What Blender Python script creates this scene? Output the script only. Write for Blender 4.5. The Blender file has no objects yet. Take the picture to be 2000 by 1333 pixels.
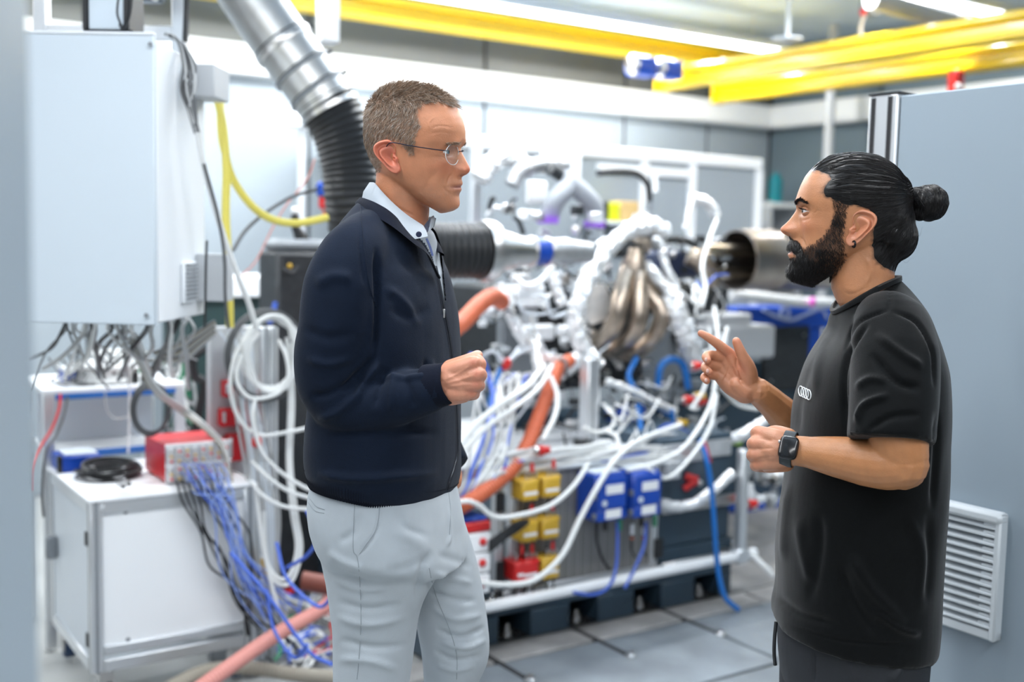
import bpy, bmesh, math, random
import numpy as np
from mathutils import Vector, Matrix
from mathutils.bvhtree import BVHTree
random.seed(7); RNG = np.random.default_rng(7)
PI = math.pi

# ------------------------------------------------------------------ camera, world, exposure
SC = bpy.context.scene
COL = SC.collection
FPX = 2213.0
PITCH = math.radians(5.17); ROLL = math.radians(1.298); YAW = math.radians(34.02)
CAMZ = 1.5
_r0 = np.array([1., 0, 0]); _u0 = np.array([0, math.sin(PITCH), math.cos(PITCH)]); CF = np.array([0, math.cos(PITCH), -math.sin(PITCH)])
CR = math.cos(ROLL) * _r0 + math.sin(ROLL) * _u0
CU = math.cos(ROLL) * _u0 - math.sin(ROLL) * _r0
CP = np.array([0, 0, CAMZ])
cam = bpy.data.cameras.new('camera'); cam_ob = bpy.data.objects.new('camera', cam); COL.objects.link(cam_ob)
cam.sensor_width = 36.0; cam.lens = FPX / 2000 * 36.0; cam.clip_start = 0.05; cam.clip_end = 60
cam_ob.matrix_world = Matrix(((CR[0], CU[0], -CF[0], 0), (CR[1], CU[1], -CF[1], 0), (CR[2], CU[2], -CF[2], CAMZ), (0, 0, 0, 1)))
cam.dof.use_dof = True; cam.dof.focus_distance = 2.03; cam.dof.aperture_fstop = 2.1
SC.camera = cam_ob
SC.view_settings.view_transform = 'Standard'; SC.view_settings.look = 'None'
SC.view_settings.gamma = 1.0; SC.view_settings.use_curve_mapping = False
SC.view_settings.exposure = EXPOSURE = 0.0
world = bpy.data.worlds.new('world'); SC.world = world; world.use_nodes = True
_bg = world.node_tree.nodes['Background']; _bg.inputs[0].default_value = (0.86, 0.93, 1.0, 1); _bg.inputs[1].default_value = 0.19
LIGHT_W = 23.0

def area_light(name, loc, sx, sy, power, rotz=0, color=(.97, .985, 1.)):
    l = bpy.data.lights.new(name, 'AREA'); l.shape = 'RECTANGLE'; l.size = sx; l.size_y = sy; l.energy = power; l.color = color
    o = bpy.data.objects.new(name, l); o.location = loc; o.rotation_euler = (0, 0, rotz); COL.objects.link(o); return o

# ------------------------------------------------------------------ projection helpers
def ray(px, py):
    d = CF + CR * ((px - 1000.) / FPX) - CU * ((py - 666.5) / FPX)
    return d
def P(px, py, d):                       # point seen at a pixel, at level distance d from the lens
    v = ray(px, py); return CP + v * (d / v[1])
UX = np.array([math.cos(YAW), math.sin(YAW), 0]); VX = np.array([-math.sin(YAW), math.cos(YAW), 0])
def R(u, v, z): return UX * u + VX * v + np.array([0, 0, z])       # room coordinates -> world
def toroom(p): return np.array([p @ UX, p @ VX, p[2]])
def PV(px, py, v):                      # ray meets the room plane v = const
    d = ray(px, py); return CP + d * ((v - CP @ VX) / (d @ VX))
def PU(px, py, u):
    d = ray(px, py); return CP + d * ((u - CP @ UX) / (d @ UX))
def PZ(px, py, z):
    d = ray(px, py); return CP + d * ((z - CAMZ) / d[2])
def proj(V):
    W = np.asarray(V) - CP; w = W @ CF
    return np.stack([1000 + FPX * (W @ CR) / w, 666.5 - FPX * (W @ CU) / w], -1)

# ------------------------------------------------------------------ materials
MATS = {}
def nt(name):
    m = bpy.data.materials.new(name); m.use_nodes = True
    t = m.node_tree; return m, t, t.nodes['Principled BSDF']
def mat(name, col, rough=.5, metal=0., bump=0., bscale=60., var=0., vscale=8., spec=None, sheen=0., sss=0., coat=0., emit=None, estr=0., trans=0., alpha=None, attr=None, aniso=None):
    if name in MATS: return MATS[name]
    m, t, b = nt(name); N = t.nodes; L = t.links
    b.inputs['Base Color'].default_value = (*col, 1); b.inputs['Roughness'].default_value = rough; b.inputs['Metallic'].default_value = metal
    if spec is not None: b.inputs['Specular IOR Level'].default_value = spec
    if sheen: b.inputs['Sheen Weight'].default_value = sheen; b.inputs['Sheen Roughness'].default_value = .45
    if sss: b.inputs['Subsurface Weight'].default_value = sss; b.inputs['Subsurface Radius'].default_value = (1, .35, .2); b.inputs['Subsurface Scale'].default_value = .006
    if coat: b.inputs['Coat Weight'].default_value = coat; b.inputs['Coat Roughness'].default_value = .1
    if emit: b.inputs['Emission Color'].default_value = (*emit, 1); b.inputs['Emission Strength'].default_value = estr
    if trans: b.inputs['Transmission Weight'].default_value = trans
    tc = N.new('ShaderNodeTexCoord')
    src = None
    if attr:
        a = N.new('ShaderNodeAttribute'); a.attribute_name = attr; src = a.outputs['Color']; L.new(src, b.inputs['Base Color'])
    if var:
        n = N.new('ShaderNodeTexNoise'); n.inputs['Scale'].default_value = vscale; n.inputs['Detail'].default_value = 5
        L.new(tc.outputs['Object'], n.inputs['Vector'])
        mx = N.new('ShaderNodeMix'); mx.data_type = 'RGBA'; mx.blend_type = 'MULTIPLY'; mx.inputs[0].default_value = 1
        rr = N.new('ShaderNodeMapRange'); rr.inputs[1].default_value = .3; rr.inputs[2].default_value = .7; rr.inputs[3].default_value = 1 - var; rr.inputs[4].default_value = 1 + var * .4
        L.new(n.outputs[0], rr.inputs[0]); L.new(rr.outputs[0], mx.inputs[7])
        if src: L.new(src, mx.inputs[6])
        else: mx.inputs[6].default_value = (*col, 1)
        L.new(mx.outputs[2], b.inputs['Base Color'])
    if bump:
        n2 = N.new('ShaderNodeTexNoise'); n2.inputs['Scale'].default_value = bscale; n2.inputs['Detail'].default_value = 4
        if aniso:
            mp = N.new('ShaderNodeMapping'); mp.inputs['Scale'].default_value = aniso; L.new(tc.outputs['Object'], mp.inputs[0]); L.new(mp.outputs[0], n2.inputs['Vector'])
        else: L.new(tc.outputs['Object'], n2.inputs['Vector'])
        bm = N.new('ShaderNodeBump'); bm.inputs['Strength'].default_value = bump; bm.inputs['Distance'].default_value = .002
        L.new(n2.outputs[0], bm.inputs['Height']); L.new(bm.outputs[0], b.inputs['Normal'])
    MATS[name] = m; return m

M_white = mat('white painted metal', (.90, .92, .94), .35, var=.04, vscale=2)
M_alu = mat('anodised aluminium', (.72, .74, .76), .34, .75, bump=.15, bscale=200)
M_pale = mat('pale grey panel', (.62, .67, .72), .42, var=.05, vscale=1.5)
M_cab = mat('light grey cabinet paint', (.60, .67, .73), .5, var=.03, vscale=1.2)
M_cabside = mat('cabinet side paint', (.78, .81, .84), .5)
M_rcab = mat('grey cabinet textured paint', (.275, .335, .385), .5, bump=.12, bscale=900)
M_black = mat('black rubber', (.012, .013, .015), .45)
M_blackg = mat('black gloss plastic', (.008, .008, .009), .16)
M_dark = mat('dark machine parts', (.03, .034, .038), .5, .3, var=.3, vscale=30)
M_steel = mat('brushed steel', (.62, .61, .6), .28, 1, bump=.12, bscale=120, aniso=(1, 1, 12))
M_duct = mat('galvanised duct', (.58, .58, .57), .36, .92, var=.18, vscale=9, bump=.06, bscale=40)
M_head = mat('heat tinted exhaust steel', (.56, .46, .37), .28, .95, var=.45, vscale=14)
M_cast = mat('cast aluminium', (.52, .53, .54), .42, .75, var=.2, vscale=40, bump=.3, bscale=160)
M_greyp = mat('grey plastic pipe', (.30, .32, .35), .55)
M_foil = mat('crinkled foil sleeve', (.90, .91, .92), .3, .45, bump=1.0, bscale=70, var=.12, vscale=40)
M_base = mat('blue grey cast base', (.035, .065, .095), .45, var=.15, vscale=5)
M_plate = mat('floor steel plate', (.29, .325, .355), .42, .3, var=.35, vscale=3.5, bump=.1, bscale=30)
M_plate2 = mat('worn pale floor plate', (.42, .41, .40), .45, .25, var=.4, vscale=6, bump=.1, bscale=30)
M_gap = mat('dark gaps and pocket shade', (.02, .02, .022), .8)
M_ground = mat('grey floor coating', (.40, .41, .40), .5, var=.1, vscale=2)
M_yel = mat('yellow crane paint', (.80, .54, .0), .3, coat=.3)
M_blue = mat('blue plastic', (.006, .06, .40), .35)
M_blueb = mat('blue steel beam', (.008, .07, .44), .4)
M_bcab = mat('blue cable', (.07, .15, .62), .4)
M_bcab2 = mat('light blue hose', (.01, .15, .50), .35)
M_red = mat('red plastic', (.62, .02, .02), .35)
M_redbox = mat('red instrument paint', (.55, .012, .02), .35)
M_orange = mat('orange silicone hose', (.62, .14, .06), .5, var=.12, vscale=30)
M_pink = mat('salmon corrugated hose', (.80, .36, .31), .5)
M_beige = mat('beige corrugated hose', (.42, .38, .31), .6)
M_gold = mat('mustard yellow plastic', (.62, .38, .035), .4)
M_wcab = mat('white cable', (.78, .79, .78), .4)
M_gcab = mat('grey cable', (.45, .46, .46), .45)
M_dgcab = mat('dark grey cable', (.10, .105, .11), .45)
M_ycab = mat('yellow hose', (.72, .62, .12), .4)
M_green = mat('green cable', (.03, .25, .12), .45)
M_purple = mat('purple anodised fitting', (.33, .14, .72), .3, .4)
M_pinkp = mat('magenta plastic', (.75, .08, .55), .4)
M_teal = mat('teal plastic', (.0, .19, .23), .4)
M_lime = mat('yellow green plastic', (.62, .66, .02), .4)
M_wood = mat('light cardboard', (.62, .43, .18), .7)
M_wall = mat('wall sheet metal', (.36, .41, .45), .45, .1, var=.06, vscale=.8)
M_wall_shade = mat('shaded wall sheet metal', (.15, .20, .235), .5, .1, var=.08, vscale=1)  # darker copy of the wall metal: the dim right end put into the colour
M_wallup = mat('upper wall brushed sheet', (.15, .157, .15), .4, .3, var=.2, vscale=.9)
M_walltop = mat('pale ceiling wall', (.60, .72, .84), .6)
M_tray = mat('white cable tray', (.85, .86, .85), .45)
M_lamp = mat('lit diffuser', (1, 1, 1), .4, emit=(1, 1, .98), estr=9.)
M_label = mat('white label', (.85, .86, .88), .5)
M_boxgrey = mat('grey box paint', (.50, .52, .54), .5)
M_midgrey = mat('mid grey plastic', (.22, .24, .26), .5)
M_perf = None

# ------------------------------------------------------------------ mesh builder
def catmull(pts, n=8):
    pts = [np.asarray(p, float) for p in pts]
    if len(pts) < 3: return np.array([pts[0] + (pts[-1] - pts[0]) * t for t in np.linspace(0, 1, n + 1)])
    Q = [2 * pts[0] - pts[1]] + pts + [2 * pts[-1] - pts[-2]]; out = []
    for i in range(1, len(Q) - 2):
        a, b, c, d = Q[i - 1:i + 3]
        for k in range(n):
            t = k / n
            out.append(.5 * (2 * b + (c - a) * t + (2 * a - 5 * b + 4 * c - d) * t * t + (3 * b - a - 3 * c + d) * t ** 3))
    out.append(pts[-1]); return np.array(out)

class MB:
    def __init__(s): s.v = []; s.f = []
    def add(s, V, F):
        o = len(s.v); s.v.extend([tuple(map(float, p)) for p in V]); s.f.extend([tuple(int(i) + o for i in f) for f in F]); return s
    def box8(s, c):                      # c: 8 corners, bottom ring then top ring
        return s.add(c, [(3, 2, 1, 0), (4, 5, 6, 7), (0, 1, 5, 4), (1, 2, 6, 5), (2, 3, 7, 6), (3, 0, 4, 7)])
    def box(s, u0, u1, v0, v1, z0, z1, b=0.):     # in room axes, edges chamfered by b
        u0, u1 = min(u0, u1), max(u0, u1); v0, v1 = min(v0, v1), max(v0, v1); z0, z1 = min(z0, z1), max(z0, z1)
        b = min(b, .49 * (u1 - u0), .49 * (v1 - v0), .49 * (z1 - z0))
        return s._cb(lambda a, bb, c: R(a, bb, c), u0, u1, v0, v1, z0, z1, b)
    def obox(s, org, ax, ay, az, x0, x1, y0, y1, z0, z1, b=0.):
        org = np.asarray(org, float)
        b = min(b, .49 * abs(x1 - x0), .49 * abs(y1 - y0), .49 * abs(z1 - z0))
        return s._cb(lambda a, c, d: org + ax * a + ay * c + az * d, x0, x1, y0, y1, z0, z1, b)
    def _cb(s, T, x0, x1, y0, y1, z0, z1, b):
        if b <= 0:
            return s.box8([T(x0, y0, z0), T(x1, y0, z0), T(x1, y1, z0), T(x0, y1, z0), T(x0, y0, z1), T(x1, y0, z1), T(x1, y1, z1), T(x0, y1, z1)])
        V = []; idx = {}
        X = (x0, x1); Y = (y0, y1); Z = (z0, z1); sg = (1, -1)
        for i in (0, 1):
            for j in (0, 1):
                for k in (0, 1):
                    x, y, z = X[i], Y[j], Z[k]; dx, dy, dz = sg[i] * b, sg[j] * b, sg[k] * b
                    idx[i, j, k, 0] = len(V); V.append(T(x, y + dy, z + dz))
                    idx[i, j, k, 1] = len(V); V.append(T(x + dx, y, z + dz))
                    idx[i, j, k, 2] = len(V); V.append(T(x + dx, y + dy, z))
        F = []
        def q(*a): F.append(tuple(idx[t] for t in a))
        q((0,0,0,0),(0,0,1,0),(0,1,1,0),(0,1,0,0)); q((1,0,0,0),(1,1,0,0),(1,1,1,0),(1,0,1,0))
        q((0,0,0,1),(1,0,0,1),(1,0,1,1),(0,0,1,1)); q((0,1,0,1),(0,1,1,1),(1,1,1,1),(1,1,0,1))
        q((0,0,0,2),(0,1,0,2),(1,1,0,2),(1,0,0,2)); q((0,0,1,2),(1,0,1,2),(1,1,1,2),(0,1,1,2))
        for j in (0, 1):
            for k in (0, 1): q((0,j,k,1),(1,j,k,1),(1,j,k,2),(0,j,k,2))
        for i in (0, 1):
            for k in (0, 1): q((i,0,k,0),(i,1,k,0),(i,1,k,2),(i,0,k,2))
        for i in (0, 1):
            for j in (0, 1): q((i,j,0,0),(i,j,1,0),(i,j,1,1),(i,j,0,1))
        for i in (0, 1):
            for j in (0, 1):
                for k in (0, 1): q((i,j,k,0),(i,j,k,1),(i,j,k,2))
        return s.add(V, F)
    def tube(s, pts, r, n=10, cap=True, smooth=8, flat=None):
        C = catmull(pts, smooth) if smooth else np.array([np.asarray(p, float) for p in pts])
        m = len(C)
        rr = np.full(m, r) if np.isscalar(r) else np.interp(np.linspace(0, 1, m), np.linspace(0, 1, len(r)), r)
        T = np.gradient(C, axis=0); T /= np.linalg.norm(T, axis=1)[:, None] + 1e-12
        a = np.array([0, 0, 1.]) if abs(T[0][2]) < .9 else np.array([1., 0, 0])
        nrm = a - T[0] * (a @ T[0]); nrm /= np.linalg.norm(nrm)
        V = []; ang = np.linspace(0, 2 * PI, n, endpoint=False)
        for i in range(m):
            nrm = nrm - T[i] * (nrm @ T[i]); nrm /= np.linalg.norm(nrm); bn = np.cross(T[i], nrm)
            for t in ang: V.append(C[i] + (nrm * math.cos(t) + bn * math.sin(t) * (flat or 1)) * rr[i])
        F = [(i * n + j, i * n + (j + 1) % n, (i + 1) * n + (j + 1) % n, (i + 1) * n + j) for i in range(m - 1) for j in range(n)]
        if cap: F += [tuple(range(n - 1, -1, -1)), tuple(range((m - 1) * n, m * n))]
        return s.add(V, F)
    def corr(s, pts, r, pitch, depth=.12, n=16, steps=4):      # corrugated hose
        C = catmull(pts, 30); seg = np.linalg.norm(np.diff(C, axis=0), axis=1); L = np.concatenate([[0], np.cumsum(seg)])
        k = max(4, int(L[-1] / pitch)); t = np.linspace(0, L[-1], k * steps + 1)
        D = np.stack([np.interp(t, L, C[:, i]) for i in range(3)], 1)
        rr = r * (1 + depth * .5 * np.cos(t / L[-1] * k * 2 * PI))
        r0 = rr if np.isscalar(r) else rr
        m = len(D); T = np.gradient(D, axis=0); T /= np.linalg.norm(T, axis=1)[:, None]
        a = np.array([0, 0, 1.]) if abs(T[0][2]) < .9 else np.array([1., 0, 0]); nrm = a; V = []
        ang = np.linspace(0, 2 * PI, n, endpoint=False)
        for i in range(m):
            nrm = nrm - T[i] * (nrm @ T[i]); nrm /= np.linalg.norm(nrm); bn = np.cross(T[i], nrm)
            for q in ang: V.append(D[i] + (nrm * math.cos(q) + bn * math.sin(q)) * rr[i])
        F = [(i * n + j, i * n + (j + 1) % n, (i + 1) * n + (j + 1) % n, (i + 1) * n + j) for i in range(m - 1) for j in range(n)]
        F += [tuple(range(n - 1, -1, -1)), tuple(range((m - 1) * n, m * n))]
        return s.add(V, F)
    def cyl(s, a, b, r, n=20, r2=None):
        return s.tube([a, b], [r, r if r2 is None else r2], n, smooth=1 if False else 0) if True else s
    def lathe(s, org, axis, prof, n=24, cap=True):      # prof: (along, radius)
        org = np.asarray(org, float); axis = np.asarray(axis, float); axis = axis / np.linalg.norm(axis)
        a = np.array([0, 0, 1.]) if abs(axis[2]) < .9 else np.array([1., 0, 0])
        e = a - axis * (a @ axis); e /= np.linalg.norm(e); g = np.cross(axis, e); V = []
        for (h, r) in prof:
            for t in np.linspace(0, 2 * PI, n, endpoint=False): V.append(org + axis * h + (e * math.cos(t) + g * math.sin(t)) * r)
        m = len(prof); F = [(i * n + j, i * n + (j + 1) % n, (i + 1) * n + (j + 1) % n, (i + 1) * n + j) for i in range(m - 1) for j in range(n)]
        if cap: F += [tuple(range(n - 1, -1, -1)), tuple(range((m - 1) * n, m * n))]
        return s.add(V, F)
    def ball(s, c, rx, ry=None, rz=None, n=14, axes=None):
        ry = rx if ry is None else ry; rz = rx if rz is None else rz
        A = axes if axes is not None else np.eye(3); c = np.asarray(c, float); V = [c + A[2] * rz]; m = n // 2
        for i in range(1, m):
            th = PI * i / m
            for j in range(n):
                ph = 2 * PI * j / n
                V.append(c + A[0] * rx * math.sin(th) * math.cos(ph) + A[1] * ry * math.sin(th) * math.sin(ph) + A[2] * rz * math.cos(th))
        V.append(c - A[2] * rz); L = len(V) - 1; F = []
        for j in range(n):
            F.append((0, 1 + j, 1 + (j + 1) % n)); F.append((L, L - n + (j + 1) % n, L - n + j))
        for i in range(m - 2):
            for j in range(n):
                a = 1 + i * n + j; b = 1 + i * n + (j + 1) % n; F.append((a, a + n, b + n, b))
        return s.add(V, F)
    def ring(s, c, axis, R_, r, n=28, k=8):
        c = np.asarray(c, float); axis = np.asarray(axis, float); axis /= np.linalg.norm(axis)
        a = np.array([0, 0, 1.]) if abs(axis[2]) < .9 else np.array([1., 0, 0])
        e = a - axis * (a @ axis); e /= np.linalg.norm(e); g = np.cross(axis, e); V = []
        for i in range(n):
            t = 2 * PI * i / n; d = e * math.cos(t) + g * math.sin(t)
            for j in range(k):
                q = 2 * PI * j / k; V.append(c + d * (R_ + r * math.cos(q)) + axis * r * math.sin(q))
        return s.add(V, [(i * k + j, i * k + (j + 1) % k, ((i + 1) % n) * k + (j + 1) % k, ((i + 1) % n) * k + j) for i in range(n) for j in range(k)])

def mesh_from(name, V, F, smooth=True, ang=40):
    me = bpy.data.meshes.new(name)
    if isinstance(F, np.ndarray) and F.ndim == 2:
        k = F.shape[1]; nF = len(F); me.vertices.add(len(V)); me.vertices.foreach_set('co', np.asarray(V, np.float32).ravel())
        me.loops.add(nF * k); me.loops.foreach_set('vertex_index', F.astype(np.int32).ravel())
        me.polygons.add(nF); me.polygons.foreach_set('loop_start', np.arange(0, nF * k, k, dtype=np.int32)); me.update(calc_edges=True); me.validate()
    else:
        me.from_pydata([tuple(v) for v in V], [], F); me.update()
        if len(me.vertices) < 60000:
            b = bmesh.new(); b.from_mesh(me); bmesh.ops.recalc_face_normals(b, faces=b.faces); b.to_mesh(me); b.free()
    if smooth:
        me.polygons.foreach_set('use_smooth', np.ones(len(me.polygons), bool))
        if ang < 180: me.set_sharp_from_angle(angle=math.radians(ang))
    return me

def tag(o, label=None, cat=None, group=None, kind=None):
    if label: o['label'] = label
    if cat: o['category'] = cat
    if group: o['group'] = group
    if kind: o['kind'] = kind
    return o
def obj(name, mb, m, parent=None, label=None, cat=None, group=None, kind=None, smooth=True, ang=40, vcol=None):
    V = np.array(mb.v) if isinstance(mb, MB) else np.asarray(mb[0]); F = mb.f if isinstance(mb, MB) else mb[1]
    lo, hi = V.min(0), V.max(0); org = np.array([(lo[0] + hi[0]) / 2, (lo[1] + hi[1]) / 2, lo[2] if parent is None else (lo[2] + hi[2]) / 2])
    me = mesh_from(name, V - org, F, smooth, ang)
    if vcol is not None:
        a = me.color_attributes.new('Col', 'FLOAT_COLOR', 'POINT'); c = np.ones((len(V), 4), np.float32); c[:, :3] = vcol; a.data.foreach_set('color', c.ravel())
    me.materials.append(m)
    o = bpy.data.objects.new(name, me); COL.objects.link(o)
    if parent is not None:
        o.parent = parent; base = np.array(parent['_org']); o.location = org - base
    else: o.location = org
    o['_org'] = [float(x) for x in org]
    return tag(o, label, cat, group, kind)
def thing(name, label, cat, loc, group=None, kind=None):
    o = bpy.data.objects.new(name, None); COL.objects.link(o); o.location = tuple(loc); o['_org'] = [float(x) for x in loc]; o.empty_display_size = .05
    return tag(o, label, cat, group, kind)
# ================================================================== people
def remesh(mb, voxel, iters=2, lam=.5):
    me = mesh_from('tmp', np.array(mb.v), mb.f, smooth=False)
    o = bpy.data.objects.new('tmp', me); COL.objects.link(o)
    md = o.modifiers.new('r', 'REMESH'); md.mode = 'VOXEL'; md.voxel_size = voxel; md.adaptivity = 0
    dg = bpy.context.evaluated_depsgraph_get(); ev = o.evaluated_get(dg).to_mesh()
    n = len(ev.vertices); V = np.empty(n * 3); ev.vertices.foreach_get('co', V); V = V.reshape(-1, 3)
    F = np.empty(len(ev.polygons) * 4, np.int32); ev.loops.foreach_get('vertex_index', F); F = F.reshape(-1, 4)
    bpy.data.objects.remove(o); bpy.data.meshes.remove(me)
    return relax(V, F, iters, lam), F
def edges_of(F):
    k = F.shape[1]; E = np.concatenate([F[:, [i, (i + 1) % k]] for i in range(k)]); E.sort(1); return np.unique(E, axis=0)
def relax(V, F, iters, lam=.5, mask=None):
    if not iters: return V
    E = edges_of(F); n = len(V); deg = np.bincount(E.ravel(), minlength=n).astype(float); deg[deg == 0] = 1
    for it in range(iters):
        S = np.stack([np.bincount(E[:, 0], V[E[:, 1], i], n) + np.bincount(E[:, 1], V[E[:, 0], i], n) for i in range(3)], 1)
        D = (S / deg[:, None] - V) * lam
        V = V + (D if mask is None else D * mask[:, None])
    return V
def vnormals(V, F):
    a, b, c = V[F[:, 0]], V[F[:, 1]], V[F[:, 2]]; n = np.cross(b - a, c - a)
    if F.shape[1] == 4: n = n + np.cross(c - a, V[F[:, 3]] - a)
    N = np.zeros_like(V)
    for i in range(F.shape[1]): np.add.at(N, F[:, i], n)
    return N / (np.linalg.norm(N, axis=1)[:, None] + 1e-12)
def inpoly(pts, poly):
    x, y = pts[:, 0], pts[:, 1]; r = np.zeros(len(pts), bool); n = len(poly)
    for i in range(n):
        (x1, y1), (x2, y2) = poly[i], poly[(i + 1) % n]
        c = ((y1 > y) != (y2 > y)) & (x < (x2 - x1) * (y - y1) / (y2 - y1 + 1e-9) + x1); r ^= c
    return r
def seglen(pts, poly):                 # distance of 2-D points to a polyline, and the position along it
    d = np.full(len(pts), 1e9); tt = np.zeros(len(pts)); n = len(poly) - 1
    for i in range(n):
        a = np.array(poly[i], float); b = np.array(poly[i + 1], float); ab = b - a; t = np.clip(((pts - a) @ ab) / (ab @ ab + 1e-9), 0, 1)
        q = np.linalg.norm(pts - a - t[:, None] * ab, axis=1); m = q < d; d[m] = q[m]; tt[m] = (i + t[m]) / n
    return d, tt
def noise3(V, sc, seed=0, octs=3):     # cheap smooth pseudo noise
    r = np.random.default_rng(seed); out = np.zeros(len(V)); amp = 1.
    for o in range(octs):
        for k in range(5):
            d = r.normal(size=3); d /= np.linalg.norm(d); out += amp * np.sin(V @ d * sc * (1 + .3 * k) + r.uniform(0, 6.28)) / 5
        sc *= 1.9; amp *= .55
    return out
def folds(V, F, strokes, facing=.0):   # cloth creases sculpted along strokes: (pixel polyline, width px, height m)
    N = vnormals(V, F); px = proj(V); look = V - CP; look /= np.linalg.norm(look, axis=1)[:, None]
    w = np.clip(-(N * look).sum(1) * 3 + .3, 0, 1); D = np.zeros(len(V))
    for poly, wd, h in strokes:
        lo = np.min(poly, 0) - 4 * wd; hi = np.max(poly, 0) + 4 * wd
        m = np.where((px[:, 0] > lo[0]) & (px[:, 0] < hi[0]) & (px[:, 1] > lo[1]) & (px[:, 1] < hi[1]) & (w > 0))[0]
        if len(m) == 0: continue
        C = catmull([np.array(p, float) for p in poly], 5); d, t = seglen(px[m], C)
        D[m] += h * np.exp(-(d / (wd * .85)) ** 2) * np.clip(np.minimum(t, 1 - t) * 5, 0, 1)
    return V + N * (D * w)[:, None]
def loft(mb, rows, n=48, cap=True):    # rows: (centre, A, B, exponent): closed rings
    V = []; t = np.linspace(0, 2 * PI, n, endpoint=False); c, s = np.cos(t), np.sin(t)
    for (C, A, B, e) in rows:
        x = np.sign(c) * np.abs(c) ** (2 / e); y = np.sign(s) * np.abs(s) ** (2 / e)
        V.extend(np.asarray(C) + x[:, None] * A + y[:, None] * B)
    m = len(rows); F = [(i * n + j, i * n + (j + 1) % n, (i + 1) * n + (j + 1) % n, (i + 1) * n + j) for i in range(m - 1) for j in range(n)]
    if cap: F += [tuple(range(n - 1, -1, -1)), tuple(range((m - 1) * n, m * n))]
    return mb.add(V, F)
def smooth_rows(rows, k=5):            # interpolate rows of numbers with catmull
    return catmull([np.array(r, float) for r in rows], k)
def strands(paths, rad, tip=.25):
    paths = np.asarray(paths); Nn, K, _ = paths.shape; rad = np.broadcast_to(rad, (Nn,))
    T = np.gradient(paths, axis=1); T /= np.linalg.norm(T, axis=2)[..., None] + 1e-9
    a = np.array([.31, .17, .93]); A = np.cross(T, a); A /= np.linalg.norm(A, axis=2)[..., None] + 1e-9; B = np.cross(T, A)
    tap = np.interp(np.linspace(0, 1, K), [0, .5, 1], [1, .9, tip]); V = np.empty((Nn, K, 3, 3))
    for j in range(3):
        q = 2 * PI * j / 3; V[:, :, j] = paths + (A * math.cos(q) + B * math.sin(q)) * (rad[:, None, None] * tap[None, :, None])
    base = (np.arange(Nn)[:, None, None] * K + np.arange(K - 1)[None, :, None]) * 3; j = np.arange(3)[None, None, :]
    F = np.stack([base + j, base + (j + 1) % 3, base + 3 + (j + 1) % 3, base + 3 + j], -1).reshape(-1, 4)
    return V.reshape(-1, 3), F
def join(*parts):
    V = []; F = []; C = []; o = 0
    for p in parts:
        v, f = p[0], p[1]; V.append(v); F.append(np.asarray(f) + o); o += len(v); C.append(p[2] if len(p) > 2 else np.ones((len(v), 3)))
    return np.concatenate(V), np.concatenate(F), np.concatenate(C)

class HeadFrame:
    def __init__(s, x0, y0, d, theta, facing):     # facing +1: looks to image right
        s.x0, s.y0, s.d, s.facing = x0, y0, d, facing
        s.O = P(x0, y0, d); w = ray(x0, y0); s.k = np.linalg.norm(w) * d / w[1] / FPX / np.linalg.norm(w) * 1.0
        s.k = d / w[1] / FPX
        w = w / np.linalg.norm(w); r = CR - w * (CR @ w); r /= np.linalg.norm(r); u = np.cross(r, w)
        th = math.radians(theta); s.F = facing * math.cos(th) * r - math.sin(th) * w; s.S = -math.cos(th) * w - facing * math.sin(th) * r; s.U = u
    def W(s, L): L = np.asarray(L, float); return s.O + s.k * (L[..., 0:1] * s.F + L[..., 1:2] * s.S + L[..., 2:3] * s.U)
    def L(s, V): D = (V - s.O) / s.k; return np.stack([D @ s.F, D @ s.S, D @ s.U], -1)
    def near_px(s, V):                             # pixel of each point mirrored to the near side
        L = s.L(V); L[:, 1] = np.abs(L[:, 1]); return proj(s.W(L))

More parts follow.
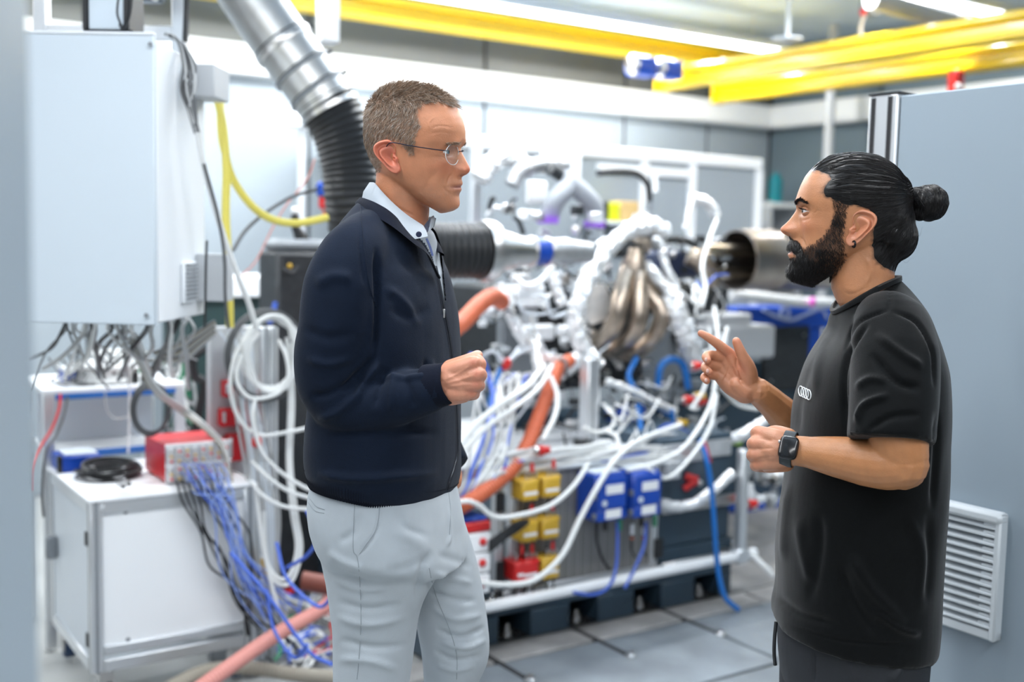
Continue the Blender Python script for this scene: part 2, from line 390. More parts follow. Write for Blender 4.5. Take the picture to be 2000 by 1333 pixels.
def head_shell(hf, front, back, width, prof, latw, feats, nz=170, na=220, expo=2.3):
    ys = np.array([r[0] for r in front]); y = np.linspace(ys[0], ys[-1], nz)
    y = ys[0] + (ys[-1] - ys[0]) * (lambda t: t - .045 * np.sin(2 * PI * t * 1.0))(np.linspace(0, 1, nz))
    def cub(tab, sm=7):
        v = np.interp(y, [r[0] for r in tab], [r[1] for r in tab]); k = np.hanning(sm + 2)[1:-1]; k /= k.sum()
        return np.convolve(np.pad(v, sm // 2, mode='edge'), k, 'valid')
    fr, bk, wd = cub(front, 9), cub(back, 9), cub(width, 9); pr = cub(prof, 3); lw = cub(latw, 9)
    t = np.linspace(-PI, PI, na, endpoint=False); ph = t - .62 * np.sin(t); c, s_ = np.cos(ph), np.sin(ph)
    X = np.sign(c) * np.abs(c) ** (2 / expo); Y = np.sign(s_) * np.abs(s_) ** (2 / expo)
    fc = (fr + bk) / 2; hl = (fr - bk) / 2
    f = fc[:, None] + hl[:, None] * X; sd = wd[:, None] * Y; z = np.repeat((hf.y0 - y)[:, None], na, 1)
    res = pr - fr; p = 2.4
    f = f + np.where(c[None] > 0, res[:, None] * np.exp(-(np.abs(sd) / lw[:, None]) ** p), 0)
    Yp = np.repeat(y[:, None], na, 1)
    for (yy, ss, sy, sw, amp, kind) in feats:
        g = np.exp(-((Yp - yy) / sy) ** 2 - ((np.abs(sd) - ss) / sw) ** 2) * amp * (c[None] > -.1)
        if kind == 'f': f = f + g
        else:
            out = np.stack([f - fc[:, None], sd], -1); n = out / (np.linalg.norm(out, axis=-1)[..., None] + 1e-6); f = f + g * n[..., 0]; sd = sd + g * n[..., 1]
    G = np.stack([f, sd, z], -1).reshape(-1, 3); mb = MB(); V = hf.W(G)
    F = [(i * na + j, i * na + (j + 1) % na, (i + 1) * na + (j + 1) % na, (i + 1) * na + j) for i in range(nz - 1) for j in range(na)]
    F += [tuple(range(na - 1, -1, -1)), tuple(range((nz - 1) * na, nz * na))]
    return mb.add(V, F)

EAR = np.array([(.10, -.5), (.0, -.45), (-.1, -.32), (-.2, -.12), (-.29, .08), (-.33, .25), (-.29, .4), (-.17, .48), (0, .5), (.15, .46), (.25, .36), (.27, .24), (.22, .1), (.19, 0), (.25, -.09), (.21, -.2), (.23, -.3), (.21, -.43)])
def ear(hf, f0, z0, s0, h, tilt, flare, near):     # closed shell; returns verts, faces (world)
    O = EAR; n = 72
    ring = catmull([*O, O[0]], 6)[:-1]; idx = np.linspace(0, len(ring), n, endpoint=False).astype(int); ring = ring[idx]
    c0 = np.array([.03, -.04]); nr = 20; V = []
    ang = np.arctan2(ring[:, 1] - c0[1], ring[:, 0] - c0[0])        # 0 front, pi back
    backness = np.clip(.35 - np.cos(ang), 0, 1); upness = np.clip(.55 + np.sin(ang), 0, 1)
    rim = np.clip(backness * .9 + (np.sin(ang) > .55) * .6, 0, 1) * upness
    for side in (1, -1):
        for i in range(nr):
            t = (i + .0) / (nr - 1)
            q = c0 + (ring - c0) * t
            if side == 1:
                hgt = .10 * rim * np.exp(-((t - .9) / .09) ** 2) - .05 * rim * np.exp(-((t - .74) / .08) ** 2) + .075 * np.clip(backness * 1.2, 0, 1) * np.exp(-((t - .52) / .13) ** 2) - .13 * np.exp(-(t / .38) ** 2) + .03
                hgt = hgt + .06 * np.exp(-((t - .8) / .16) ** 2) * np.exp(-((ang + .35) / .35) ** 2)      # tragus
                hgt = hgt * (1 - .75 * (t > .97))
            else: hgt = np.full(n, -.05) - .1 * (1 - t)
            lift = (.26 - q[:, 0]) * math.tan(math.radians(flare))     # back edge stands off the head
            V.append(np.stack([q[:, 0], q[:, 1], hgt + lift], 1))
    V = np.concatenate(V); ct, st = math.cos(math.radians(tilt)), math.sin(math.radians(tilt))
    x = V[:, 0] * ct + V[:, 1] * -st; yv = V[:, 0] * st + V[:, 1] * ct
    L = np.stack([f0 + h * x, (s0 + h * V[:, 2]) * (1 if near else -1), z0 + h * yv], 1)
    F = []
    for k in range(2):
        o = k * nr * n
        F += [(o + i * n + j, o + i * n + (j + 1) % n, o + (i + 1) * n + (j + 1) % n, o + (i + 1) * n + j) for i in range(nr - 1) for j in range(n)]
    F += [((nr - 1) * n + j, (nr - 1) * n + (j + 1) % n, (2 * nr - 1) * n + (j + 1) % n, (2 * nr - 1) * n + j) for j in range(n)]
    return hf.W(L), np.array(F)
def lids(hf, fc, zc, sc, r, up, lo, near, yaw=12):
    V = []; F = []; na, ne = 25, 9; sg = 1 if near else -1
    for (which) in (0, 1):
        o = len(V)
        for i in range(na):
            az = math.radians(-68 + 140 * i / (na - 1)); sh = max(0., 1 - (abs(math.degrees(az) - 2) / 64) ** 2.2)
            e0 = math.radians((up * sh + 2) if which == 0 else (lo * sh + 0)); e1 = math.radians(75 if which == 0 else -65)
            for j in range(ne):
                e = e0 + (e1 - e0) * j / (ne - 1); rr = r * (1.0 + (.05 if j == 1 else (0 if j else -.05)))
                a2 = az + math.radians(yaw); V.append((fc + rr * math.cos(e) * math.cos(a2), sg * (sc + rr * math.cos(e) * math.sin(a2)), zc + rr * math.sin(e)))
        F += [(o + i * ne + j, o + (i + 1) * ne + j, o + (i + 1) * ne + j + 1, o + i * ne + j + 1) for i in range(na - 1) for j in range(ne - 1)]
    return hf.W(np.array(V)), np.array(F)
def eyeball(hf, parent, fc, zc, sc, r, near, iris, yaw, pitch=0):
    sg = 1 if near else -1; yw = math.radians(yaw); d = np.array([math.cos(yw) * math.cos(pitch), math.sin(yw), math.sin(pitch)])
    def ax(v): return v[0] * hf.F + v[1] * hf.S + v[2] * hf.U
    C = hf.W(np.array([fc, sg * sc, zc])); A = ax(d); k = hf.k * r
    prof = []
    for i in range(33):
        a = PI * i / 32; rr = math.sin(a); h = math.cos(a)
        if a < .5: h += .10 * (1 - (a / .5) ** 2) * .6
        prof.append((h * k, max(rr * k, 1e-5)))
    mb = MB().lathe(C, A, prof, 28)
    V = np.array(mb.v); D = (V - C); D /= np.linalg.norm(D, axis=1)[:, None]; ca = D @ A; col = np.full((len(V), 3), (.74, .71, .69))
    col[ca > .87] = iris; col[ca > .965] = (.004, .004, .004)
    obj('eye', (V, mb.f), M_eye, parent, vcol=col)
def chain(mb, pts, rad, n=14):
    mb.tube(pts, rad, n, smooth=5); mb.ball(pts[0], rad[0] * .99, n=12); mb.ball(pts[-1], rad[-1] * .99, n=12)

M_skin = mat('skin', (.6, .38, .28), .43, attr='Col', sss=.12, bump=.22, bscale=380, var=.11, vscale=48, spec=.5)
M_eye = mat('eye', (.8, .8, .8), .08, attr='Col')
M_hair = mat('hair', (.2, .15, .1), .42, attr='Col', spec=.5)
M_sweater = mat('navy fine knit', (.0052, .0105, .024), .8, sheen=.06, spec=.12, bump=.35, bscale=700, var=.12, vscale=25)
M_rib = mat('navy rib knit', (.005, .0073, .016), .85, sheen=.05, spec=.1, bump=.3, bscale=600)
M_shirt = mat('white shirt cotton', (.37, .405, .445), .7, bump=.08, bscale=500)
M_shirtdot = mat('navy dotted collar lining', (.03, .04, .10), .7, var=.5, vscale=220)
M_chino = mat('grey chino cotton', (.44, .48, .515), .78, bump=.18, bscale=900, var=.06, vscale=20, sheen=.1)
M_tee = mat('black jersey', (.0016, .0022, .0026), .62, sheen=.17, spec=.08, bump=.25, bscale=800, var=.1, vscale=20)
M_pants2 = mat('charcoal work trousers', (.012, .014, .019), .7, bump=.2, bscale=900, var=.12, vscale=18)
M_seam = mat('seam thread', (.30, .33, .355), .8)
M_shoe = mat('dark leather shoe', (.02, .017, .015), .45)

def torso_rows(rows, d, yawF, n=6):
    """rows: (xf, yf, xb, yb, half_width, exponent, shift): pixels of the front and back silhouette -> tilted rings"""
    S = smooth_rows(rows, n); Fv = np.array([math.cos(yawF), math.sin(yawF), 0]); Nv = np.array([Fv[1], -Fv[0], 0]) if Fv[0] > 0 else np.array([-Fv[1], Fv[0], 0])
    out = []; t = np.linspace(0, 2 * PI, 120)
    for (xf, yf, xb, yb, a, e, dd) in S:
        Pf, Pb = P(xf, yf, d + dd), P(xb, yb, d + dd); C = (Pf + Pb) / 2; w = C - CP; wl = w[:2] / np.linalg.norm(w[:2])
        r2 = np.array([wl[1], -wl[0]]); ct = abs(Fv[:2] @ r2); st = abs(Nv[:2] @ r2); h = abs((Pf - Pb)[:2] @ r2) / 2
        x = np.abs(np.cos(t)) ** (2 / e); y = np.abs(np.sin(t)) ** (2 / e); lo, hi = .01, .4
        for _ in range(24):
            b = (lo + hi) / 2
            if (b * ct * x + a * st * y).max() > h: hi = b
            else: lo = b
        out.append((C, Fv * b + np.array([0, 0, (Pf[2] - Pb[2]) / 2]), Nv * a, e))
    return out, Fv, Nv
def level(rows): return [(xb, y, xa, y, a, e, dd) for (y, xa, xb, a, e, dd) in rows]      # front to the right
def levelL(rows): return [(xa, y, xb, y, a, e, dd) for (y, xa, xb, a, e, dd) in rows]     # front to the left
def softmask(px, poly, soft, jitter=0., seed=1):
    d, _ = seglen(px, list(poly) + [poly[0]]); sd = np.where(inpoly(px, poly), d, -d) + jitter * noise3(np.c_[px, px[:, :1] * 0], .35, seed, 2)
    return np.clip(sd / soft + .5, 0, 1), sd

def shoe(parent, toe_dir, loc):
    mb = MB(); side = np.array([-toe_dir[1], toe_dir[0], 0]); rows = []
    for (t, w, h) in ((-.09, .025, .05), (-.07, .036, .08), (0, .038, .085), (.07, .045, .06), (.14, .046, .045), (.18, .035, .035), (.2, .015, .02)):
        rows.append((np.array(loc) + toe_dir * t + np.array([0, 0, h / 2 + .004]), side * w, np.array([0, 0, h / 2]), 2.6))
    loft(mb, rows, 20); obj('shoe', mb, M_shoe, parent)
def bvh(V, F): return BVHTree.FromPolygons([tuple(v) for v in V], [tuple(f) for f in F])
def hit(B, px, py, lift=.0008):
    d = ray(px, py); d = d / np.linalg.norm(d); r = B.ray_cast(Vector(CP), Vector(d))
    if r[0] is None: return None
    return np.array(r[0]) - d * lift
def surf_line(B, pts, lift=.001, n=6):
    C = catmull([np.array(p, float) for p in pts], n); out = [hit(B, x, y, lift) for x, y in C]; return [p for p in out if p is not None]
def strip(B, pts, width_px, lift=.0015, n=6):       # flat ribbon lying on a surface
    C = catmull([np.array(p, float) for p in pts], n); T = np.gradient(C, axis=0); T /= np.linalg.norm(T, axis=1)[:, None]; Nn = np.stack([-T[:, 1], T[:, 0]], 1)
    L = []
    for c, q in zip(C, Nn):
        a, m, b = hit(B, *(c - q * width_px / 2), lift), hit(B, *c, lift), hit(B, *(c + q * width_px / 2), lift)
        if a is not None and b is not None and m is not None: L.append((a, m, b))
    V = [p for t in L for p in t]; F = []
    for i in range(len(L) - 1): F += [(3 * i, 3 * i + 1, 3 * i + 4, 3 * i + 3), (3 * i + 1, 3 * i + 2, 3 * i + 5, 3 * i + 4)]
    return MB().add(V, F)
# ------------------------------------------------------------------ person in the navy cardigan
def person_one():
    D = 2.10; hf = HeadFrame(805, 300, D, 19, +1)
    root = thing('person', 'person wearing glasses, navy zip cardigan over white shirt and light grey trousers', 'person', (P(740, 1000, D)[0], D, 0))
    k = 1.045
    front = [(172, 4), (174, 22), (178, 38), (188, 60), (200, 74), (215, 87), (230, 94), (245, 98.5), (258, 101), (276, 100), (290, 93), (305, 89), (320, 87), (332, 87), (346, 88), (359, 88), (370, 87), (380, 86), (398, 84), (405, 80), (411, 72), (415, 60)]
    front = [(a, b * k) for a, b in front]
    back = [(172, -14), (174, -28), (178, -44), (188, -62), (200, -75), (215, -84), (230, -89), (245, -91), (258, -92), (276, -91), (290, -88), (305, -84), (320, -77), (335, -66), (350, -50), (362, -32), (375, -12), (390, 12), (402, 36), (411, 52), (415, 58)]
    width = [(172, 8), (174, 24), (178, 38), (188, 54), (200, 63), (215, 70), (230, 74.5), (250, 77.5), (276, 76.5), (300, 73.5), (320, 71), (340, 68), (360, 63), (380, 54), (392, 46), (402, 37), (411, 24), (415, 10)]
    prof = [(172, 4), (178, 38), (200, 74), (215, 87), (230, 93.5), (245, 98), (258, 100), (270, 100), (276, 99), (283, 95), (289, 93), (296, 96), (305, 101), (318, 107.5), (326, 111.5), (332, 112.5), (337, 110), (341, 103), (345, 95.5), (349, 94.5), (357, 97), (361, 96.5), (364, 92.5), (367, 95), (371, 94.5), (376, 90), (381, 88), (390, 90), (398, 91), (405, 88), (411, 78), (415, 62)]
    prof = [(a, b * k) for a, b in prof]
    latw = [(172, 40), (258, 30), (276, 15), (290, 10), (305, 11), (318, 13), (328, 16), (338, 16), (343, 15), (348, 20), (362, 25), (372, 24), (385, 26), (398, 26), (415, 30)]
    feats = [(297, 32, 9, 17, -9, 'f'), (281, 30, 7, 22, 3.5, 'f'), (322, 46, 14, 20, 3.5, 'n'), (332, 15, 7, 5.5, 7, 'f'), (341, 9, 3, 5, 3, 'f'), (352, 34, 10, 10, -2.5, 'f'), (308, 27, 5, 14, 1.8, 'f'), (364, 18, 2, 17, -3.6, 'f'), (360, 26, 3, 5, -2, 'f'), (383, 40, 14, 14, 2.5, 'n'), (345, 28, 14, 4, -2.6, 'f'), (334, 21, 7, 3, -2.5, 'f')]
    mb = head_shell(hf, front, back, width, prof, latw, feats)
    # neck and shoulders stub
    rows = []
    for (y, f, rf, rs) in ((300, -22, 50, 52), (340, -20, 51, 55), (375, -22, 52, 58), (410, -22, 52, 60), (440, -26, 53, 63), (470, -32, 60, 72), (500, -36, 70, 95), (540, -40, 80, 120)):
        C = hf.W(np.array([f, 0, 300 - y])); rows.append((C, hf.F * rf * hf.k, hf.S * rs * hf.k, 2.1))
    loft(mb, rows, 40)
    V, F = remesh(mb, .0019, 3)
    L = hf.L(V); px = hf.near_px(V); y = 300 - L[:, 2] + 0; f = L[:, 0]; s = np.abs(L[:, 1])
    # nostrils
    g = np.exp(-((f - 101) / 6) ** 2 - ((s - 8) / 3.4) ** 2 - ((y - 343) / 4) ** 2); V = V + hf.U * (g * 5 * hf.k)[:, None]
    V = folds(V, F, [([(884, 338), (876, 350), (873, 362)], 2.4, -.0013), ([(864, 305), (872, 311), (884, 313)], 2.2, -.0009), ([(745, 392), (780, 408), (815, 424)], 3, -.0012), ([(838, 262), (860, 258), (884, 262)], 2, -.0005), ([(840, 250), (862, 246), (886, 250)], 2, -.0005), ([(835, 290), (846, 294), (856, 297)], 1.8, -.0006), ([(848, 228), (838, 240), (842, 256)], 2.5, .0007), ([(880, 378), (870, 372), (866, 364)], 3, -.0008), ([(860, 330), (840, 350), (830, 375)], 8, -.0012)])
    base = np.array((.59, .245, .125)); red = np.array((.60, .13, .075)); C = np.tile(base, (len(V), 1))
    def blend(w, c): return C * (1 - w[:, None]) + np.array(c) * w[:, None]
    C = blend(.30 * np.exp(-((y - 325) / 16) ** 2 - ((s - 40) / 20) ** 2), red)                  # cheeks
    C = blend(.55 * np.exp(-((y - 333) / 12) ** 2 - (s / 16) ** 2) * (f > 90), red)              # nose
    C = blend(.30 * np.clip((y - 375) / 40, 0, 1) * (f < 60), (.55, .19, .10))                   # neck
    lip = np.exp(-((y - 364.5) / 6) ** 2) * np.clip(1.5 - s / 22, 0, 1) * (f > 75); C = blend(np.clip(lip, 0, 1) * .6, (.42, .12, .11)); C = blend(np.exp(-((y - 364) / 1.6) ** 2) * np.clip(1.4 - s / 24, 0, 1) * (f > 70) * .7, (.22, .06, .05))  # last blend puts the shade of the mouth crease into the skin colour
    stub = np.clip(1 - np.abs(y - 378) / 34, 0, 1) * np.clip((f + 30) / 30, 0, 1) * np.clip(noise3(L, .5, 3) * .5 + .7, 0, 1); C = blend(stub * .22, (.30, .22, .17))
    hairpoly = [(884, 208), (868, 200), (845, 198), (826, 202), (816, 212), (813, 226), (820, 240), (821, 252), (812, 262), (808, 276), (806, 299), (800, 305), (795, 290), (786, 276), (765, 271), (745, 282), (743, 310), (744, 328), (737, 336), (726, 343), (690, 336), (690, 150), (895, 150)]
    hard, hsd = softmask(px, hairpoly, 7, 2.5, 5); hm = hsd > -1.5
    hcol = np.array((.25, .175, .122)); C = C * (1 - .8 * hard[:, None]) + hcol * .8 * hard[:, None]
    # ears
    e1 = ear(hf, -20, -7, 70, 67, 14, 24, True); e2 = ear(hf, -20, -7, 70, 67, 14, 24, False)
    ecol = lambda e: np.tile(np.array((.66, .20, .12)), (len(e[0]), 1))
    l1 = lids(hf, 72.5, 3, 32, 13.6, 15, -16, True); l2 = lids(hf, 72.5, 3, 32, 13.6, 15, -16, False)
    lcol = lambda e: np.tile(np.array((.55, .23, .13)), (len(e[0]), 1))
    # near hand: loose fist, back of the hand to the lens
    hb = MB(); q = lambda x, yy, d: P(x, yy, d)
    dW = 1.90
    knk = [(925, 709, 1.875), (933, 731, 1.872), (930, 751, 1.877), (921, 768, 1.885)]          # knuckles index..little
    for i, (x, yy, d) in enumerate(knk):
        r = (.0118, .0122, .0114, .0102)[i]
        chain(hb, [q(862, 748 + (i - 1.5) * 11, 1.905), q(900, 744 + (i - 1.5) * 16, 1.885), q(x, yy, d)], [.016, .0155, r])
        chain(hb, [q(x, yy, d), q(x + 5, yy + 3, d + .030), q(x - 14, yy + 6, d + .046), q(x - 24, yy + 4, d + .030)], [r, r * .96, r * .9, r * .85])
    chain(hb, [q(884, 738, 1.90), q(905, 748, 1.893), q(908, 760, 1.9)], [.026, .026, .02])
    chain(hb, [q(880, 775, 1.905), q(905, 772, 1.9)], [.016, .014])
    chain(hb, [q(880, 722, 1.905), q(908, 710, 1.90), q(926, 700, 1.908), q(933, 695, 1.918)], [.017, .0145, .0115, .0098])     # thumb along the index
    chain(hb, [q(936, 703, 1.898), q(940, 712, 1.895), q(936, 720, 1.90)], [.0085, .0095, .009])
    chain(hb, [q(800, 772, 1.93), q(850, 757, 1.915), q(880, 750, 1.905)], [.031, .027, .027])
    hV, hF = remesh(hb, .0017, 4)
    hx = proj(hV); hC = np.tile(np.array((.62, .27, .17)), (len(hV), 1))
    for (x, yy, d) in knk:
        w = np.exp(-((hx[:, 0] - x) / 9) ** 2 - ((hx[:, 1] - yy) / 8) ** 2)[:, None] * .45; hC = hC * (1 - w) + np.array((.64, .18, .12)) * w
    hV = folds(hV, hF, [([(866, 745), (900, 727), (921, 713)], 3, .0012), ([(870, 750), (905, 741), (928, 733)], 3, .0012), ([(872, 757), (905, 752), (925, 751)], 3, .001), ([(895, 735), (915, 730)], 4, -.001)])
    # hidden far hand resting in the far pocket, plain limbs and trunk under the clothes
    bb = MB()
    chain(bb, [q(770, 500, 2.28), q(790, 760, 2.33), q(868, 905, 2.27), q(880, 938, 2.25)], [.045, .04, .028, .026])
    fv = np.array([math.cos(-.26), math.sin(-.26), 0]); nv = np.array([fv[1], -fv[0], 0])
    loft(bb, [(P(765, 500, D), fv * .07, nv * .12, 2.2), (P(765, 700, D), fv * .09, nv * .13, 2.2), (P(755, 950, D), fv * .1, nv * .14, 2.2), (P(765, 1060, D), fv * .08, nv * .12, 2.2)], 24)
    chain(bb, [P(700, 530, 1.98), P(650, 780, 1.955), P(800, 772, 1.93)], [.045, .038, .03])
    chain(bb, [P(735, 1060, 2.03), P(727, 1333, 2.03), P(720, 1333, 2.03) - [0, 0, .3], P(715, 1333, 2.03) * [1, 1, 0] + [0, 0, .06]], [.06, .042, .035, .03])
    chain(bb, [P(840, 1060, 2.16), P(880, 1333, 2.19), P(880, 1333, 2.19) - [0, 0, .3], P(872, 1333, 2.2) * [1, 1, 0] + [0, 0, .06]], [.05, .045, .04, .035])
    bV, bF = remesh(bb, .008, 2)
    Vb, Fb, Cb = join((V, F, C), (e1[0], e1[1], ecol(e1)), (e2[0], e2[1], ecol(e2)), (l1[0], l1[1], lcol(l1)), (l2[0], l2[1], lcol(l2)), (hV, hF, hC), (bV, bF, np.tile(base, (len(bV), 1))))
    obj('body', (Vb, Fb), M_skin, root, vcol=Cb, ang=180)
    for near in (True, False): eyeball(hf, root, 72.5, 3, 32, 12.8, near, (.16, .22, .26), 3)
    # --- hair: short strands
    N = vnormals(V, F); idx = np.where(hm & (y < 345))[0]
    pick = RNG.choice(idx, 15000, replace=True); roots = V[pick] + RNG.normal(0, .0006, (15000, 3)); nn = N[pick]
    Lp = L[pick]; top = np.clip((235 - (300 - Lp[:, 2])) / 50, 0, 1)
    comb_side = -.55 * hf.F[None] * np.clip(.9 - Lp[:, 0] / 120, 0, 1)[:, None] - .9 * hf.U[None]
    comb_top = .75 * hf.F[None] + .35 * hf.U[None] + .5 * hf.S[None] * np.sign(Lp[:, 1:2] + 10)
    comb = comb_side * (1 - top[:, None]) + comb_top * top[:, None] + .55 * np.stack([noise3(V[pick], 260, q_, 2) for q_ in (1, 2, 3)], 1) + RNG.normal(0, .2, (15000, 3))
    comb = comb - nn * (comb * nn).sum(1)[:, None]; comb /= np.linalg.norm(comb, axis=1)[:, None] + 1e-6
    edge = np.clip((320 - (300 - Lp[:, 2])) / 40, .25, 1)
    ln = (.007 + .009 * top) * RNG.uniform(.6, 1.3, 15000) * edge; lift = .32 + .5 * top * RNG.uniform(.3, 1, 15000)
    t = np.linspace(0, 1, 4)[None, :, None]
    pth = roots[:, None] + (comb * ln[:, None])[:, None] * t + (nn * (ln * lift)[:, None])[:, None] * (t ** .7)
    hv, hF_ = strands(pth, .00032)
    sh = RNG.uniform(.5, 1.9, 15000); grey = RNG.random(15000) < .16
    hc = hcol[None] * sh[:, None]; hc[grey] = np.array((.50, .45, .40)) * RNG.uniform(.7, 1.3, (grey.sum(), 1))
    obj('hair', (hv, hF_), M_hair, root, vcol=np.repeat(hc, 12, 0), ang=180, label='short ash brown greying hair', kind='stuff')
    # eyebrows
    ib = np.where((np.abs(y - 281 - 0.02 * (s - 30) ** 2 * .2) < 3) & (s > 14) & (s < 48) & (f > 60))[0]; pk = RNG.choice(ib, 500); tt = np.linspace(0, 1, 3)[None, :, None]
    sg = np.sign(L[pk, 1:2]); dr = hf.S[None] * sg - .2 * hf.F[None] + RNG.normal(0, .25, (500, 3)); dr /= np.linalg.norm(dr, axis=1)[:, None]
    bv, bf = strands((V[pk] + N[pk] * .0005)[:, None] + (dr * .006)[:, None] * tt, .0002); obj('eyebrow', (bv, bf), M_hair, root, vcol=np.tile(hcol * 1.6, (len(bv), 1)), ang=180, kind='stuff')
    # --- glasses
    g = thing('glasses', None, None, hf.W(np.array([95, 0, 2]))); del_keys(g); g.parent = root; g.location = np.array(g['_org']) - np.array(root['_org']); tag(g, 'rimless glasses with thin dark temples')
    lensm, tr_, bs_ = nt('spectacle lens'); tr_.nodes.remove(bs_); ta, tb, tm_, fr_ = (tr_.nodes.new('ShaderNodeBsdf' + q_) if q_ in ('Transparent', 'Glossy') else tr_.nodes.new('ShaderNode' + q_) for q_ in ('Transparent', 'Glossy', 'MixShader', 'Fresnel'))
    tb.inputs['Roughness'].default_value = .03; ta.inputs[0].default_value = (.96, .98, .98, 1)
    tr_.nodes.remove(fr_); tm_.inputs[0].default_value = .07; tr_.links.new(ta.outputs[0], tm_.inputs[1]); tr_.links.new(tb.outputs[0], tm_.inputs[2]); tr_.links.new(tm_.outputs[0], tr_.nodes['Material Output'].inputs[0])
    M_rimw = mat('lens edge', (.75, .8, .82), .15)
    M_temple = mat('dark temple metal', (.01, .012, .03), .3, .5)
    for sg in (1, -1):
        ring = []
        for i in range(48):
            a = 2 * PI * i / 48; ss, zz = 24 * math.cos(a), 19.5 * math.sin(a); ring.append((97 - .0035 * (34 + ss) ** 2 + .06 * zz * 0, sg * (33 + ss), -2 + zz))
        A = hf.W(np.array(ring)); B_ = A + hf.F * .0012; c = len(A)
        Vl = np.concatenate([A, B_, [A.mean(0)], [B_.mean(0)]]); Fl = [(j, (j + 1) % c, c + (j + 1) % c, c + j) for j in range(c)] + [(2 * c, (j + 1) % c, j) for j in range(c)] + [(2 * c + 1, c + j, c + (j + 1) % c) for j in range(c)]
        obj('lens', (Vl, Fl), lensm, g, ang=60)
        mbr = MB(); mbr.tube([*(A + hf.F * .0006), A[0] + hf.F * .0006], .00055, 6, smooth=0); obj('lens_edge', mbr, M_rimw, g)
        tp = MB().tube([hf.W(np.array(p)) for p in ((88, sg * 55, 5), (82, sg * 70, 6), (60, sg * 77, 9), (20, sg * 80, 15), (-12, sg * 82, 20), (-26, sg * 78, 10), (-30, sg * 76, -6))], .0009, 8); obj('temple', tp, M_temple, g)
    br = MB().tube([hf.W(np.array(p)) for p in ((96, 10, 3), (103, 5, 5), (104, 0, 5.5), (103, -5, 5), (96, -10, 3))], .0008, 8); obj('bridge', br, M_temple, g)
    # --- cardigan
    yF = -.26
    rows = [(850, 452, 702, 392, .085, 2.1, .0), (857, 466, 690, 403, .115, 2.1, 0), (866, 492, 668, 430, .16, 2.1, 0), (873, 520, 648, 466, .19, 2.2, 0)] + level([(540, 634, 884, .2, 2.2, 0), (600, 625, 899, .205, 2.3, 0), (680, 620, 906, .205, 2.4, 0), (770, 608, 906, .2, 2.4, 0), (850, 600, 906, .2, 2.4, 0), (905, 600, 906, .2, 2.4, 0), (932, 605, 896, .192, 2.3, 0), (945, 612, 886, .185, 2.3, 0)])
    tr, Fv, Nv = torso_rows(rows, D, yF)
    zl_, zh_ = P(750, 945, D)[2], P(750, 800, D)[2]; tr = [(C_ - np.array([0, 0, .012 * k_]), A_ - np.array([0, 0, .020 * k_]), B_ + np.array([0, 0, .022 * k_]), e_) for (C_, A_, B_, e_), k_ in ((t_, min(1., max(0., (zh_ - t_[0][2]) / (zh_ - zl_)))) for t_ in tr)]
    cm = MB(); loft(cm, tr, 64)
    SH, EL, WR = P(672, 492, 1.95), P(640, 775, 1.95), P(868, 751, 1.91)
    cm.tube([P(738, 440, 2.05), P(715, 468, 2.0), P(692, 503, 1.96), P(669, 560, 1.94), P(660, 640, 1.935), P(648, 700, 1.94), P(652, 752, 1.94), P(676, 786, 1.938), P(720, 790, 1.93), P(780, 778, 1.925), P(830, 765, 1.917), WR], [.034, .050, .061, .067, .067, .065, .062, .0555, .0495, .046, .041, .032], 32, smooth=6)
    cm.tube([P(770, 450, 2.2), P(775, 520, 2.29), P(785, 640, 2.33), P(800, 760, 2.33), P(850, 860, 2.29), P(884, 915, 2.26)], [.06, .066, .062, .056, .048, .038], 24, smooth=5)
    V, F = remesh(cm, .0042, 5)
    st = [([(735, 480), (738, 560), (735, 640), (728, 700)], 6, -.010), ([(700, 440), (706, 500), (712, 560)], 4, -.0025), ([(735, 690), (700, 730), (668, 765)], 7, -.007), ([(742, 706), (715, 745), (690, 790)], 7, .006), ([(760, 720), (742, 755), (732, 800)], 7, -.005), ([(772, 728), (764, 765), (765, 810)], 7, .005), ([(790, 728), (800, 765), (810, 800)], 7, -.004), ([(735, 735), (800, 738), (850, 728)], 6, .004), ([(690, 745), (640, 770), (604, 775)], 9, -.005), ([(700, 770), (660, 805), (620, 818)], 9, .005), ([(598, 700), (640, 712), (690, 700)], 9, .004), ([(590, 640), (640, 660), (700, 650)], 12, -.003), ([(760, 600), (800, 620), (840, 600)], 12, -.0025), ([(750, 560), (790, 590), (820, 640)], 9, .003), ([(640, 850), (740, 848), (860, 845)], 8, -.004), ([(620, 925), (700, 935), (860, 925)], 9, .006), ([(842, 700), (850, 760), (850, 780)], 6, .004), ([(830, 700), (832, 735), (838, 760)], 5, -.003), ([(616, 560), (650, 540), (690, 545)], 14, .004)]
    V = folds(V, F, [(p_, w_, h_ * 1.4) for p_, w_, h_ in st]); N_ = vnormals(V, F); V = V + N_ * (noise3(V, 38, 5, 2) * .0008)[:, None]
    vp = [(797, 452), (812, 458), (832, 478), (846, 508), (856, 545), (866, 592), (871, 588), (868, 550), (864, 510), (860, 470), (852, 436), (830, 425), (800, 430)]
    N_ = vnormals(V, F); face_px = proj(V[F].mean(1)); fac = ((V[F].mean(1) - CP) * N_[F].mean(1)).sum(1) < 0
    B = bvh(V, F); cut = inpoly(face_px, vp) & fac; grow = inpoly(face_px, [((x - 845) * 1.25 + 843, (y_ - 500) * 1.1 + 502) for x, y_ in vp]) & fac; Vs, Fs = V - N_ * .0045, F[grow]; F = F[~cut]
    o = obj('cardigan', (V, F), M_sweater, root, ang=180)
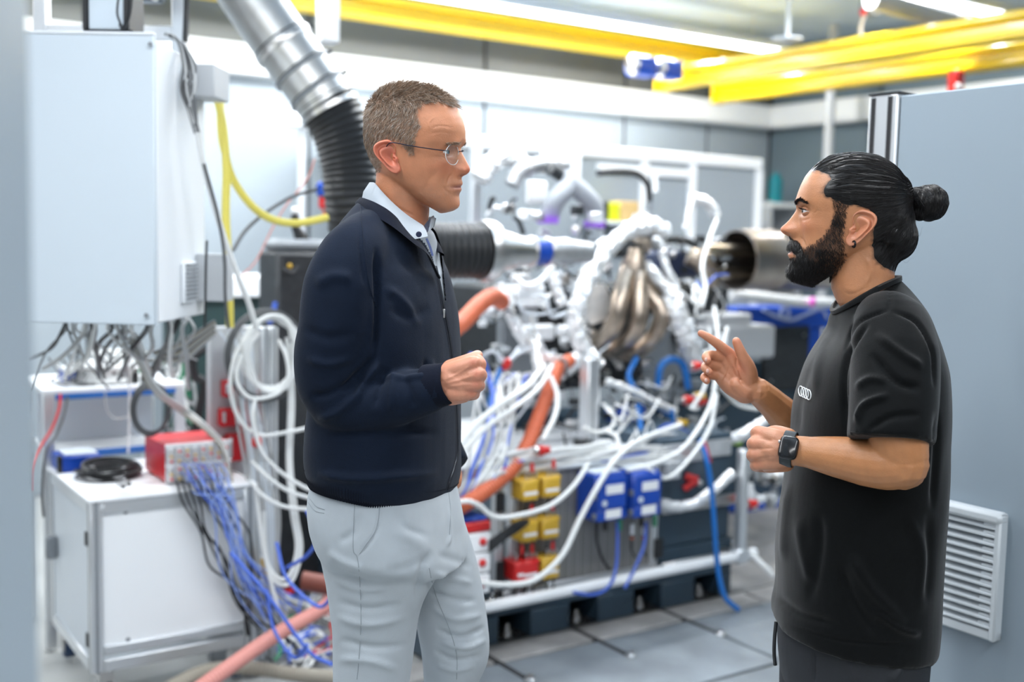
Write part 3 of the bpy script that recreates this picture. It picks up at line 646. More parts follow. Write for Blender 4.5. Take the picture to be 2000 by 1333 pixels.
    # ribbed bands: hem, cuff, collar
    def ribs(name, rings, nr=150, amp=.0022):
        n = nr * 2; t = np.linspace(0, 2 * PI, n, endpoint=False); Vv = []
        for (C, A, Bv, e) in rings:
            x = np.sign(np.cos(t)) * np.abs(np.cos(t)) ** (2 / e); yy = np.sign(np.sin(t)) * np.abs(np.sin(t)) ** (2 / e); w = 1 + amp / .1 * (np.arange(n) % 2)
            Vv.append(C + (x * w)[:, None] * A + (yy * w)[:, None] * Bv)
        m = len(rings); Ff = np.array([(i * n + j, i * n + (j + 1) % n, (i + 1) * n + (j + 1) % n, (i + 1) * n + j) for i in range(m - 1) for j in range(n)])
        obj(name, (np.concatenate(Vv), Ff), M_rib, root, ang=180)
    hr, _, _ = torso_rows(level([(920, 601, 899, .192, 2.3, 0), (930, 606, 893, .192, 2.3, 0), (940, 607, 888, .188, 2.3, 0), (950, 608, 884, .182, 2.3, 0), (957, 611, 880, .178, 2.3, 0)]), D, yF, 2)
    hr = [(C_ - np.array([0, 0, .006]), A_ - np.array([0, 0, .020]), B_ + np.array([0, 0, .022]), e_) for (C_, A_, B_, e_) in hr]; hr.append((hr[-1][0], hr[-1][1] * .9, hr[-1][2] * .9, 2.3))
    ribs('rib_hem', hr, 190)
    a, b_ = P(842, 757, 1.914), P(876, 749, 1.9); ax = (b_ - a) / np.linalg.norm(b_ - a); up = np.array([0, 0, 1.]) - ax * ax[2]; up /= np.linalg.norm(up); sd = np.cross(ax, up)
    ribs('cuff', [(a + (b_ - a) * t, up * r, sd * r * .9, 2.) for t, r in ((-.15, .0395), (0, .0395), (.35, .0375), (.7, .036), (1.0, .0345), (1.02, .029))], 46, .0016)
    # collar band of the cardigan: sweeps round the neck and falls to the zip
    def band(path_lo, path_hi, m, name, thick=.0):
        a = catmull(path_lo, 6); b = catmull(path_hi, 6); mid = (a + b) / 2; c = hf.W(np.array([-20, 0, -140])); out = mid - c; out[:, 2] = 0; out /= np.linalg.norm(out, axis=1)[:, None] + 1e-9; mid = mid + out * .004
        n = len(a); Vv = np.concatenate([a, mid, b, b - out * .004, a - out * .004]); Ff = np.array([(k_ * n + i, k_ * n + i + 1, ((k_ + 1) % 5) * n + i + 1, ((k_ + 1) % 5) * n + i) for k_ in range(5) for i in range(n - 1)])
        return obj(name, (Vv, Ff), m, root, ang=60)
    lo = [P(860, 545, 2.05), P(838, 500, 2.005), P(806, 474, 1.98), P(768, 444, 1.972), P(735, 424, 1.99), P(706, 411, 2.045), P(695, 403, 2.12), P(730, 400, 2.2), P(790, 430, 2.24), P(848, 470, 2.19), P(868, 500, 2.13)]
    hi = [P(856, 540, 2.056), P(824, 476, 2.02), P(795, 445, 2.01), P(764, 415, 2.005), P(735, 397, 2.025), P(712, 388, 2.06), P(704, 386, 2.11), P(735, 388, 2.175), P(790, 412, 2.2), P(842, 455, 2.17), P(858, 492, 2.12)]
    band(lo, hi, M_rib, 'collar_band')
    # zip placket and puller
    zl = [(850, 520), (858, 555), (866, 600), (874, 640), (882, 690), (889, 760), (893, 820), (894, 880), (887, 915), (879, 938), (874, 958)]
    zs = strip(B, zl, 7, .0012); obj('zip_placket', zs, M_rib, root)
    zt = MB().tube(surf_line(B, zl, .002, 4), .0012, 6, smooth=0); obj('zip', zt, mat('zip teeth', (.015, .018, .025), .3, .5), root)
    p0 = hit(B, 866, 604, .003); pu = MB().obox(p0, CR, CU, CF, -.003, .003, -.016, .0, -.001, .001, .0006); obj('zip_puller', pu, M_steel, root, label='bright metal zip puller')
    for ln in ([(704, 400), (707, 440), (713, 500), (722, 560), (734, 600)],):
        obj('seam', MB().tube(surf_line(B, ln, .0004, 5), .0011, 6, smooth=0), M_sweater, root)
    # shirt: front under the zip, collar leaves, button
    us_ = np.unique(Fs); rm = -np.ones(len(Vs), int); rm[us_] = np.arange(len(us_)); obj('shirt', (Vs[us_], rm[Fs]), M_shirt, root, ang=180); SB = bvh(Vs[us_], rm[Fs])
    lo = [P(836, 462, 2.012), P(800, 466, 1.99), P(770, 437, 1.998), P(738, 409, 2.02), P(712, 397, 2.06), P(708, 392, 2.11), P(740, 393, 2.17), P(800, 420, 2.19), P(842, 446, 2.16), P(852, 428, 2.12)]
    hi = [P(826, 440, 2.03), P(797, 421, 2.022), P(770, 399, 2.028), P(745, 375, 2.04), P(729, 358, 2.07), P(722, 357, 2.11), P(742, 362, 2.15), P(790, 395, 2.165), P(830, 432, 2.135), P(843, 424, 2.11)]
    band(lo, hi, M_shirt, 'shirt_collar')
    ln = MB(); a = [P(828, 441, 2.034), P(835, 432, 2.06), P(842, 426, 2.09)]; b_ = [P(834, 455, 2.034), P(840, 447, 2.06), P(845, 437, 2.09)]
    ln.add(a + b_, [(0, 1, 4, 3), (1, 2, 5, 4)]); obj('collar_lining', ln, M_shirtdot, root, label='navy dotted inside of shirt collar')
    fl = MB(); a = [P(841, 424, 2.092), P(847, 421, 2.1), P(850, 428, 2.1)]; b_ = [P(833, 456, 2.036), P(840, 450, 2.05), P(846, 444, 2.085)]
    fl.add(a + b_, [(0, 1, 4, 3), (1, 2, 5, 4)]); obj('collar_leaf', fl, M_shirt, root)
    bt = P(818, 458, 1.992); d = ray(818, 458); d = -d / np.linalg.norm(d); obj('button', MB().lathe(bt, d, [(0, .0001), (0, .005), (.0015, .0052), (.002, .004), (.0015, .001)], 18), mat('navy button', (.02, .025, .06), .3), root)
    pl = strip(SB, [(826, 468), (838, 500), (850, 540), (858, 572)], 7, .0012); obj('shirt_placket', pl, M_shirt, root)
    for (x, yy) in ((845, 520),): p = hit(SB, x, yy, .002); obj('button', MB().lathe(p, d, [(0, .0001), (0, .0045), (.0015, .0046), (.0018, .001)], 16), MATS['navy button'], root)
    st_ = strip(SB, [(833, 466), (840, 482), (845, 500)], 4, .0016); obj('shirt_trim', st_, mat('striped trim', (.10, .14, .35), .6), root)
    # --- trousers
    tm = MB(); pr_, _, _ = torso_rows(level([(930, 612, 884, .175, 2.3, 0), (960, 604, 896, .18, 2.3, 0), (1000, 605, 905, .185, 2.3, 0), (1040, 616, 912, .185, 2.4, 0), (1072, 634, 918, .18, 2.4, 0), (1100, 660, 915, .14, 2.4, 0)]), D, yF); loft(tm, pr_, 56)
    def leg(rows, d):
        rr = []
        for (y_, xa, xb, dd) in smooth_rows(rows, 5):
            C = P((xa + xb) / 2, y_, d + dd); h = (xb - xa) / 2 * (d + dd) / FPX / .93; rr.append((C, Fv * h, Nv * h * .98, 2.2))
        # below the frame the leg carries on down to the shoe
        C0, A0, B0, e0 = rr[-1]
        for (fz, sc) in ((.55, .93), (.35, .86), (.2, .82), (.1, .84), (.03, .86)):
            rr.append((np.array([C0[0] + (fz - C0[2]) * .02, C0[1], fz]) if fz < C0[2] else C0, A0 * sc, B0 * sc, 2.1))
        loft(tm, rr, 40); return rr[-1][0]
    f1 = leg([(1030, 612, 860, .05), (1080, 632, 868, .0), (1120, 641, 850, -.01), (1180, 649, 820, -.02), (1250, 655, 807, -.02), (1333, 655, 796, -.02)], 2.06)
    f2 = leg([(1030, 740, 905, 0), (1080, 770, 922, 0), (1120, 790, 932, 0), (1180, 808, 944, 0), (1250, 822, 953, 0), (1290, 828, 949, 0), (1333, 831, 932, 0)], 2.17)
    V, F = remesh(tm, .0045, 4)
    st = [([(740, 985), (738, 1030), (722, 1060), (700, 1085)], 3, -.004), ([(838, 1085), (800, 1108), (750, 1118)], 12, -.004), ([(842, 1075), (820, 1130), (815, 1180)], 8, -.008), ([(760, 1035), (800, 1050), (838, 1078)], 14, .003), ([(640, 1078), (672, 1098), (710, 1112)], 8, .004), ([(642, 1098), (672, 1122), (715, 1138)], 8, -.004), ([(650, 1130), (700, 1150), (760, 1150)], 8, .004), ([(655, 1175), (720, 1190), (790, 1180)], 9, -.005), ([(655, 1205), (720, 1220), (800, 1205)], 9, .006), ([(660, 1250), (730, 1265), (800, 1260)], 8, -.006), ([(658, 1290), (720, 1290), (780, 1310)], 9, .006), ([(840, 1120), (880, 1130), (925, 1140)], 7, .005), ([(830, 1150), (880, 1170), (935, 1175)], 7, -.006), ([(840, 1185), (890, 1210), (945, 1200)], 7, .006), ([(850, 1230), (900, 1245), (950, 1225)], 6, -.007), ([(860, 1255), (910, 1265), (950, 1250)], 6, .007), ([(845, 1270), (890, 1290), (945, 1280)], 6, -.006), ([(850, 1300), (890, 1310), (930, 1300)], 6, .005), ([(875, 990), (880, 1040), (872, 1070)], 4, .004), ([(700, 1000), (690, 1040), (660, 1060)], 9, -.004), ([(780, 990), (790, 1030), (840, 1050)], 8, -.003), ([(850, 1085), (890, 1095), (925, 1110)], 10, -.003)]
    V = folds(V, F, [(p_, w_, h_ * .95) for p_, w_, h_ in st]); N_ = vnormals(V, F); V = V + N_ * (noise3(V, 42, 8, 2) * .0012)[:, None]
    obj('trousers', (V, F), M_chino, root, ang=180); B = bvh(V, F)
    for ln in ([(694, 965), (691, 1020), (690, 1075), (698, 1090), (703, 1140), (705, 1220), (700, 1300), (697, 1328)], [(742, 970), (740, 1010), (732, 1040), (715, 1065), (702, 1083)], [(602, 982), (615, 998), (633, 1003)], [(605, 975), (618, 990), (634, 996)], [(876, 960), (880, 1000), (878, 1045)], [(838, 1110), (850, 1160), (878, 1230), (892, 1280), (892, 1328)]):
        pts = surf_line(B, ln, .0003, 5)
        if len(pts) > 2: obj('seam', MB().tube(pts, .0007, 6, smooth=0), M_seam, root)
    shoe(root, Fv, (f1[0], f1[1], 0)); shoe(root, Fv, (f2[0], f2[1], 0))
    return root
def del_keys(o):
    for k_ in ('label', 'category'):
        if k_ in o: del o[k_]
# ------------------------------------------------------------------ person in the black T-shirt
def person_two():
    D = 2.08; hf = HeadFrame(1660, 420, D, 4, -1)
    root = thing('person', 'person in black T-shirt with hair bun and beard, gesturing with a raised finger', 'person', (P(1690, 1000, D)[0], D, 0))
    front = [(304, 6), (306, 24), (310, 40), (320, 61), (332, 77), (345, 87), (362, 95.5), (378, 100.5), (393, 102.5), (404, 100), (410, 98), (429, 96), (446, 96), (465, 98), (484, 99), (508, 98), (525, 97), (535, 95), (545, 89), (553, 79), (557, 68)]
    back = [(304, -8), (306, -26), (310, -42), (320, -62), (332, -78), (345, -89), (362, -97), (378, -102), (393, -104), (410, -104), (430, -102), (450, -96), (468, -84), (482, -62), (494, -36), (505, -14), (520, 6), (535, 30), (545, 46), (553, 58), (557, 64)]
    width = [(304, 8), (306, 24), (310, 37), (320, 55), (332, 66), (345, 73), (362, 79), (380, 81.5), (400, 81), (420, 79), (440, 76), (460, 73), (480, 69), (500, 62), (520, 52), (535, 42), (545, 31), (553, 18), (557, 8)]
    prof = [(304, 6), (310, 40), (320, 61), (332, 77), (345, 87), (362, 95), (378, 100.5), (390, 103.5), (396, 104), (403, 102.5), (409, 102), (415, 105), (422, 109.5), (430, 115), (438, 123), (443, 129), (447, 132), (452, 131), (457, 126), (461, 118), (465, 110.5), (470, 110), (478, 113), (484, 115.5), (488, 114), (491, 108), (494, 113), (498, 117), (502, 115), (508, 110.5), (516, 110), (526, 113), (534, 113), (542, 108), (550, 94), (557, 70)]
    latw = [(304, 40), (378, 30), (393, 16), (405, 10), (415, 10.5), (428, 12), (440, 15), (450, 17), (458, 17), (465, 17), (474, 22), (492, 26), (504, 25), (518, 26), (535, 27), (557, 30)]
    feats = [(412, 33, 9, 17, -9.5, 'f'), (396, 31, 7, 22, 4, 'f'), (440, 46, 14, 20, 4, 'n'), (450, 15, 8, 6, 8, 'f'), (474, 34, 12, 10, -2.5, 'f'), (424, 27, 5, 14, 2, 'f'), (491, 16, 2.2, 15, -3.5, 'f'), (462, 31, 18, 4, -1.5, 'f')]
    mb = head_shell(hf, front, back, width, prof, latw, feats)
    rows = []
    for (y, f, rf, rs) in ((420, -26, 55, 56), (470, -28, 58, 59), (505, -30, 59, 62), (540, -27, 60, 64), (565, -30, 61, 66), (590, -36, 56, 62), (615, -44, 46, 54), (640, -50, 38, 46)):
        rows.append((hf.W(np.array([f, 0, 420 - y])), hf.F * rf * hf.k, hf.S * rs * hf.k, 2.1))
    loft(mb, rows, 40)
    V, F = remesh(mb, .0019, 3)
    L = hf.L(V); px = hf.near_px(V); y = 420 - L[:, 2]; f = L[:, 0]; s = np.abs(L[:, 1])
    g = np.exp(-((f - 119) / 7) ** 2 - ((s - 8.5) / 3.6) ** 2 - ((y - 459) / 5) ** 2); V = V + hf.U * (g * 7 * hf.k)[:, None]
    V = folds(V, F, [([(1562, 462), (1570, 472), (1574, 484)], 2.4, -.0012), ([(1584, 424), (1576, 429), (1566, 430)], 2.2, -.0009), ([(1600, 410), (1594, 414), (1590, 416)], 1.6, -.0005), ([(1690, 500), (1700, 530), (1690, 560)], 5, .0014), ([(1640, 560), (1660, 575), (1700, 560)], 4, -.0008)])
    base = np.array((.49, .215, .10)); red = np.array((.55, .14, .08)); C = np.tile(base, (len(V), 1))
    def blend(w, c): return C * (1 - w[:, None]) + np.array(c) * w[:, None]
    C = blend(.3 * np.exp(-((y - 440) / 16) ** 2 - ((s - 42) / 20) ** 2), red)
    C = blend(.45 * np.exp(-((y - 448) / 12) ** 2 - (s / 16) ** 2) * (f > 100), red)
    lip = np.exp(-((y - 492) / 8) ** 2) * np.clip(1.6 - s / 20, 0, 1) * (f > 90); C = blend(np.clip(lip, 0, 1) * .6, (.42, .13, .11))
    hairpoly = [(1581, 333), (1600, 336), (1618, 342), (1622, 350), (1611, 362), (1605, 378), (1614, 386), (1632, 392), (1650, 402), (1672, 402), (1698, 411), (1705, 440), (1703, 478), (1706, 506), (1722, 522), (1748, 534), (1840, 530), (1840, 270), (1550, 270)]
    hs, hsd = softmask(px, hairpoly, 9, 3, 5); hm = hsd > -2
    beardpoly = [(1630, 388), (1640, 390), (1652, 400), (1650, 416), (1645, 445), (1644, 470), (1648, 496), (1644, 515), (1628, 538), (1600, 558), (1560, 575), (1520, 570), (1520, 506), (1546, 508), (1556, 503), (1563, 492), (1574, 484), (1594, 478), (1610, 464), (1624, 444), (1631, 412)]
    must = [(1522, 463), (1542, 464), (1556, 470), (1567, 486), (1567, 500), (1560, 503), (1554, 494), (1546, 485), (1522, 483)]
    bs, bsd = softmask(px, beardpoly, 12, 4, 8); ms, msd = softmask(px, must, 5, 2, 9); lipz = np.exp(-((y - 499) / 5) ** 2 - (s / 15) ** 4) * (f > 96)
    bm_ = (bsd > -3) & (lipz < .4); mm = (msd > -1) & (f > 88)
    dens = np.clip((f - 10) / 80, 0, 1) ** 1.2 * .6 + .4
    hcol = np.array((.007, .006, .006)); w = (hs * .93)[:, None]; C = C * (1 - w) + hcol * w
    w = (bs * (.42 + .48 * dens) * np.clip(.55 + (y - 400) / 60, .55, 1) * (1 - np.clip(lipz * 1.5, 0, 1)))[:, None]; C = C * (1 - w) + hcol * w; w = (ms * (f > 88) * .8)[:, None]; C = C * (1 - w) + hcol * w
    e1 = ear(hf, -13, -26, 73, 74, 17, 24, True); e2 = ear(hf, -13, -26, 73, 74, 17, 24, False)
    ecol = lambda e: np.tile(np.array((.55, .22, .12)), (len(e[0]), 1))
    l1 = lids(hf, 79, 7, 33, 13.8, 15, -11, True, 14); l2 = lids(hf, 79, 7, 33, 13.8, 15, -11, False, 14)
    lcol = lambda e: np.tile(np.array((.42, .18, .09)), (len(e[0]), 1))
    q = P
    # far hand: open, pointing with the index finger
    hb = MB(); d0 = 2.20
    chain(hb, [q(1470, 757, d0), q(1448, 728, d0 - .004), q(1424, 690, d0 - .005)], [.024, .0165, .0115])
    chain(hb, [q(1464, 762, d0), q(1434, 735, d0 + .003), q(1411, 701, d0 + .002)], [.024, .0165, .0115])
    chain(hb, [q(1459, 768, d0), q(1428, 745, d0 + .003), q(1405, 718, d0 + .002)], [.022, .0165, .011])
    chain(hb, [q(1455, 770, d0), q(1425, 755, d0), q(1402, 734, d0)], [.02, .016, .0105])
    chain(hb, [q(1424, 690, d0 - .005), q(1400, 671, d0 - .012), q(1382, 658.5, d0 - .014), q(1369, 651.5, d0 - .012)], [.0112, .0096, .0084, .0072])
    chain(hb, [q(1411, 701, d0 + .002), q(1389, 694, d0 - .012), q(1379, 697, d0 - .032), q(1382, 705, d0 - .043)], [.0112, .0098, .0088, .0076])
    chain(hb, [q(1405, 718, d0 + .002), q(1383, 714, d0 - .014), q(1377, 719, d0 - .034), q(1385, 727, d0 - .042)], [.0108, .0095, .0085, .0074])
    chain(hb, [q(1402, 734, d0), q(1382, 734, d0 - .014), q(1375, 738, d0 - .030), q(1381, 745, d0 - .036)], [.0098, .0086, .0078, .0068])
    chain(hb, [q(1463, 746, d0 - .004), q(1462, 720, d0 - .018), q(1449, 693, d0 - .026), q(1438, 667, d0 - .026)], [.0195, .0148, .0108, .0085])
    chain(hb, [q(1460, 740, d0 - .006), q(1446, 722, d0 - .008)], [.018, .015])
    chain(hb, [q(1456, 766, d0 - .006), q(1438, 752, d0 - .008)], [.019, .016])
    chain(hb, [q(1480, 764, d0), q(1510, 790, d0 + .02), q(1560, 838, d0 + .05), q(1640, 900, d0 + .1)], [.0265, .030, .040, .044])
    fV, fF = remesh(hb, .0017, 4)
    fV = folds(fV, fF, [([(1441, 692), (1438, 715), (1446, 745), (1455, 755)], 2.2, -.0022), ([(1425, 712), (1418, 735), (1405, 755)], 2, -.0016), ([(1430, 716), (1436, 735)], 2, -.001)])
    fC = np.tile(np.array((.54, .235, .13)), (len(fV), 1)); fx = proj(fV)
    for (x, yy, r) in ((1369, 652, 10), (1382, 705, 8), (1384, 727, 8), (1381, 744, 8), (1440, 668, 10), (1424, 688, 14), (1446, 722, 16)):
        w = np.exp(-((fx[:, 0] - x) / r) ** 2 - ((fx[:, 1] - yy) / r) ** 2)[:, None] * .4; fC = fC * (1 - w) + np.array((.58, .17, .10)) * w
    w = np.clip((fx[:, 0] - 1460) / 40, 0, 1)[:, None]; fC = fC * (1 - w) + np.array((.44, .19, .08)) * w
    # near arm: bent, fist in front of the belly
    nb = MB(); E = q(1778, 912, 1.83); W_ = q(1556, 882, 1.95)
    chain(nb, [q(1746, 640, 1.95), q(1748, 760, 1.885), q(1756, 860, 1.852), q(1766, 905, 1.842)], [.056, .053, .048, .0405], 20)
    chain(nb, [q(1766, 905, 1.842), q(1735, 908, 1.855), q(1690, 902, 1.885), q(1630, 892, 1.92), q(1580, 884, 1.945), q(1550, 880, 1.955)], [.041, .0425, .0415, .035, .0275, .026], 20)
    chain(nb, [q(1780, 927, 1.842), q(1765, 935, 1.845)], [.022, .02])
    kn = [(1481, 845, 1.985), (1474, 866, 1.972), (1473, 888, 1.97), (1479, 908, 1.975)]
    for i, (x, yy, d) in enumerate(kn):
        r = (.0125, .0128, .012, .011)[i]
        chain(nb, [q(1552, 870 + i * 7, 1.957), q(1515, 856 + i * 15, 1.965), q(x, yy, d)], [.017, .0165, r])
        chain(nb, [q(x, yy, d), q(x - 2, yy + 3, d + .035), q(x + 18, yy + 5, d + .05), q(x + 30, yy + 3, d + .03)], [r, r * .97, r * .92, r * .88])
    chain(nb, [q(1535, 876, 1.962), q(1510, 878, 1.968)], [.026, .026]); chain(nb, [q(1540, 855, 1.98), q(1515, 846, 2.0), q(1497, 848, 2.015)], [.017, .014, .011])
    chain(nb, [q(1535, 905, 1.972), q(1500, 910, 1.98)], [.016, .0135])
    nV, nF = remesh(nb, .002, 4)
    nx = proj(nV); nC = np.tile(np.array((.45, .195, .08)), (len(nV), 1)); w = np.clip((1560 - nx[:, 0]) / 40, 0, 1)[:, None]; nC = nC * (1 - w) + np.array((.53, .24, .14)) * w
    for (x, yy, d) in kn:
        w = np.exp(-((nx[:, 0] - x) / 10) ** 2 - ((nx[:, 1] - yy) / 9) ** 2)[:, None] * .35; nC = nC * (1 - w) + np.array((.58, .20, .12)) * w
    nV = folds(nV, nF, [([(1474, 856), (1490, 858), (1510, 862)], 3, -.0012), ([(1472, 877), (1490, 877), (1515, 876)], 3, -.0012), ([(1474, 899), (1490, 896), (1515, 892)], 3, -.0012), ([(1760, 945), (1775, 932), (1788, 915)], 9, .0014)])
    bb = MB(); yF = PI - math.radians(4.4); fv = np.array([math.cos(yF), math.sin(yF), 0]); nv = np.array([-fv[1], fv[0], 0])
    loft(bb, [(P(1715, 660, D), fv * .05, nv * .1, 2.2), (P(1695, 800, D), fv * .10, nv * .13, 2.2), (P(1680, 1100, D), fv * .11, nv * .13, 2.2), (P(1672, 1250, D), fv * .1, nv * .12, 2.2)], 24)
    chain(bb, [P(1700, 640, 2.26), P(1700, 880, 2.32), P(1640, 900, 2.3)], [.05, .042, .04])
    for (x, d) in ((1700, 1.99), (1640, 2.17)): chain(bb, [P(x, 1250, d), P(x, 1250, d) * [1, 1, 0] + [0, 0, .3], P(x, 1250, d) * [1, 1, 0] + [0, 0, .06]], [.07, .05, .035])
    bV, bF = remesh(bb, .008, 2)
    Vb, Fb, Cb = join((V, F, C), (e1[0], e1[1], ecol(e1)), (e2[0], e2[1], ecol(e2)), (l1[0], l1[1], lcol(l1)), (l2[0], l2[1], lcol(l2)), (fV, fF, fC), (nV, nF, nC), (bV, bF, np.tile(base, (len(bV), 1))))
    obj('body', (Vb, Fb), M_skin, root, vcol=Cb, ang=180)
    for near in (True, False): eyeball(hf, root, 79, 7, 33, 13, near, (.05, .025, .012), 2, .05)
    # nails on the curled fingers
    NB = bvh(fV, fF); M_nail = mat('finger nail', (.66, .40, .33), .25)
    for (x, yy) in ((1379, 703), (1382, 725), (1379, 743)):
        p = hit(NB, x, yy, .0002)
        if p is not None: obj('nail', MB().ball(p, .0032, .0015, .0042, 10, np.array([CR, CF, CU])), M_nail, root)
    # --- hair pulled back into a bun
    N = vnormals(V, F); B = bvh(V, F)
    tie = hf.W(np.array([-112, 0, 38])); hb = MB()
    # swept hair mass: cap over the skull + low roll at the nape
    th = np.where(hsd > 0, np.clip(hsd / 42, 0, 1) ** 1.05 * 6.5, np.clip(hsd / 6, -1, 0) * 3.2) * hf.k
    hmb = MB(); hmb.v = [tuple(p) for p in (V + N * th[:, None])]; hmb.f = [tuple(q_) for q_ in F]
    ax3 = np.array([hf.F, hf.S, hf.U])
    for (f_, z_, rx, ry, rz) in ((-90, -44, 37, 58, 44), (-74, -70, 30, 54, 28), (-84, -10, 36, 66, 46), (-92, 30, 24, 46, 46), (-76, -40, 40, 66, 44)): hmb.ball(hf.W(np.array([f_, 0, z_])), rx * hf.k, ry * hf.k, rz * hf.k, 32, ax3)
    rV, rF = remesh(hmb, .0023, 6); rN = vnormals(rV, rF); rL = hf.L(rV); rpx = hf.near_px(rV); _, rsd = softmask(rpx, hairpoly, 9)
    rV = rV + rN * (np.sin(np.arctan2(rL[:, 2] - 38, np.abs(rL[:, 1]) + 4) * 44 + 3 * noise3(rL, .03, 4, 1)) * .0005 * np.clip(rsd / 20, 0, 1))[:, None]
    keep = (rsd > -8)[rF].all(1); used = np.unique(rF[keep]); remap = -np.ones(len(rV), int); remap[used] = np.arange(len(used)); cV, cF = rV[used], remap[rF[keep]]; csd = rsd[used]
    bb = MB(); bc = hf.W(np.array([-147, 0, 23])); bb.ball(bc, 34 * hf.k, 36 * hf.k, 35 * hf.k, 32, np.array([hf.F, hf.S, hf.U])); bb.ball(hf.W(np.array([-130, 8, 2])), 15 * hf.k, 18 * hf.k, 13 * hf.k, 20, np.array([hf.F, hf.S, hf.U])); bb.ball(hf.W(np.array([-124, 0, 34])), 17 * hf.k, 19 * hf.k, 20 * hf.k, 20, np.array([hf.F, hf.S, hf.U]))
    uV, uF = remesh(bb, .0024, 4); uN = vnormals(uV, uF); uL = hf.L(uV); uV = uV + uN * (np.sin(np.arctan2(uL[:, 2] - 22, uL[:, 1]) * 3 + uL[:, 0] * .30 + 2 * noise3(uL, .05, 2, 1)) * .0007)[:, None]
    hV, hF, hC = join((cV, cF, np.tile(hcol, (len(cV), 1))), (uV, uF, np.tile(hcol, (len(uV), 1))))
    # combed strands over the cap
    CB = bvh(cV, cF); fl = cV[csd > 1]
    n = 3600; pk = RNG.choice(len(fl), n); p = fl[pk].copy(); K = 9; paths = np.empty((n, K, 3)); step = np.clip(np.linalg.norm(tie - p, axis=1) / 10, .002, .010) * RNG.uniform(.6, 1.2, n)
    for i in range(n):
        c = p[i]
        for j in range(K):
            hit_ = CB.find_nearest(Vector(c)); c = np.array(hit_[0]); nn = np.array(hit_[1]); paths[i, j] = c + nn * .0006 * math.sin(PI * (j + .5) / K) * (1 + RNG.random())
            t = tie - c; t = t - nn * (t @ nn) * .9 + RNG.normal(0, .006, 3); ln = np.linalg.norm(t); c = c + t / (ln + 1e-9) * min(step[i], ln * .5)
    s1 = strands(paths, .00038); sc1 = hcol * RNG.uniform(.5, 2.6, n)[:, None]
    # bun strands wound round
    m = 700; ub = bvh(uV, uF); pk = RNG.choice(len(uV), m); bp = np.empty((m, 8, 3))
    for i in range(m):
        c = uV[pk[i]]; ax = hf.S * .3 + hf.F * .8 + RNG.normal(0, .25, 3)
        for j in range(8):
            h_ = ub.find_nearest(Vector(c)); c = np.array(h_[0]); nn = np.array(h_[1]); bp[i, j] = c + nn * .0007; t = np.cross(ax, nn); c = c + t / (np.linalg.norm(t) + 1e-9) * .005
    s2 = strands(bp, .0004); sc2 = hcol * RNG.uniform(.5, 2.4, m)[:, None]
    fly = []                                            # a few loose curls
    for i in range(26):
        a = hf.W(np.array([RNG.uniform(-140, -60), RNG.uniform(-20, 60), RNG.uniform(-100, 60)])); a = np.array((ub if i < 12 else CB).find_nearest(Vector(a))[0]); dv = RNG.normal(0, 1, 3) * .004 - hf.F * .002
        fly.append([a + dv * t + CU * .004 * math.sin(3 * t) for t in np.linspace(0, 3, 8)])
    s3 = strands(np.array(fly), .00014)
    hV, hF, hC = join((hV, hF, hC), (s1[0], s1[1], np.repeat(sc1, K * 3, 0)), (s2[0], s2[1], np.repeat(sc2, 24, 0)), (s3[0], s3[1], np.tile(hcol, (len(s3[0]), 1))))
    obj('hair', (hV, hF), M_hair2, root, vcol=hC, ang=180, label='black hair combed back into a bun')
    # beard, moustache, brows, temple fade
    parts = []
    def fuzz(mask, n, ln0, ln1, dirv, rad, spread=.35, lift=.5, lenf=None):
        ii = np.where(mask)[0]; pk = RNG.choice(ii, n); nn = N[pk]; dv = dirv(L[pk]) + RNG.normal(0, spread, (n, 3)); dv = dv - nn * (dv * nn).sum(1)[:, None]; dv /= np.linalg.norm(dv, axis=1)[:, None] + 1e-6
        ln = RNG.uniform(ln0, ln1, n) * (1 if lenf is None else lenf(L[pk])); t = np.linspace(0, 1, 4)[None, :, None]; r0 = V[pk] + RNG.normal(0, .0005, (n, 3))
        pth = r0[:, None] + (dv * ln[:, None])[:, None] * t + (nn * (ln * lift)[:, None])[:, None] * t ** .7
        v, f_ = strands(pth, rad); parts.append((v, f_, np.repeat(hcol * RNG.uniform(.5, 2.2, n)[:, None], 12, 0)))
    dn = lambda Lp: np.tile(-hf.U + .15 * hf.F, (len(Lp), 1))
    chin = bm_ & (f > 30) & (y > 494 + 14 * noise3(L, .09, 6, 2)) & (bsd > 2)
    fuzz(chin, 8000, .008, .015, dn, .00030, .35, .36, lambda Lp: np.clip((Lp[:, 0] - 20) / 60, .3, 1) ** 1.3)
    fuzz(bm_ & (y > 425), 8500, .004, .008, lambda Lp: np.tile(-hf.U - .35 * hf.F, (len(Lp), 1)), .00022, .4, .35)
    fuzz(bm_ & (y <= 440), 1300, .003, .006, lambda Lp: np.tile(-hf.U - .3 * hf.F, (len(Lp), 1)), .0002, .4, .3)
    fuzz(mm, 2600, .005, .009, lambda Lp: np.tile(-.75 * hf.U, (len(Lp), 1)) + .5 * hf.S[None] * np.sign(Lp[:, 1:2]), .0003, .25, .45)
    v_, f__, c_ = join(*parts); obj('beard', (v_, f__), M_hair2, root, vcol=c_, ang=180, kind='stuff', label='full black beard and moustache'); parts.clear()
    bc_ = 397 - 6 * np.clip((s - 14) / 22, 0, 1) + 7 * np.clip((s - 38) / 14, 0, 1)
    fuzz((np.abs(y - bc_) < 3.2 * np.clip(1.5 - s / 45, .4, 1)) & (s > 9) & (s < 52) & (f > 66), 1500, .005, .009, lambda Lp: hf.S[None] * np.sign(Lp[:, 1:2]) - .25 * hf.F[None] + .2 * hf.U[None], .0003, .22, .3)
    v_, f__, c_ = join(*parts); obj('eyebrow', (v_, f__), M_hair2, root, vcol=c_, ang=180, kind='stuff'); parts.clear()
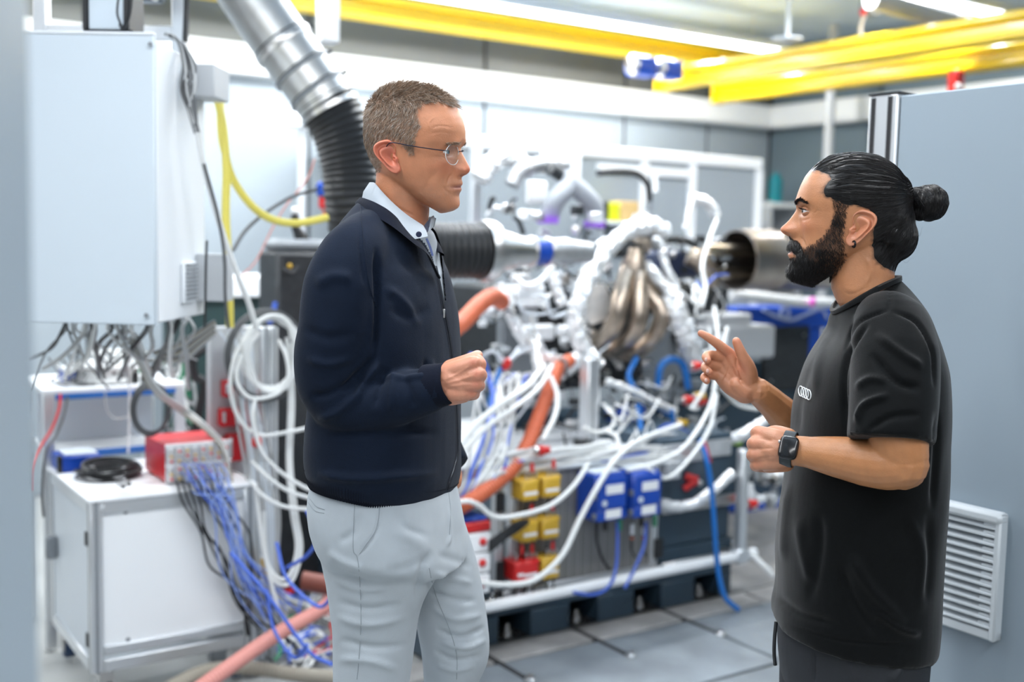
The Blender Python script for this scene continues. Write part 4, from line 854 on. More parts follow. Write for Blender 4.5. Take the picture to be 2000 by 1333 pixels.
    fade_m = inpoly(px, [(1604, 370), (1640, 360), (1700, 400), (1672, 405), (1655, 411), (1646, 420), (1630, 412), (1626, 394)])
    # lashes
    lp = []
    for i in range(60):
        az = math.radians(-55 + 110 * i / 59 + 14); e = math.radians(15 * (1 - ((math.degrees(az) - 14) / 64) ** 2)); r = 13.8
        b0 = np.array([79 + r * math.cos(e) * math.cos(az), 33 + r * math.cos(e) * math.sin(az), 7 + r * math.sin(e)]); o_ = np.array([math.cos(az), math.sin(az), .5])
        lp.append([hf.W(b0 + o_ * t) for t in (0, 3, 7)])
    v_, f__ = strands(np.array(lp), .0002); obj('eyelash', (v_, f__), M_hair2, root, vcol=np.tile(hcol, (len(v_), 1)), ang=180, kind='stuff')
    er = MB().ring(hf.W(np.array([-3, 84, -55])), hf.F * .5 + hf.S * .2 + hf.U * 0, .0052, .0019); obj('earring', er, mat('black earring', (.01, .01, .012), .2, .6), root, label='small black hoop earring')
    # --- T-shirt
    rows = [(1624, 606, 1754, 541, .074, 2.1, 0), (1622, 612, 1760, 546, .083, 2.1, 0), (1618, 622, 1778, 564, .118, 2.1, 0), (1614, 634, 1798, 588, .155, 2.2, 0), (1604, 655, 1820, 624, .182, 2.3, 0)] + levelL([(700, 1573, 1844, .197, 2.3, 0), (740, 1556, 1850, .2, 2.4, 0), (800, 1541, 1853, .2, 2.4, 0), (870, 1534, 1852, .195, 2.4, 0), (950, 1522, 1848, .19, 2.4, 0), (1060, 1508, 1842, .19, 2.4, 0), (1150, 1506, 1836, .19, 2.4, 0)]) + [(1499, 1192, 1832, 1222, .19, 2.4, 0), (1499, 1212, 1829, 1250, .188, 2.4, 0)]
    tr, Fv, Nv = torso_rows(rows, D, yF)
    tm = MB(); loft(tm, tr, 64)
    tm.tube([P(1716, 612, 2.0), P(1738, 640, 1.955), P(1748, 700, 1.915), P(1747, 770, 1.885), P(1742, 830, 1.865), P(1740, 862, 1.857)], [.045, .066, .074, .073, .0715, .0705], 36, smooth=5)
    tm.tube([P(1700, 620, 2.2), P(1700, 680, 2.26), P(1690, 780, 2.31), P(1680, 850, 2.32)], [.055, .068, .07, .068], 24, smooth=5)
    V2, F2 = remesh(tm, .0042, 4)
    st = [([(1655, 850), (1648, 780), (1650, 720), (1668, 670), (1700, 630)], 5, -.007), ([(1738, 552), (1738, 580), (1738, 606)], 2.5, -.002), ([(1740, 605), (1700, 618), (1668, 640), (1650, 690)], 4, -.004), ([(1740, 606), (1790, 630), (1822, 690), (1826, 760)], 4, -.005), ([(1700, 690), (1750, 745), (1800, 760)], 9, -.006), ([(1710, 650), (1760, 690), (1805, 720)], 9, .005), ([(1672, 830), (1690, 790), (1740, 770)], 7, .006), ([(1690, 845), (1740, 815), (1800, 810)], 7, -.004), ([(1668, 760), (1700, 740), (1735, 745)], 8, .004), ([(1560, 1010), (1570, 1080), (1590, 1150)], 12, .004), ([(1600, 1000), (1600, 1080), (1580, 1180)], 12, -.004), ([(1660, 1080), (1700, 1150), (1770, 1220)], 14, .006), ([(1640, 1100), (1670, 1180), (1720, 1250)], 12, -.005), ([(1770, 1000), (1800, 1080), (1800, 1200)], 12, .004), ([(1830, 800), (1828, 900), (1820, 1000)], 7, -.005), ([(1812, 1000), (1815, 1100), (1806, 1180)], 10, -.004), ([(1512, 1160), (1560, 1200), (1640, 1222)], 10, -.004), ([(1580, 720), (1562, 780), (1556, 850)], 8, -.003), ([(1625, 640), (1600, 700), (1590, 780)], 9, .003), ([(1540, 940), (1530, 1030), (1530, 1100)], 10, .004), ([(1700, 1190), (1760, 1230), (1800, 1240)], 8, .005), ([(1520, 1215), (1640, 1252), (1790, 1262)], 4, -.002)]
    V2 = folds(V2, F2, [(p_, w_, h_ * 1.35) for p_, w_, h_ in st]); N2 = vnormals(V2, F2); V2 = V2 + N2 * (noise3(V2, 30, 11, 2) * .0014)[:, None]
    obj('t_shirt', (V2, F2), M_tee, root, ang=180); TB = bvh(V2, F2)
    hem = surf_line(TB, [(1655, 843), (1700, 850), (1760, 853), (1816, 858)], .0004, 6)
    if len(hem) > 3: obj('sleeve_seam', MB().tube(hem, .0009, 6, smooth=0), M_tee, root)
    # neckband
    (C0, A0, B0, _), (C1, A1, B1, _) = tr[0], tr[6]
    t_ = np.linspace(0, 2 * PI, 73); n_ = len(t_); sadd = np.sin(t_) ** 2
    def ringpts(C, A, Bv, up, g): return C + np.cos(t_)[:, None] * A * g + np.sin(t_)[:, None] * Bv * g + sadd[:, None] * np.array([0, 0, .012]) + np.array([0, 0, up])
    lo_ = ringpts(C1, A1, B1, -.001, 1.03); hi_ = ringpts(C0, A0, B0, .003, .985); mid_ = (lo_ + hi_) / 2 + (hi_ - C0) / np.linalg.norm(hi_ - C0, axis=1)[:, None] * .004 + [0, 0, .002]; in_ = ringpts(C0, A0, B0, -.008, .95)
    Vn = np.concatenate([lo_, mid_, hi_, in_]); Fn = np.array([(k_ * n_ + i, k_ * n_ + i + 1, (k_ + 1) * n_ + i + 1, (k_ + 1) * n_ + i) for k_ in range(3) for i in range(n_ - 1)]); obj('neckband', (Vn, Fn), M_tee, root, ang=60)
    # chest emblem: four interlocking rings, printed on the cloth
    M_print = mat('white print', (.72, .75, .76), .5)
    cen = hit(TB, 1572, 768, .0012)
    if cen is not None:
        em = MB()
        for i in range(4):
            for (cx) in (1564.3 + i * 5.0,):
                pts = [hit(TB, cx + 4.6 * math.cos(a), 764.6 + i * 2.3 + 9.8 * math.sin(a) + 1.2 * math.cos(a), .0016) for a in np.linspace(0, 2 * PI, 28)]
                pts = [p for p in pts if p is not None]
                if len(pts) > 20: em.tube(pts, .0011, 6, smooth=0)
        if em.v: obj('emblem', em, M_print, root, label='white emblem of four interlocking rings')
    # --- trousers
    pm = MB(); pr_, _, _ = torso_rows(levelL([(1190, 1516, 1816, .165, 2.3, 0), (1240, 1512, 1812, .165, 2.3, 0), (1290, 1514, 1804, .165, 2.3, 0), (1333, 1520, 1792, .16, 2.3, 0)]), D, yF, 4); loft(pm, pr_, 48)
    for (x, d, h, dx) in ((1700, 1.99, .088, 0), (1625, 2.17, .085, 0)):
        C0 = P(x, 1270, d); rr = []
        for (z, sc) in ((C0[2] + .05, 1.05), (C0[2] - .1, 1.0), (.55, .88), (.35, .78), (.15, .72), (.04, .74)): rr.append((np.array([C0[0], C0[1], z]), fv * h * sc * 1.15, nv * h * sc, 2.2))
        loft(pm, rr, 36); shoe(root, fv, (C0[0], C0[1], 0))
    V3, F3 = remesh(pm, .005, 4); V3 = folds(V3, F3, [([(1590, 1270), (1588, 1333)], 3, -.006), ([(1760, 1300), (1740, 1333)], 9, .008), ([(1660, 1290), (1670, 1333)], 8, .004)])
    obj('trousers', (V3, F3), M_pants2, root, ang=180)
    obj('drawstring', MB().tube([P(1516, 1215, 2.06), P(1513, 1245, 2.055), P(1512, 1275, 2.05), P(1514, 1300, 2.05)], .0035, 8), M_black, root)
    # --- watch
    wt = thing('watch', None, None, W_); del_keys(wt); wt.parent = root; wt.location = np.array(wt['_org']) - np.array(root['_org']); tag(wt, 'black smart watch with square screen and rubber strap')
    NBv = bvh(nV, nF); c = hit(NBv, 1541, 876, 0); ax = q(1580, 884, 1.945) - q(1535, 876, 1.962); ax /= np.linalg.norm(ax)
    cl = c + (q(1541, 876, 2.0) - q(1541, 876, 1.9)) * .27; nrm = c - cl; nrm -= ax * (nrm @ ax); nrm /= np.linalg.norm(nrm); nrm = nrm * .98 + np.array([0, 0, .18]); nrm -= ax * (nrm @ ax); nrm /= np.linalg.norm(nrm); up = np.cross(nrm, ax); 
    if up[2] < 0: up = -up
    face = c + nrm * .004
    def rr_box(w, h, t0, t1, r, m, name):
        V_ = []; n = 40
        for tt, sc in ((t0, .93), (t0 + (t1 - t0) * .25, 1.), (t0 + (t1 - t0) * .7, 1.), (t1, .9)):
            for i in range(n):
                a = 2 * PI * i / n; x = np.sign(math.cos(a)) * abs(math.cos(a)) ** .45 * w * sc; yv = np.sign(math.sin(a)) * abs(math.sin(a)) ** .45 * h * sc; V_.append(face + ax * x + up * yv + nrm * tt)
        F_ = [(i * n + j, i * n + (j + 1) % n, (i + 1) * n + (j + 1) % n, (i + 1) * n + j) for i in range(3) for j in range(n)] + [tuple(range(3 * n, 4 * n)), tuple(range(n - 1, -1, -1))]
        obj(name, MB().add(V_, F_), m, wt)
    rr_box(.0165, .0200, -.004, .0055, 0, mat('watch case', (.03, .032, .036), .3, .8), 'case'); rr_box(.0145, .0180, .004, .0064, 0, M_blackg, 'screen')
    obj('crown', MB().lathe(face - ax * .016 + up * .008, -ax, [(0, .003), (.0025, .003), (.003, .002)], 12), M_steel, wt)
    sb = MB(); cc = q(1541, 877.5, 1.9605); rings = []
    n = 48; Vs = []; w_ = .0105
    for tx in (-w_, -w_ * .9, w_ * .9, w_):
        rad_ = .0300 if abs(tx) < w_ * .95 else .0285
        for i in range(n):
            a = 2 * PI * i / n; Vs.append(cc + ax * tx + nrm * math.cos(a) * rad_ + up * math.sin(a) * rad_ * 1.06)
    sb.add(Vs, [(i * n + j, i * n + (j + 1) % n, ((i + 1) % 4) * n + (j + 1) % n, ((i + 1) % 4) * n + j) for i in range(3) for j in range(n)]); obj('strap', sb, mat('rubber strap', (.022, .03, .036), .55), wt)
    return root
M_hair2 = mat('black hair', (.01, .01, .01), .33, attr='Col', spec=.35)
# ================================================================== the room
VB, UR, ZC = 6.70, 7.05, 3.10          # back wall, right wall, ceiling
def pv(x, y, v): return PV(x, y, v)
def bxp(mb, x0, y0, x1, y1, v, thick, b=.003):       # room-aligned box whose front face (plane v) spans these pixels
    a, c = toroom(PV(x0, y0, v)), toroom(PV(x1, y1, v)); return mb.box(a[0], c[0], v, v + thick, a[2], c[2], b)
def build_room():
    # floor: poured coating, and the slotted steel bed plates around the test rig
    fl = obj('floor', MB().box(-6, UR, -5, VB, -.10, -.012), M_ground, kind='structure')
    g = .011; vs = [1.70, 2.215, 2.73, 3.245, 3.40]; us = [.25, .70, 1.25, 1.71, 2.165, 2.61, 3.06, 3.52, 3.98, 4.6]
    for i in range(len(vs) - 1):
        for j in range(0, len(us) - 1, 1):
            m = M_plate if i < 3 else M_plate2
            if i < 3 and j % 3: continue
            u1 = us[min(j + (3 if i < 3 else 1), len(us) - 1)]
            p = MB().box(us[j] + g, u1 - g, vs[i] + g, vs[i + 1] - g, -.012, 0, .002); obj('floor_plate', p, m, fl)
    # cross slots bite into the front edge of the plates: dark inlaid channel with a slot nut at its end
    for u in (2.165, 2.61, 3.06):
        obj('slot_channel', MB().box(u - .012, u + .012, 3.045, 3.40, -.011, .0006), M_gap, fl)
        obj('slot_nut', MB().lathe(R(u, 3.05, .0), (0, 0, 1), [(0, .02), (.008, .02), (.012, .014), (.02, .013), (.021, .001)], 12), M_steel, fl)
    obj('floor_plate', MB().box(2.2, UR - 1.5, 3.42, 4.9, -.012, 0, .002), M_plate2, fl)
    # walls in sheet-metal panels with dark joints
    wb = obj('wall_back', MB().box(-4, UR + .1, VB + .012, VB + .15, 0, ZC), M_gap, kind='structure')
    ub = [-4, -2.6, -1.2, .2, 1.6, 2.95, 4.25, 5.5, 6.35, UR]
    for a, c in zip(ub[:-1], ub[1:]):
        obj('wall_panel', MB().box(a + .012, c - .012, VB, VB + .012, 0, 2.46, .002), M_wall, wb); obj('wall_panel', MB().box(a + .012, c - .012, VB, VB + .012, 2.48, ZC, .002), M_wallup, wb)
    wr = obj('wall_right', MB().box(UR + .012, UR + .15, -1, VB, 0, ZC), M_gap, kind='structure')
    vb = [-1, .6, 2.0, 3.2, 4.4, 5.6, VB - .0]
    for a, c in zip(vb[:-1], vb[1:]): obj('wall_panel', MB().box(UR, UR + .012, a + .012, c - .012, 0, ZC, .002), M_wall_shade, wr)
    ce = obj('ceiling', MB().box(-4, UR, -3, VB, ZC, ZC + .08), M_walltop, kind='structure')
    for v in np.arange(-2.4, 6.6, 1.2): obj('ceiling_joint', MB().box(-4, UR, v - .006, v + .006, ZC - .002, ZC + .001), M_pale, ce)
    # white cable trunking round the walls
    t1 = obj('trim_1', MB().box(-4, UR - .02, VB - .12, VB, 2.44, 2.62, .006), M_tray, kind='structure'); obj('trunking_lid', MB().box(-4, UR - .03, VB - .126, VB - .12, 2.46, 2.60, .002), M_tray, t1)
    t2 = obj('trim_2', MB().box(UR - .12, UR, 0, VB - .12, 2.44, 2.62, .006), M_tray, kind='structure'); obj('trunking_lid', MB().box(UR - .126, UR - .12, 0, VB - .13, 2.46, 2.60, .002), M_tray, t2)
    # near panel edge, far out of focus at the left border of the picture
    e0 = P(2, 667, .82); d1 = obj('door_1', MB().obox((e0[0], e0[1], 0), np.array([.998, -.06, 0]), np.array([.06, .998, 0]), np.array([0, 0, 1.]), -.5, .010, -.045, .0, .0, 2.3, .004), mat('blue grey door paint', (.22, .28, .335), .4), kind='structure')
    obj('door_edge_trim', MB().obox((e0[0], e0[1], 0), np.array([.998, -.06, 0]), np.array([.06, .998, 0]), np.array([0, 0, 1.]), .010, .0145, -.042, .02, .0, 2.3, .001), mat('door edge strip', (.34, .40, .45), .25), d1)

def lamp(u0, u1, v, z, label, W, w=.075):
    c = R((u0 + u1) / 2, v, z); t = thing('ceiling_light', label, 'light', c, 'linear ceiling lights')
    obj('housing', MB().box(u0, u1, v - w * .75, v + w * .75, z + .025, z + .075, .004), M_pale, t); obj('diffuser', MB().box(u0 + .01, u1 - .01, v - w / 2, v + w / 2, z, z + .025, .004), M_lamp, t)
    for u in np.linspace(u0 + .3, u1 - .3, max(2, int((u1 - u0) / 1.6))): obj('suspension_rod', MB().cyl(R(u, v, z + .075), R(u, v, ZC), .004, 8), M_steel, t)
    l = area_light('lamp_light', R((u0 + u1) / 2, v, z - .012), (u1 - u0), w, W * (u1 - u0), YAW); l.parent = t; l.location = np.array(l.location) - c
    l2 = area_light('added_ceiling_fill', R((u0 + u1) / 2, v, z + .082), (u1 - u0), w, W * .3 * (u1 - u0), YAW); l2.rotation_euler = (PI, 0, -YAW); l2.parent = t; l2.location = np.array(l2.location) - c  # upward area light added to brighten the ceiling
    return t
def build_lights():
    a = toroom(PV(1528, 106, 5.75)); ZL = a[2]
    lamp(-2.4, a[0], 5.75, ZL, 'long lit ceiling strip above the yellow crane rail', LIGHT_W)
    b = toroom(PZ(2000, 45, ZL)); lamp(b[0] - 5.6, b[0] + .25, b[1], ZL, 'lit ceiling strip in the upper right corner of the picture', LIGHT_W)
    lamp(-2.6, 3.6, 1.75, ZL, 'added unseen strip light right above the two people', LIGHT_W * .62); lamp(-2.6, 3.6, -.6, ZL, 'added unseen strip light nearest the doorway', LIGHT_W * .62)  # both strips are unseen, added to light the people and the foreground
def build_crane():
    z = 2.60
    t = thing('overhead_crane', 'yellow overhead crane with twin girders and blue drive motors', 'crane', PV(1300, 170, 6.2))
    # rail along the back
    a = toroom(PV(560, 8, 6.25)); b = toroom(PV(1395, 118, 6.25)); z0 = b[2]
    r = MB(); r.box(-3, b[0] + .5, 6.2, 6.34, z0 - .055, z0 - .025, .008); r.box(-3, b[0] + .5, 6.245, 6.295, z0 - .03, z0 + .06, .006); r.box(-3, b[0] + .5, 6.2, 6.34, z0 + .05, z0 + .085, .008)
    obj('rail', r, M_yel, t)
    for (px, py, off, nm) in ((1292, 165, 0, 0), (1402, 190, 0, 1)):
        p = toroom(PZ(px, py, 2.56)); u, v1 = p[0], p[1]
        g = MB()
        g.box(u - .055, u + .055, v1 - 6, v1, 2.515, 2.56, .018); g.box(u - .022, u + .022, v1 - 6, v1 - .01, 2.55, 2.62, .006); g.box(u - .06, u + .06, v1 - 6, v1, 2.605, 2.655, .02)
        obj('girder', g, M_yel, t); obj('end_plate', MB().box(u - .06, u + .06, v1, v1 + .012, 2.51, 2.66, .003), M_yel, t)
    p = toroom(PZ(1250, 130, 2.60))
    for du in (0, .22):
        m = MB(); m.cyl(R(p[0] + du - .07, p[1], 2.60), R(p[0] + du + .05, p[1], 2.60), .07, 24); m.box(p[0] + du + .04, p[0] + du + .1, p[1] - .06, p[1] + .06, 2.54, 2.66, .01); mo = obj('drive_motor', m, M_blue, t)
        obj('motor_cover', MB().lathe(R(p[0] + du - .07, p[1] - .02, 2.60), -UX, [(0, .066), (.02, .062), (.035, .04), (.04, .001)], 20), M_steel, mo)
    q = toroom(PZ(1410, 128, 2.66)); obj('trolley_wheel', MB().lathe(R(q[0], q[1], q[2]), UX, [(0, .05), (.03, .05), (.035, .03), (.06, .03), (.06, .001)], 20), M_steel, t)
    # ceiling things
    p = PV(1538, 78, 4.6); t = thing('sprinkler', 'ceiling sprinkler head on a thin drop pipe', 'sprinkler', p)
    obj('pipe', MB().cyl(p, [p[0], p[1], ZC], .012, 10), M_pale, t); obj('rose', MB().lathe(p, (0, 0, 1), [(-.02, .004), (-.015, .03), (0, .085), (.008, .085), (.012, .02), (.02, .015)], 24), M_pale, t)
    a = PU(1622, 200, 6.6); obj('wall_pipe', MB().cyl([a[0], a[1], 0], [a[0], a[1], ZC], .035, 16), M_boxgrey, label='thin grey vertical pipe in front of the right wall', cat='pipe')
    p = PV(1700, 12, 4.4); t = thing('ceiling_bracket', 'small dark bracket with a red clip hanging at the top edge', 'bracket', p)
    obj('body', MB().box(*(lambda c: (c[0] - .05, c[0] + .05, c[1] - .04, c[1] + .04, c[2] - .05, ZC))(toroom(p)), .008), M_midgrey, t); obj('clip', MB().tube([p + [-.03, 0, -.04], p + [-.05, 0, -.12], p + [-.045, 0, -.2]], .012, 8), M_beige, t); obj('knob', MB().ball(p + [-.05, -.03, -.04], .02), M_red, t)
    a, b = PV(1750, 12, 4.0), PV(1900, 52, 4.0); obj('ceiling_duct', MB().tube([a - (b - a) * .3, b], .05, 12, smooth=0), M_boxgrey, label='grey round conduit beside the upper right light', cat='conduit')
    p = PZ(1866, 172, 2.42); t = thing('pendant_switch', 'red and white switch box hanging under the yellow girder', 'switch', p); c = toroom(p)
    obj('body', MB().box(c[0] - .04, c[0] + .04, c[1] - .03, c[1] + .03, c[2] - .05, c[2] + .10, .008), M_red, t); obj('button', MB().ball(p + [0, -.04, 0], .022), M_label, t)

def build_right_cabinet():
    u = 2.25; a = toroom(PU(1757, 187, u)); v1 = a[1]; z1 = a[2]; vl = toroom(PU(1699, 190, u))[1]
    t = thing('control_cabinet', 'tall grey control cabinet with aluminium corner post behind the person in black', 'cabinet', R(u + .3, v1 - .5, 0))
    zb = .06
    obj('side_panel', MB().box(u, u + .03, v1 - 1.35, v1 - .003, zb, z1, .003), M_rcab, t); obj('body', MB().box(u + .03, u + .6, v1 - 1.35, v1 + .01, zb, z1 - .004, .003), M_rcab, t)
    post = obj('corner_post', MB().box(u - .004, u + .08, v1, vl, 0, z1 + .006, .004), M_alu, t)
    w = vl - v1
    for fr in (.18, .74): obj('slot', MB().box(u - .0056, u - .003, v1 + w * (1 - fr) - .006, v1 + w * (1 - fr) + .006, 0, z1, 0), M_gap, post)
    obj('post_cap', MB().box(u - .005, u + .081, v1 - .001, vl + .001, z1 + .006, z1 + .010, .001), M_black, post)
    obj('plinth', MB().box(u + .02, u + .58, v1 - 1.33, v1 - .02, 0, zb, 0), M_midgrey, t)
    # vent grille with slats
    g0 = toroom(PU(1972, 1004, u)); g1 = toroom(PU(1948, 1250, u)); va = g0[1]; vb = va + .275; zt, zl = g0[2], g1[2]
    vg = thing('vent_grille', None, None, R(u, (va + vb) / 2, zl)); del_keys(vg); vg.parent = t; vg.location = np.array(vg['_org']) - np.array(t['_org']); tag(vg, 'white louvred vent grille')
    M_vent = mat('vent plastic', (.60, .64, .67), .45)
    H = zt - zl; hb = H * .085
    obj('frame', MB().box(u - .030, u, va, va + .016, zl, zt, .004).box(u - .030, u, vb - .016, vb, zl, zt, .004).box(u - .026, u, va, vb, zl, zl + hb * .9, .004), M_vent, vg)
    obj('hood', MB().box(u - .036, u, va - .002, vb, zt - hb, zt + .002, .008), M_vent, vg); obj('back_plate', MB().box(u - .008, u - .001, va + .01, vb - .01, zl + .01, zt - .01), M_midgrey, vg)
    n = 13; zz = np.linspace(zt - hb * 1.5, zl + hb * 1.1, n); M_slat = M_vent
    for i, z in enumerate(zz):
        s = MB(); y0, y1 = va + .012, vb - .012; V = []
        for v in (y0, y1):
            for (du, dz) in ((-.029, .0), (-.029, .004), (-.006, .014), (-.006, .008)): V.append(R(u + du, v, z + dz))
        s.box8([V[0], V[3], V[7], V[4], V[1], V[2], V[6], V[5]]); obj('slat', s, M_slat, vg)
        obj('slat_boss', MB().box(u - .026, u - .006, va + .010, va + .045, z + .004, z + .013, .003), M_slat, vg)
    lt = MB(); vm = va + .19; lt.tube([R(u - .039, vm, zt), R(u - .041, vm + .003, zt - hb * .6), R(u - .041, vm + .015, zt - hb * 1.9), R(u - .041, vm + .035, zt - hb * 2.1)], .0022, 8); obj('wire_latch', lt, M_vent, vg)
    lab = obj('label_plate', MB().box(u - .0405, u - .037, vm + .018, vm + .075, zt - hb * 2.3, zt - hb * .75, .001), M_blue, vg, label='dark blue maker plate')
    for k in range(4): obj('plate_mark', MB().box(u - .0412, u - .0404, vm + .028 + k * .005, vm + .030 + k * .005, zt - hb * (1.7 - .18 * k), zt - hb * .95), M_label, vg)
    obj('plate_line', MB().box(u - .0412, u - .0404, vm + .024, vm + .060, zt - hb * 2.05, zt - hb * 1.95), M_label, vg)
# ================================================================== left side: cabinet, cart, racks, ducts
def cable(name, label, pts, r, m, group=None, cat='cable', n=8, sm=8):
    Q = [P(x, y, -d) if d < 0 else PV(x, y, d) for (x, y, d) in pts]       # third value: room plane v, or -distance
    mb = MB().tube(Q, r, n if m is not M_foil else 18, smooth=sm if m is not M_foil else 14)
    if m is M_foil:                                                        # crumple the foil
        V = np.array(mb.v); C = catmull(Q, 14); c = np.repeat(C, 18, 0); d = (V - c) / (np.linalg.norm(V - c, axis=1)[:, None] + 1e-9); k = len(label)
        mb.v = [tuple(p) for p in V + d * (r * (.16 * noise3(V, 95, k, 2) + .10 * RNG.normal(size=len(V))))[:, None]]
    return obj(name, mb, m, label=label, cat=cat, group=group, ang=30 if m is M_foil else 40)
def corr_hose(name, label, pts, r, pitch, m, depth=.14, group=None):
    Q = [P(x, y, -d) if d < 0 else PV(x, y, d) for (x, y, d) in pts]
    return obj(name, MB().corr(Q, r, pitch, depth, 16, 4), m, label=label, cat='hose', group=group)
def screw(t, p, nrm, r=.006): obj('screw', MB().lathe(p, nrm, [(0, r), (.003, r), (.004, r * .6), (.004, .0005)], 12), M_midgrey, t)
def build_left_cabinet():
    D0 = 3.0; a = P(300, 69, D0); b = P(291, 636, D0); th = math.radians(-2.5)
    ax = np.array([math.cos(th), math.sin(th), 0]); ay = np.array([-math.sin(th), math.cos(th), 0]); az = np.array([0, 0, 1.]); z0, z1 = b[2], a[2]; org = np.array([a[0], a[1], 0])
    t = thing('switch_cabinet', 'white switch cabinet with blank door hanging above the cart', 'cabinet', [a[0] - .3, a[1] + .2, z0])
    W = .62; Dp = .42
    obj('body', MB().obox(org, ax, ay, az, -W, 0, .022, Dp, z0 + .004, z1 - .012, .004), M_cabside, t)
    dr = obj('door', MB().obox(org, ax, ay, az, -W, 0, 0, .02, z0, z1, .003), M_cab, t); obj('top_lip', MB().obox(org, ax, ay, az, -W, 0, -.002, .02, z1, z1 + .008, .002), M_cabside, t)
    for (x, y) in ((294, 86), (286, 616)): screw(dr, P(x, y, D0 - .006), -ay)
    # vent and boxes on the right side face
    def side(x0, x1, zz0, zz1, out, m, nm, b=.003): return obj(nm, MB().obox(org, ax, ay, az, .001, out, x0, x1, zz0, zz1, b), m, t)
    zf = lambda y: P(300, y, D0 + .25)[2]
    v = side(.20, .31, zf(590), zf(510), .012, M_cabside, 'side_vent')
    for k in range(9):
        z = zf(583) + (zf(518) - zf(583)) * k / 8; obj('vent_slat', MB().obox(org, ax, ay, az, .012, .017, .21, .30, z, z + .006, .001), M_midgrey, v)
    side(.33, .41, zf(590), zf(495), .09, M_boxgrey, 'junction_box'); side(.27, .42, zf(185), zf(120), .075, M_boxgrey, 'terminal_box')
    # hangers from the ceiling
    for (dx) in (-.5, -.08): obj('hanger_post', MB().obox(org, ax, ay, az, dx - .02, dx + .02, Dp, Dp + .04, z0 - .02, ZC, .003), M_alu, t)
    obj('hanger_beam', MB().obox(org, ax, ay, az, -.48, -.1, Dp + .001, Dp + .039, z1 + .06, z1 + .10, .003), M_alu, t)
    # device standing on top
    p = P(222, 60, D0 + .15); q = toroom(p)
    t2 = thing('power_unit', 'white and black upright power unit standing on top of the cabinet', 'device', [p[0], p[1], z1 + .008])
    o2 = np.array([p[0], p[1], 0]); obj('base', MB().obox(o2, ax, ay, az, -.062, .062, -.06, .06, z1 + .008, z1 + .028, .004), M_black, t2); obj('body', MB().obox(o2, ax, ay, az, -.05, .05, -.05, .05, z1 + .028, z1 + .30, .004), M_cab, t2)
    for s in (-1, 1): obj('side_frame', MB().obox(o2, ax, ay, az, s * .056 - .008, s * .056 + .008, -.056, .056, z1 + .028, z1 + .30, .003), M_black, t2)
    cable('cable', 'black power lead curling beside the power unit on the cabinet', [(258, -20, -3.05), (252, 30, -3.05), (240, 55, -3.06), (235, 48, -3.08)], .005, M_black)
    cable('cable', 'thin black loop in front of the power unit', [(232, -10, -3.02), (229, 25, -3.02), (236, 48, -3.05)], .003, M_black)
    p = P(290, 5, D0 + .35); o3 = np.array([p[0], p[1], p[2]]); t3 = thing('camera_box', 'dark blue grey box at the top edge above the cabinet', 'device', o3)
    obj('body', MB().obox(o3, ax, ay, az, -.03, .04, -.03, .03, -.0, .10, .006), mat('slate device', (.05, .07, .10), .4), t3); obj('lens', MB().lathe(o3 + [.03, -.03, .01], -ay, [(0, .012), (.015, .012), (.018, .008), (.018, .001)], 14), M_steel, t3)
    # cable harness on the cabinet's right face
    for k in range(7):
        x = 360 + k * 3.2
        cable('cable', 'dark grey harness strand running down the cabinet side', [(322 + k * 3, 66 + k, -3.2), (346 + k * 3, 78 + k * 3, -3.2), (358 + k * 4, 125 + k * 2, -3.18), (354 + (k * 11) % 29, 175, -3.17), (368 + (k * 7) % 17, 215, -3.17), (382 + k * 1.2, 262, -3.17)], .0045, (M_dgcab, M_gcab, M_dgcab, M_black)[k % 4], 'harness strands on the cabinet side')
    cable('hose', 'grey white hose sweeping from the harness down to the cable post', [(386, 258, -3.17), (395, 310, -3.2), (415, 390, -3.25), (440, 470, -3.3), (465, 540, -3.35), (485, 590, -3.4), (500, 640, -3.45)], .009, M_wcab, cat='hose')
    cable('cable', 'dark cable running along the grey white hose', [(398, 320, -3.19), (425, 420, -3.24), (438, 500, -3.27), (440, 580, -3.3), (446, 640, -3.36)], .005, M_dgcab)
    cable('cable', 'thin black cable below the junction box', [(404, 470, -3.2), (402, 520, -3.2), (401, 600, -3.2), (400, 640, -3.22)], .0035, M_black)
    for i, pts in enumerate(([(424, 190, -3.5), (436, 250, -3.5), (442, 330, -3.5), (441, 420, -3.5), (446, 520, -3.5), (449, 640, -3.5)], [(430, 195, -3.6), (432, 260, -3.6), (440, 300, -3.62), (455, 350, -3.66), (490, 400, -3.7), (530, 428, -3.75), (580, 436, -3.8), (640, 425, -3.85)], [(350, -20, -3.5), (347, 30, -3.5), (343, 75, -3.5)])):
        cable('hose', ('yellow hose hanging straight down beside the cabinet', 'yellow hose curving from the cabinet to the black canister', 'yellow hose at the top edge above the cabinet')[i], pts, .013, M_ycab, cat='hose', n=12)
    cable('cable', 'black rod shaped cable at the top edge right of the cabinet', [(365, -20, -3.4), (364, 30, -3.4), (362, 80, -3.38)], .009, M_black)
    # bundle of leads hanging under the cabinet
    rr = random.Random(3)
    for k in range(30):
        x = 120 + rr.uniform(0, 250); sp = rr.uniform(-80, 90); y2 = rr.uniform(665, 700); y3 = rr.uniform(700, 765); m = rr.choice((M_gcab, M_gcab, M_dgcab, M_dgcab, M_wcab, M_black))
        cable('cable', 'lead hanging from the underside of the switch cabinet', [(x, 622, -3.2), (x + rr.uniform(-12, 12), 645, -3.22), (x + sp * .45 + rr.uniform(-10, 10), y2, -3.32), (x + sp + rr.uniform(-15, 15), y3, -3.62)], rr.choice((.003, .0045, .0065)), m, 'leads under the switch cabinet')
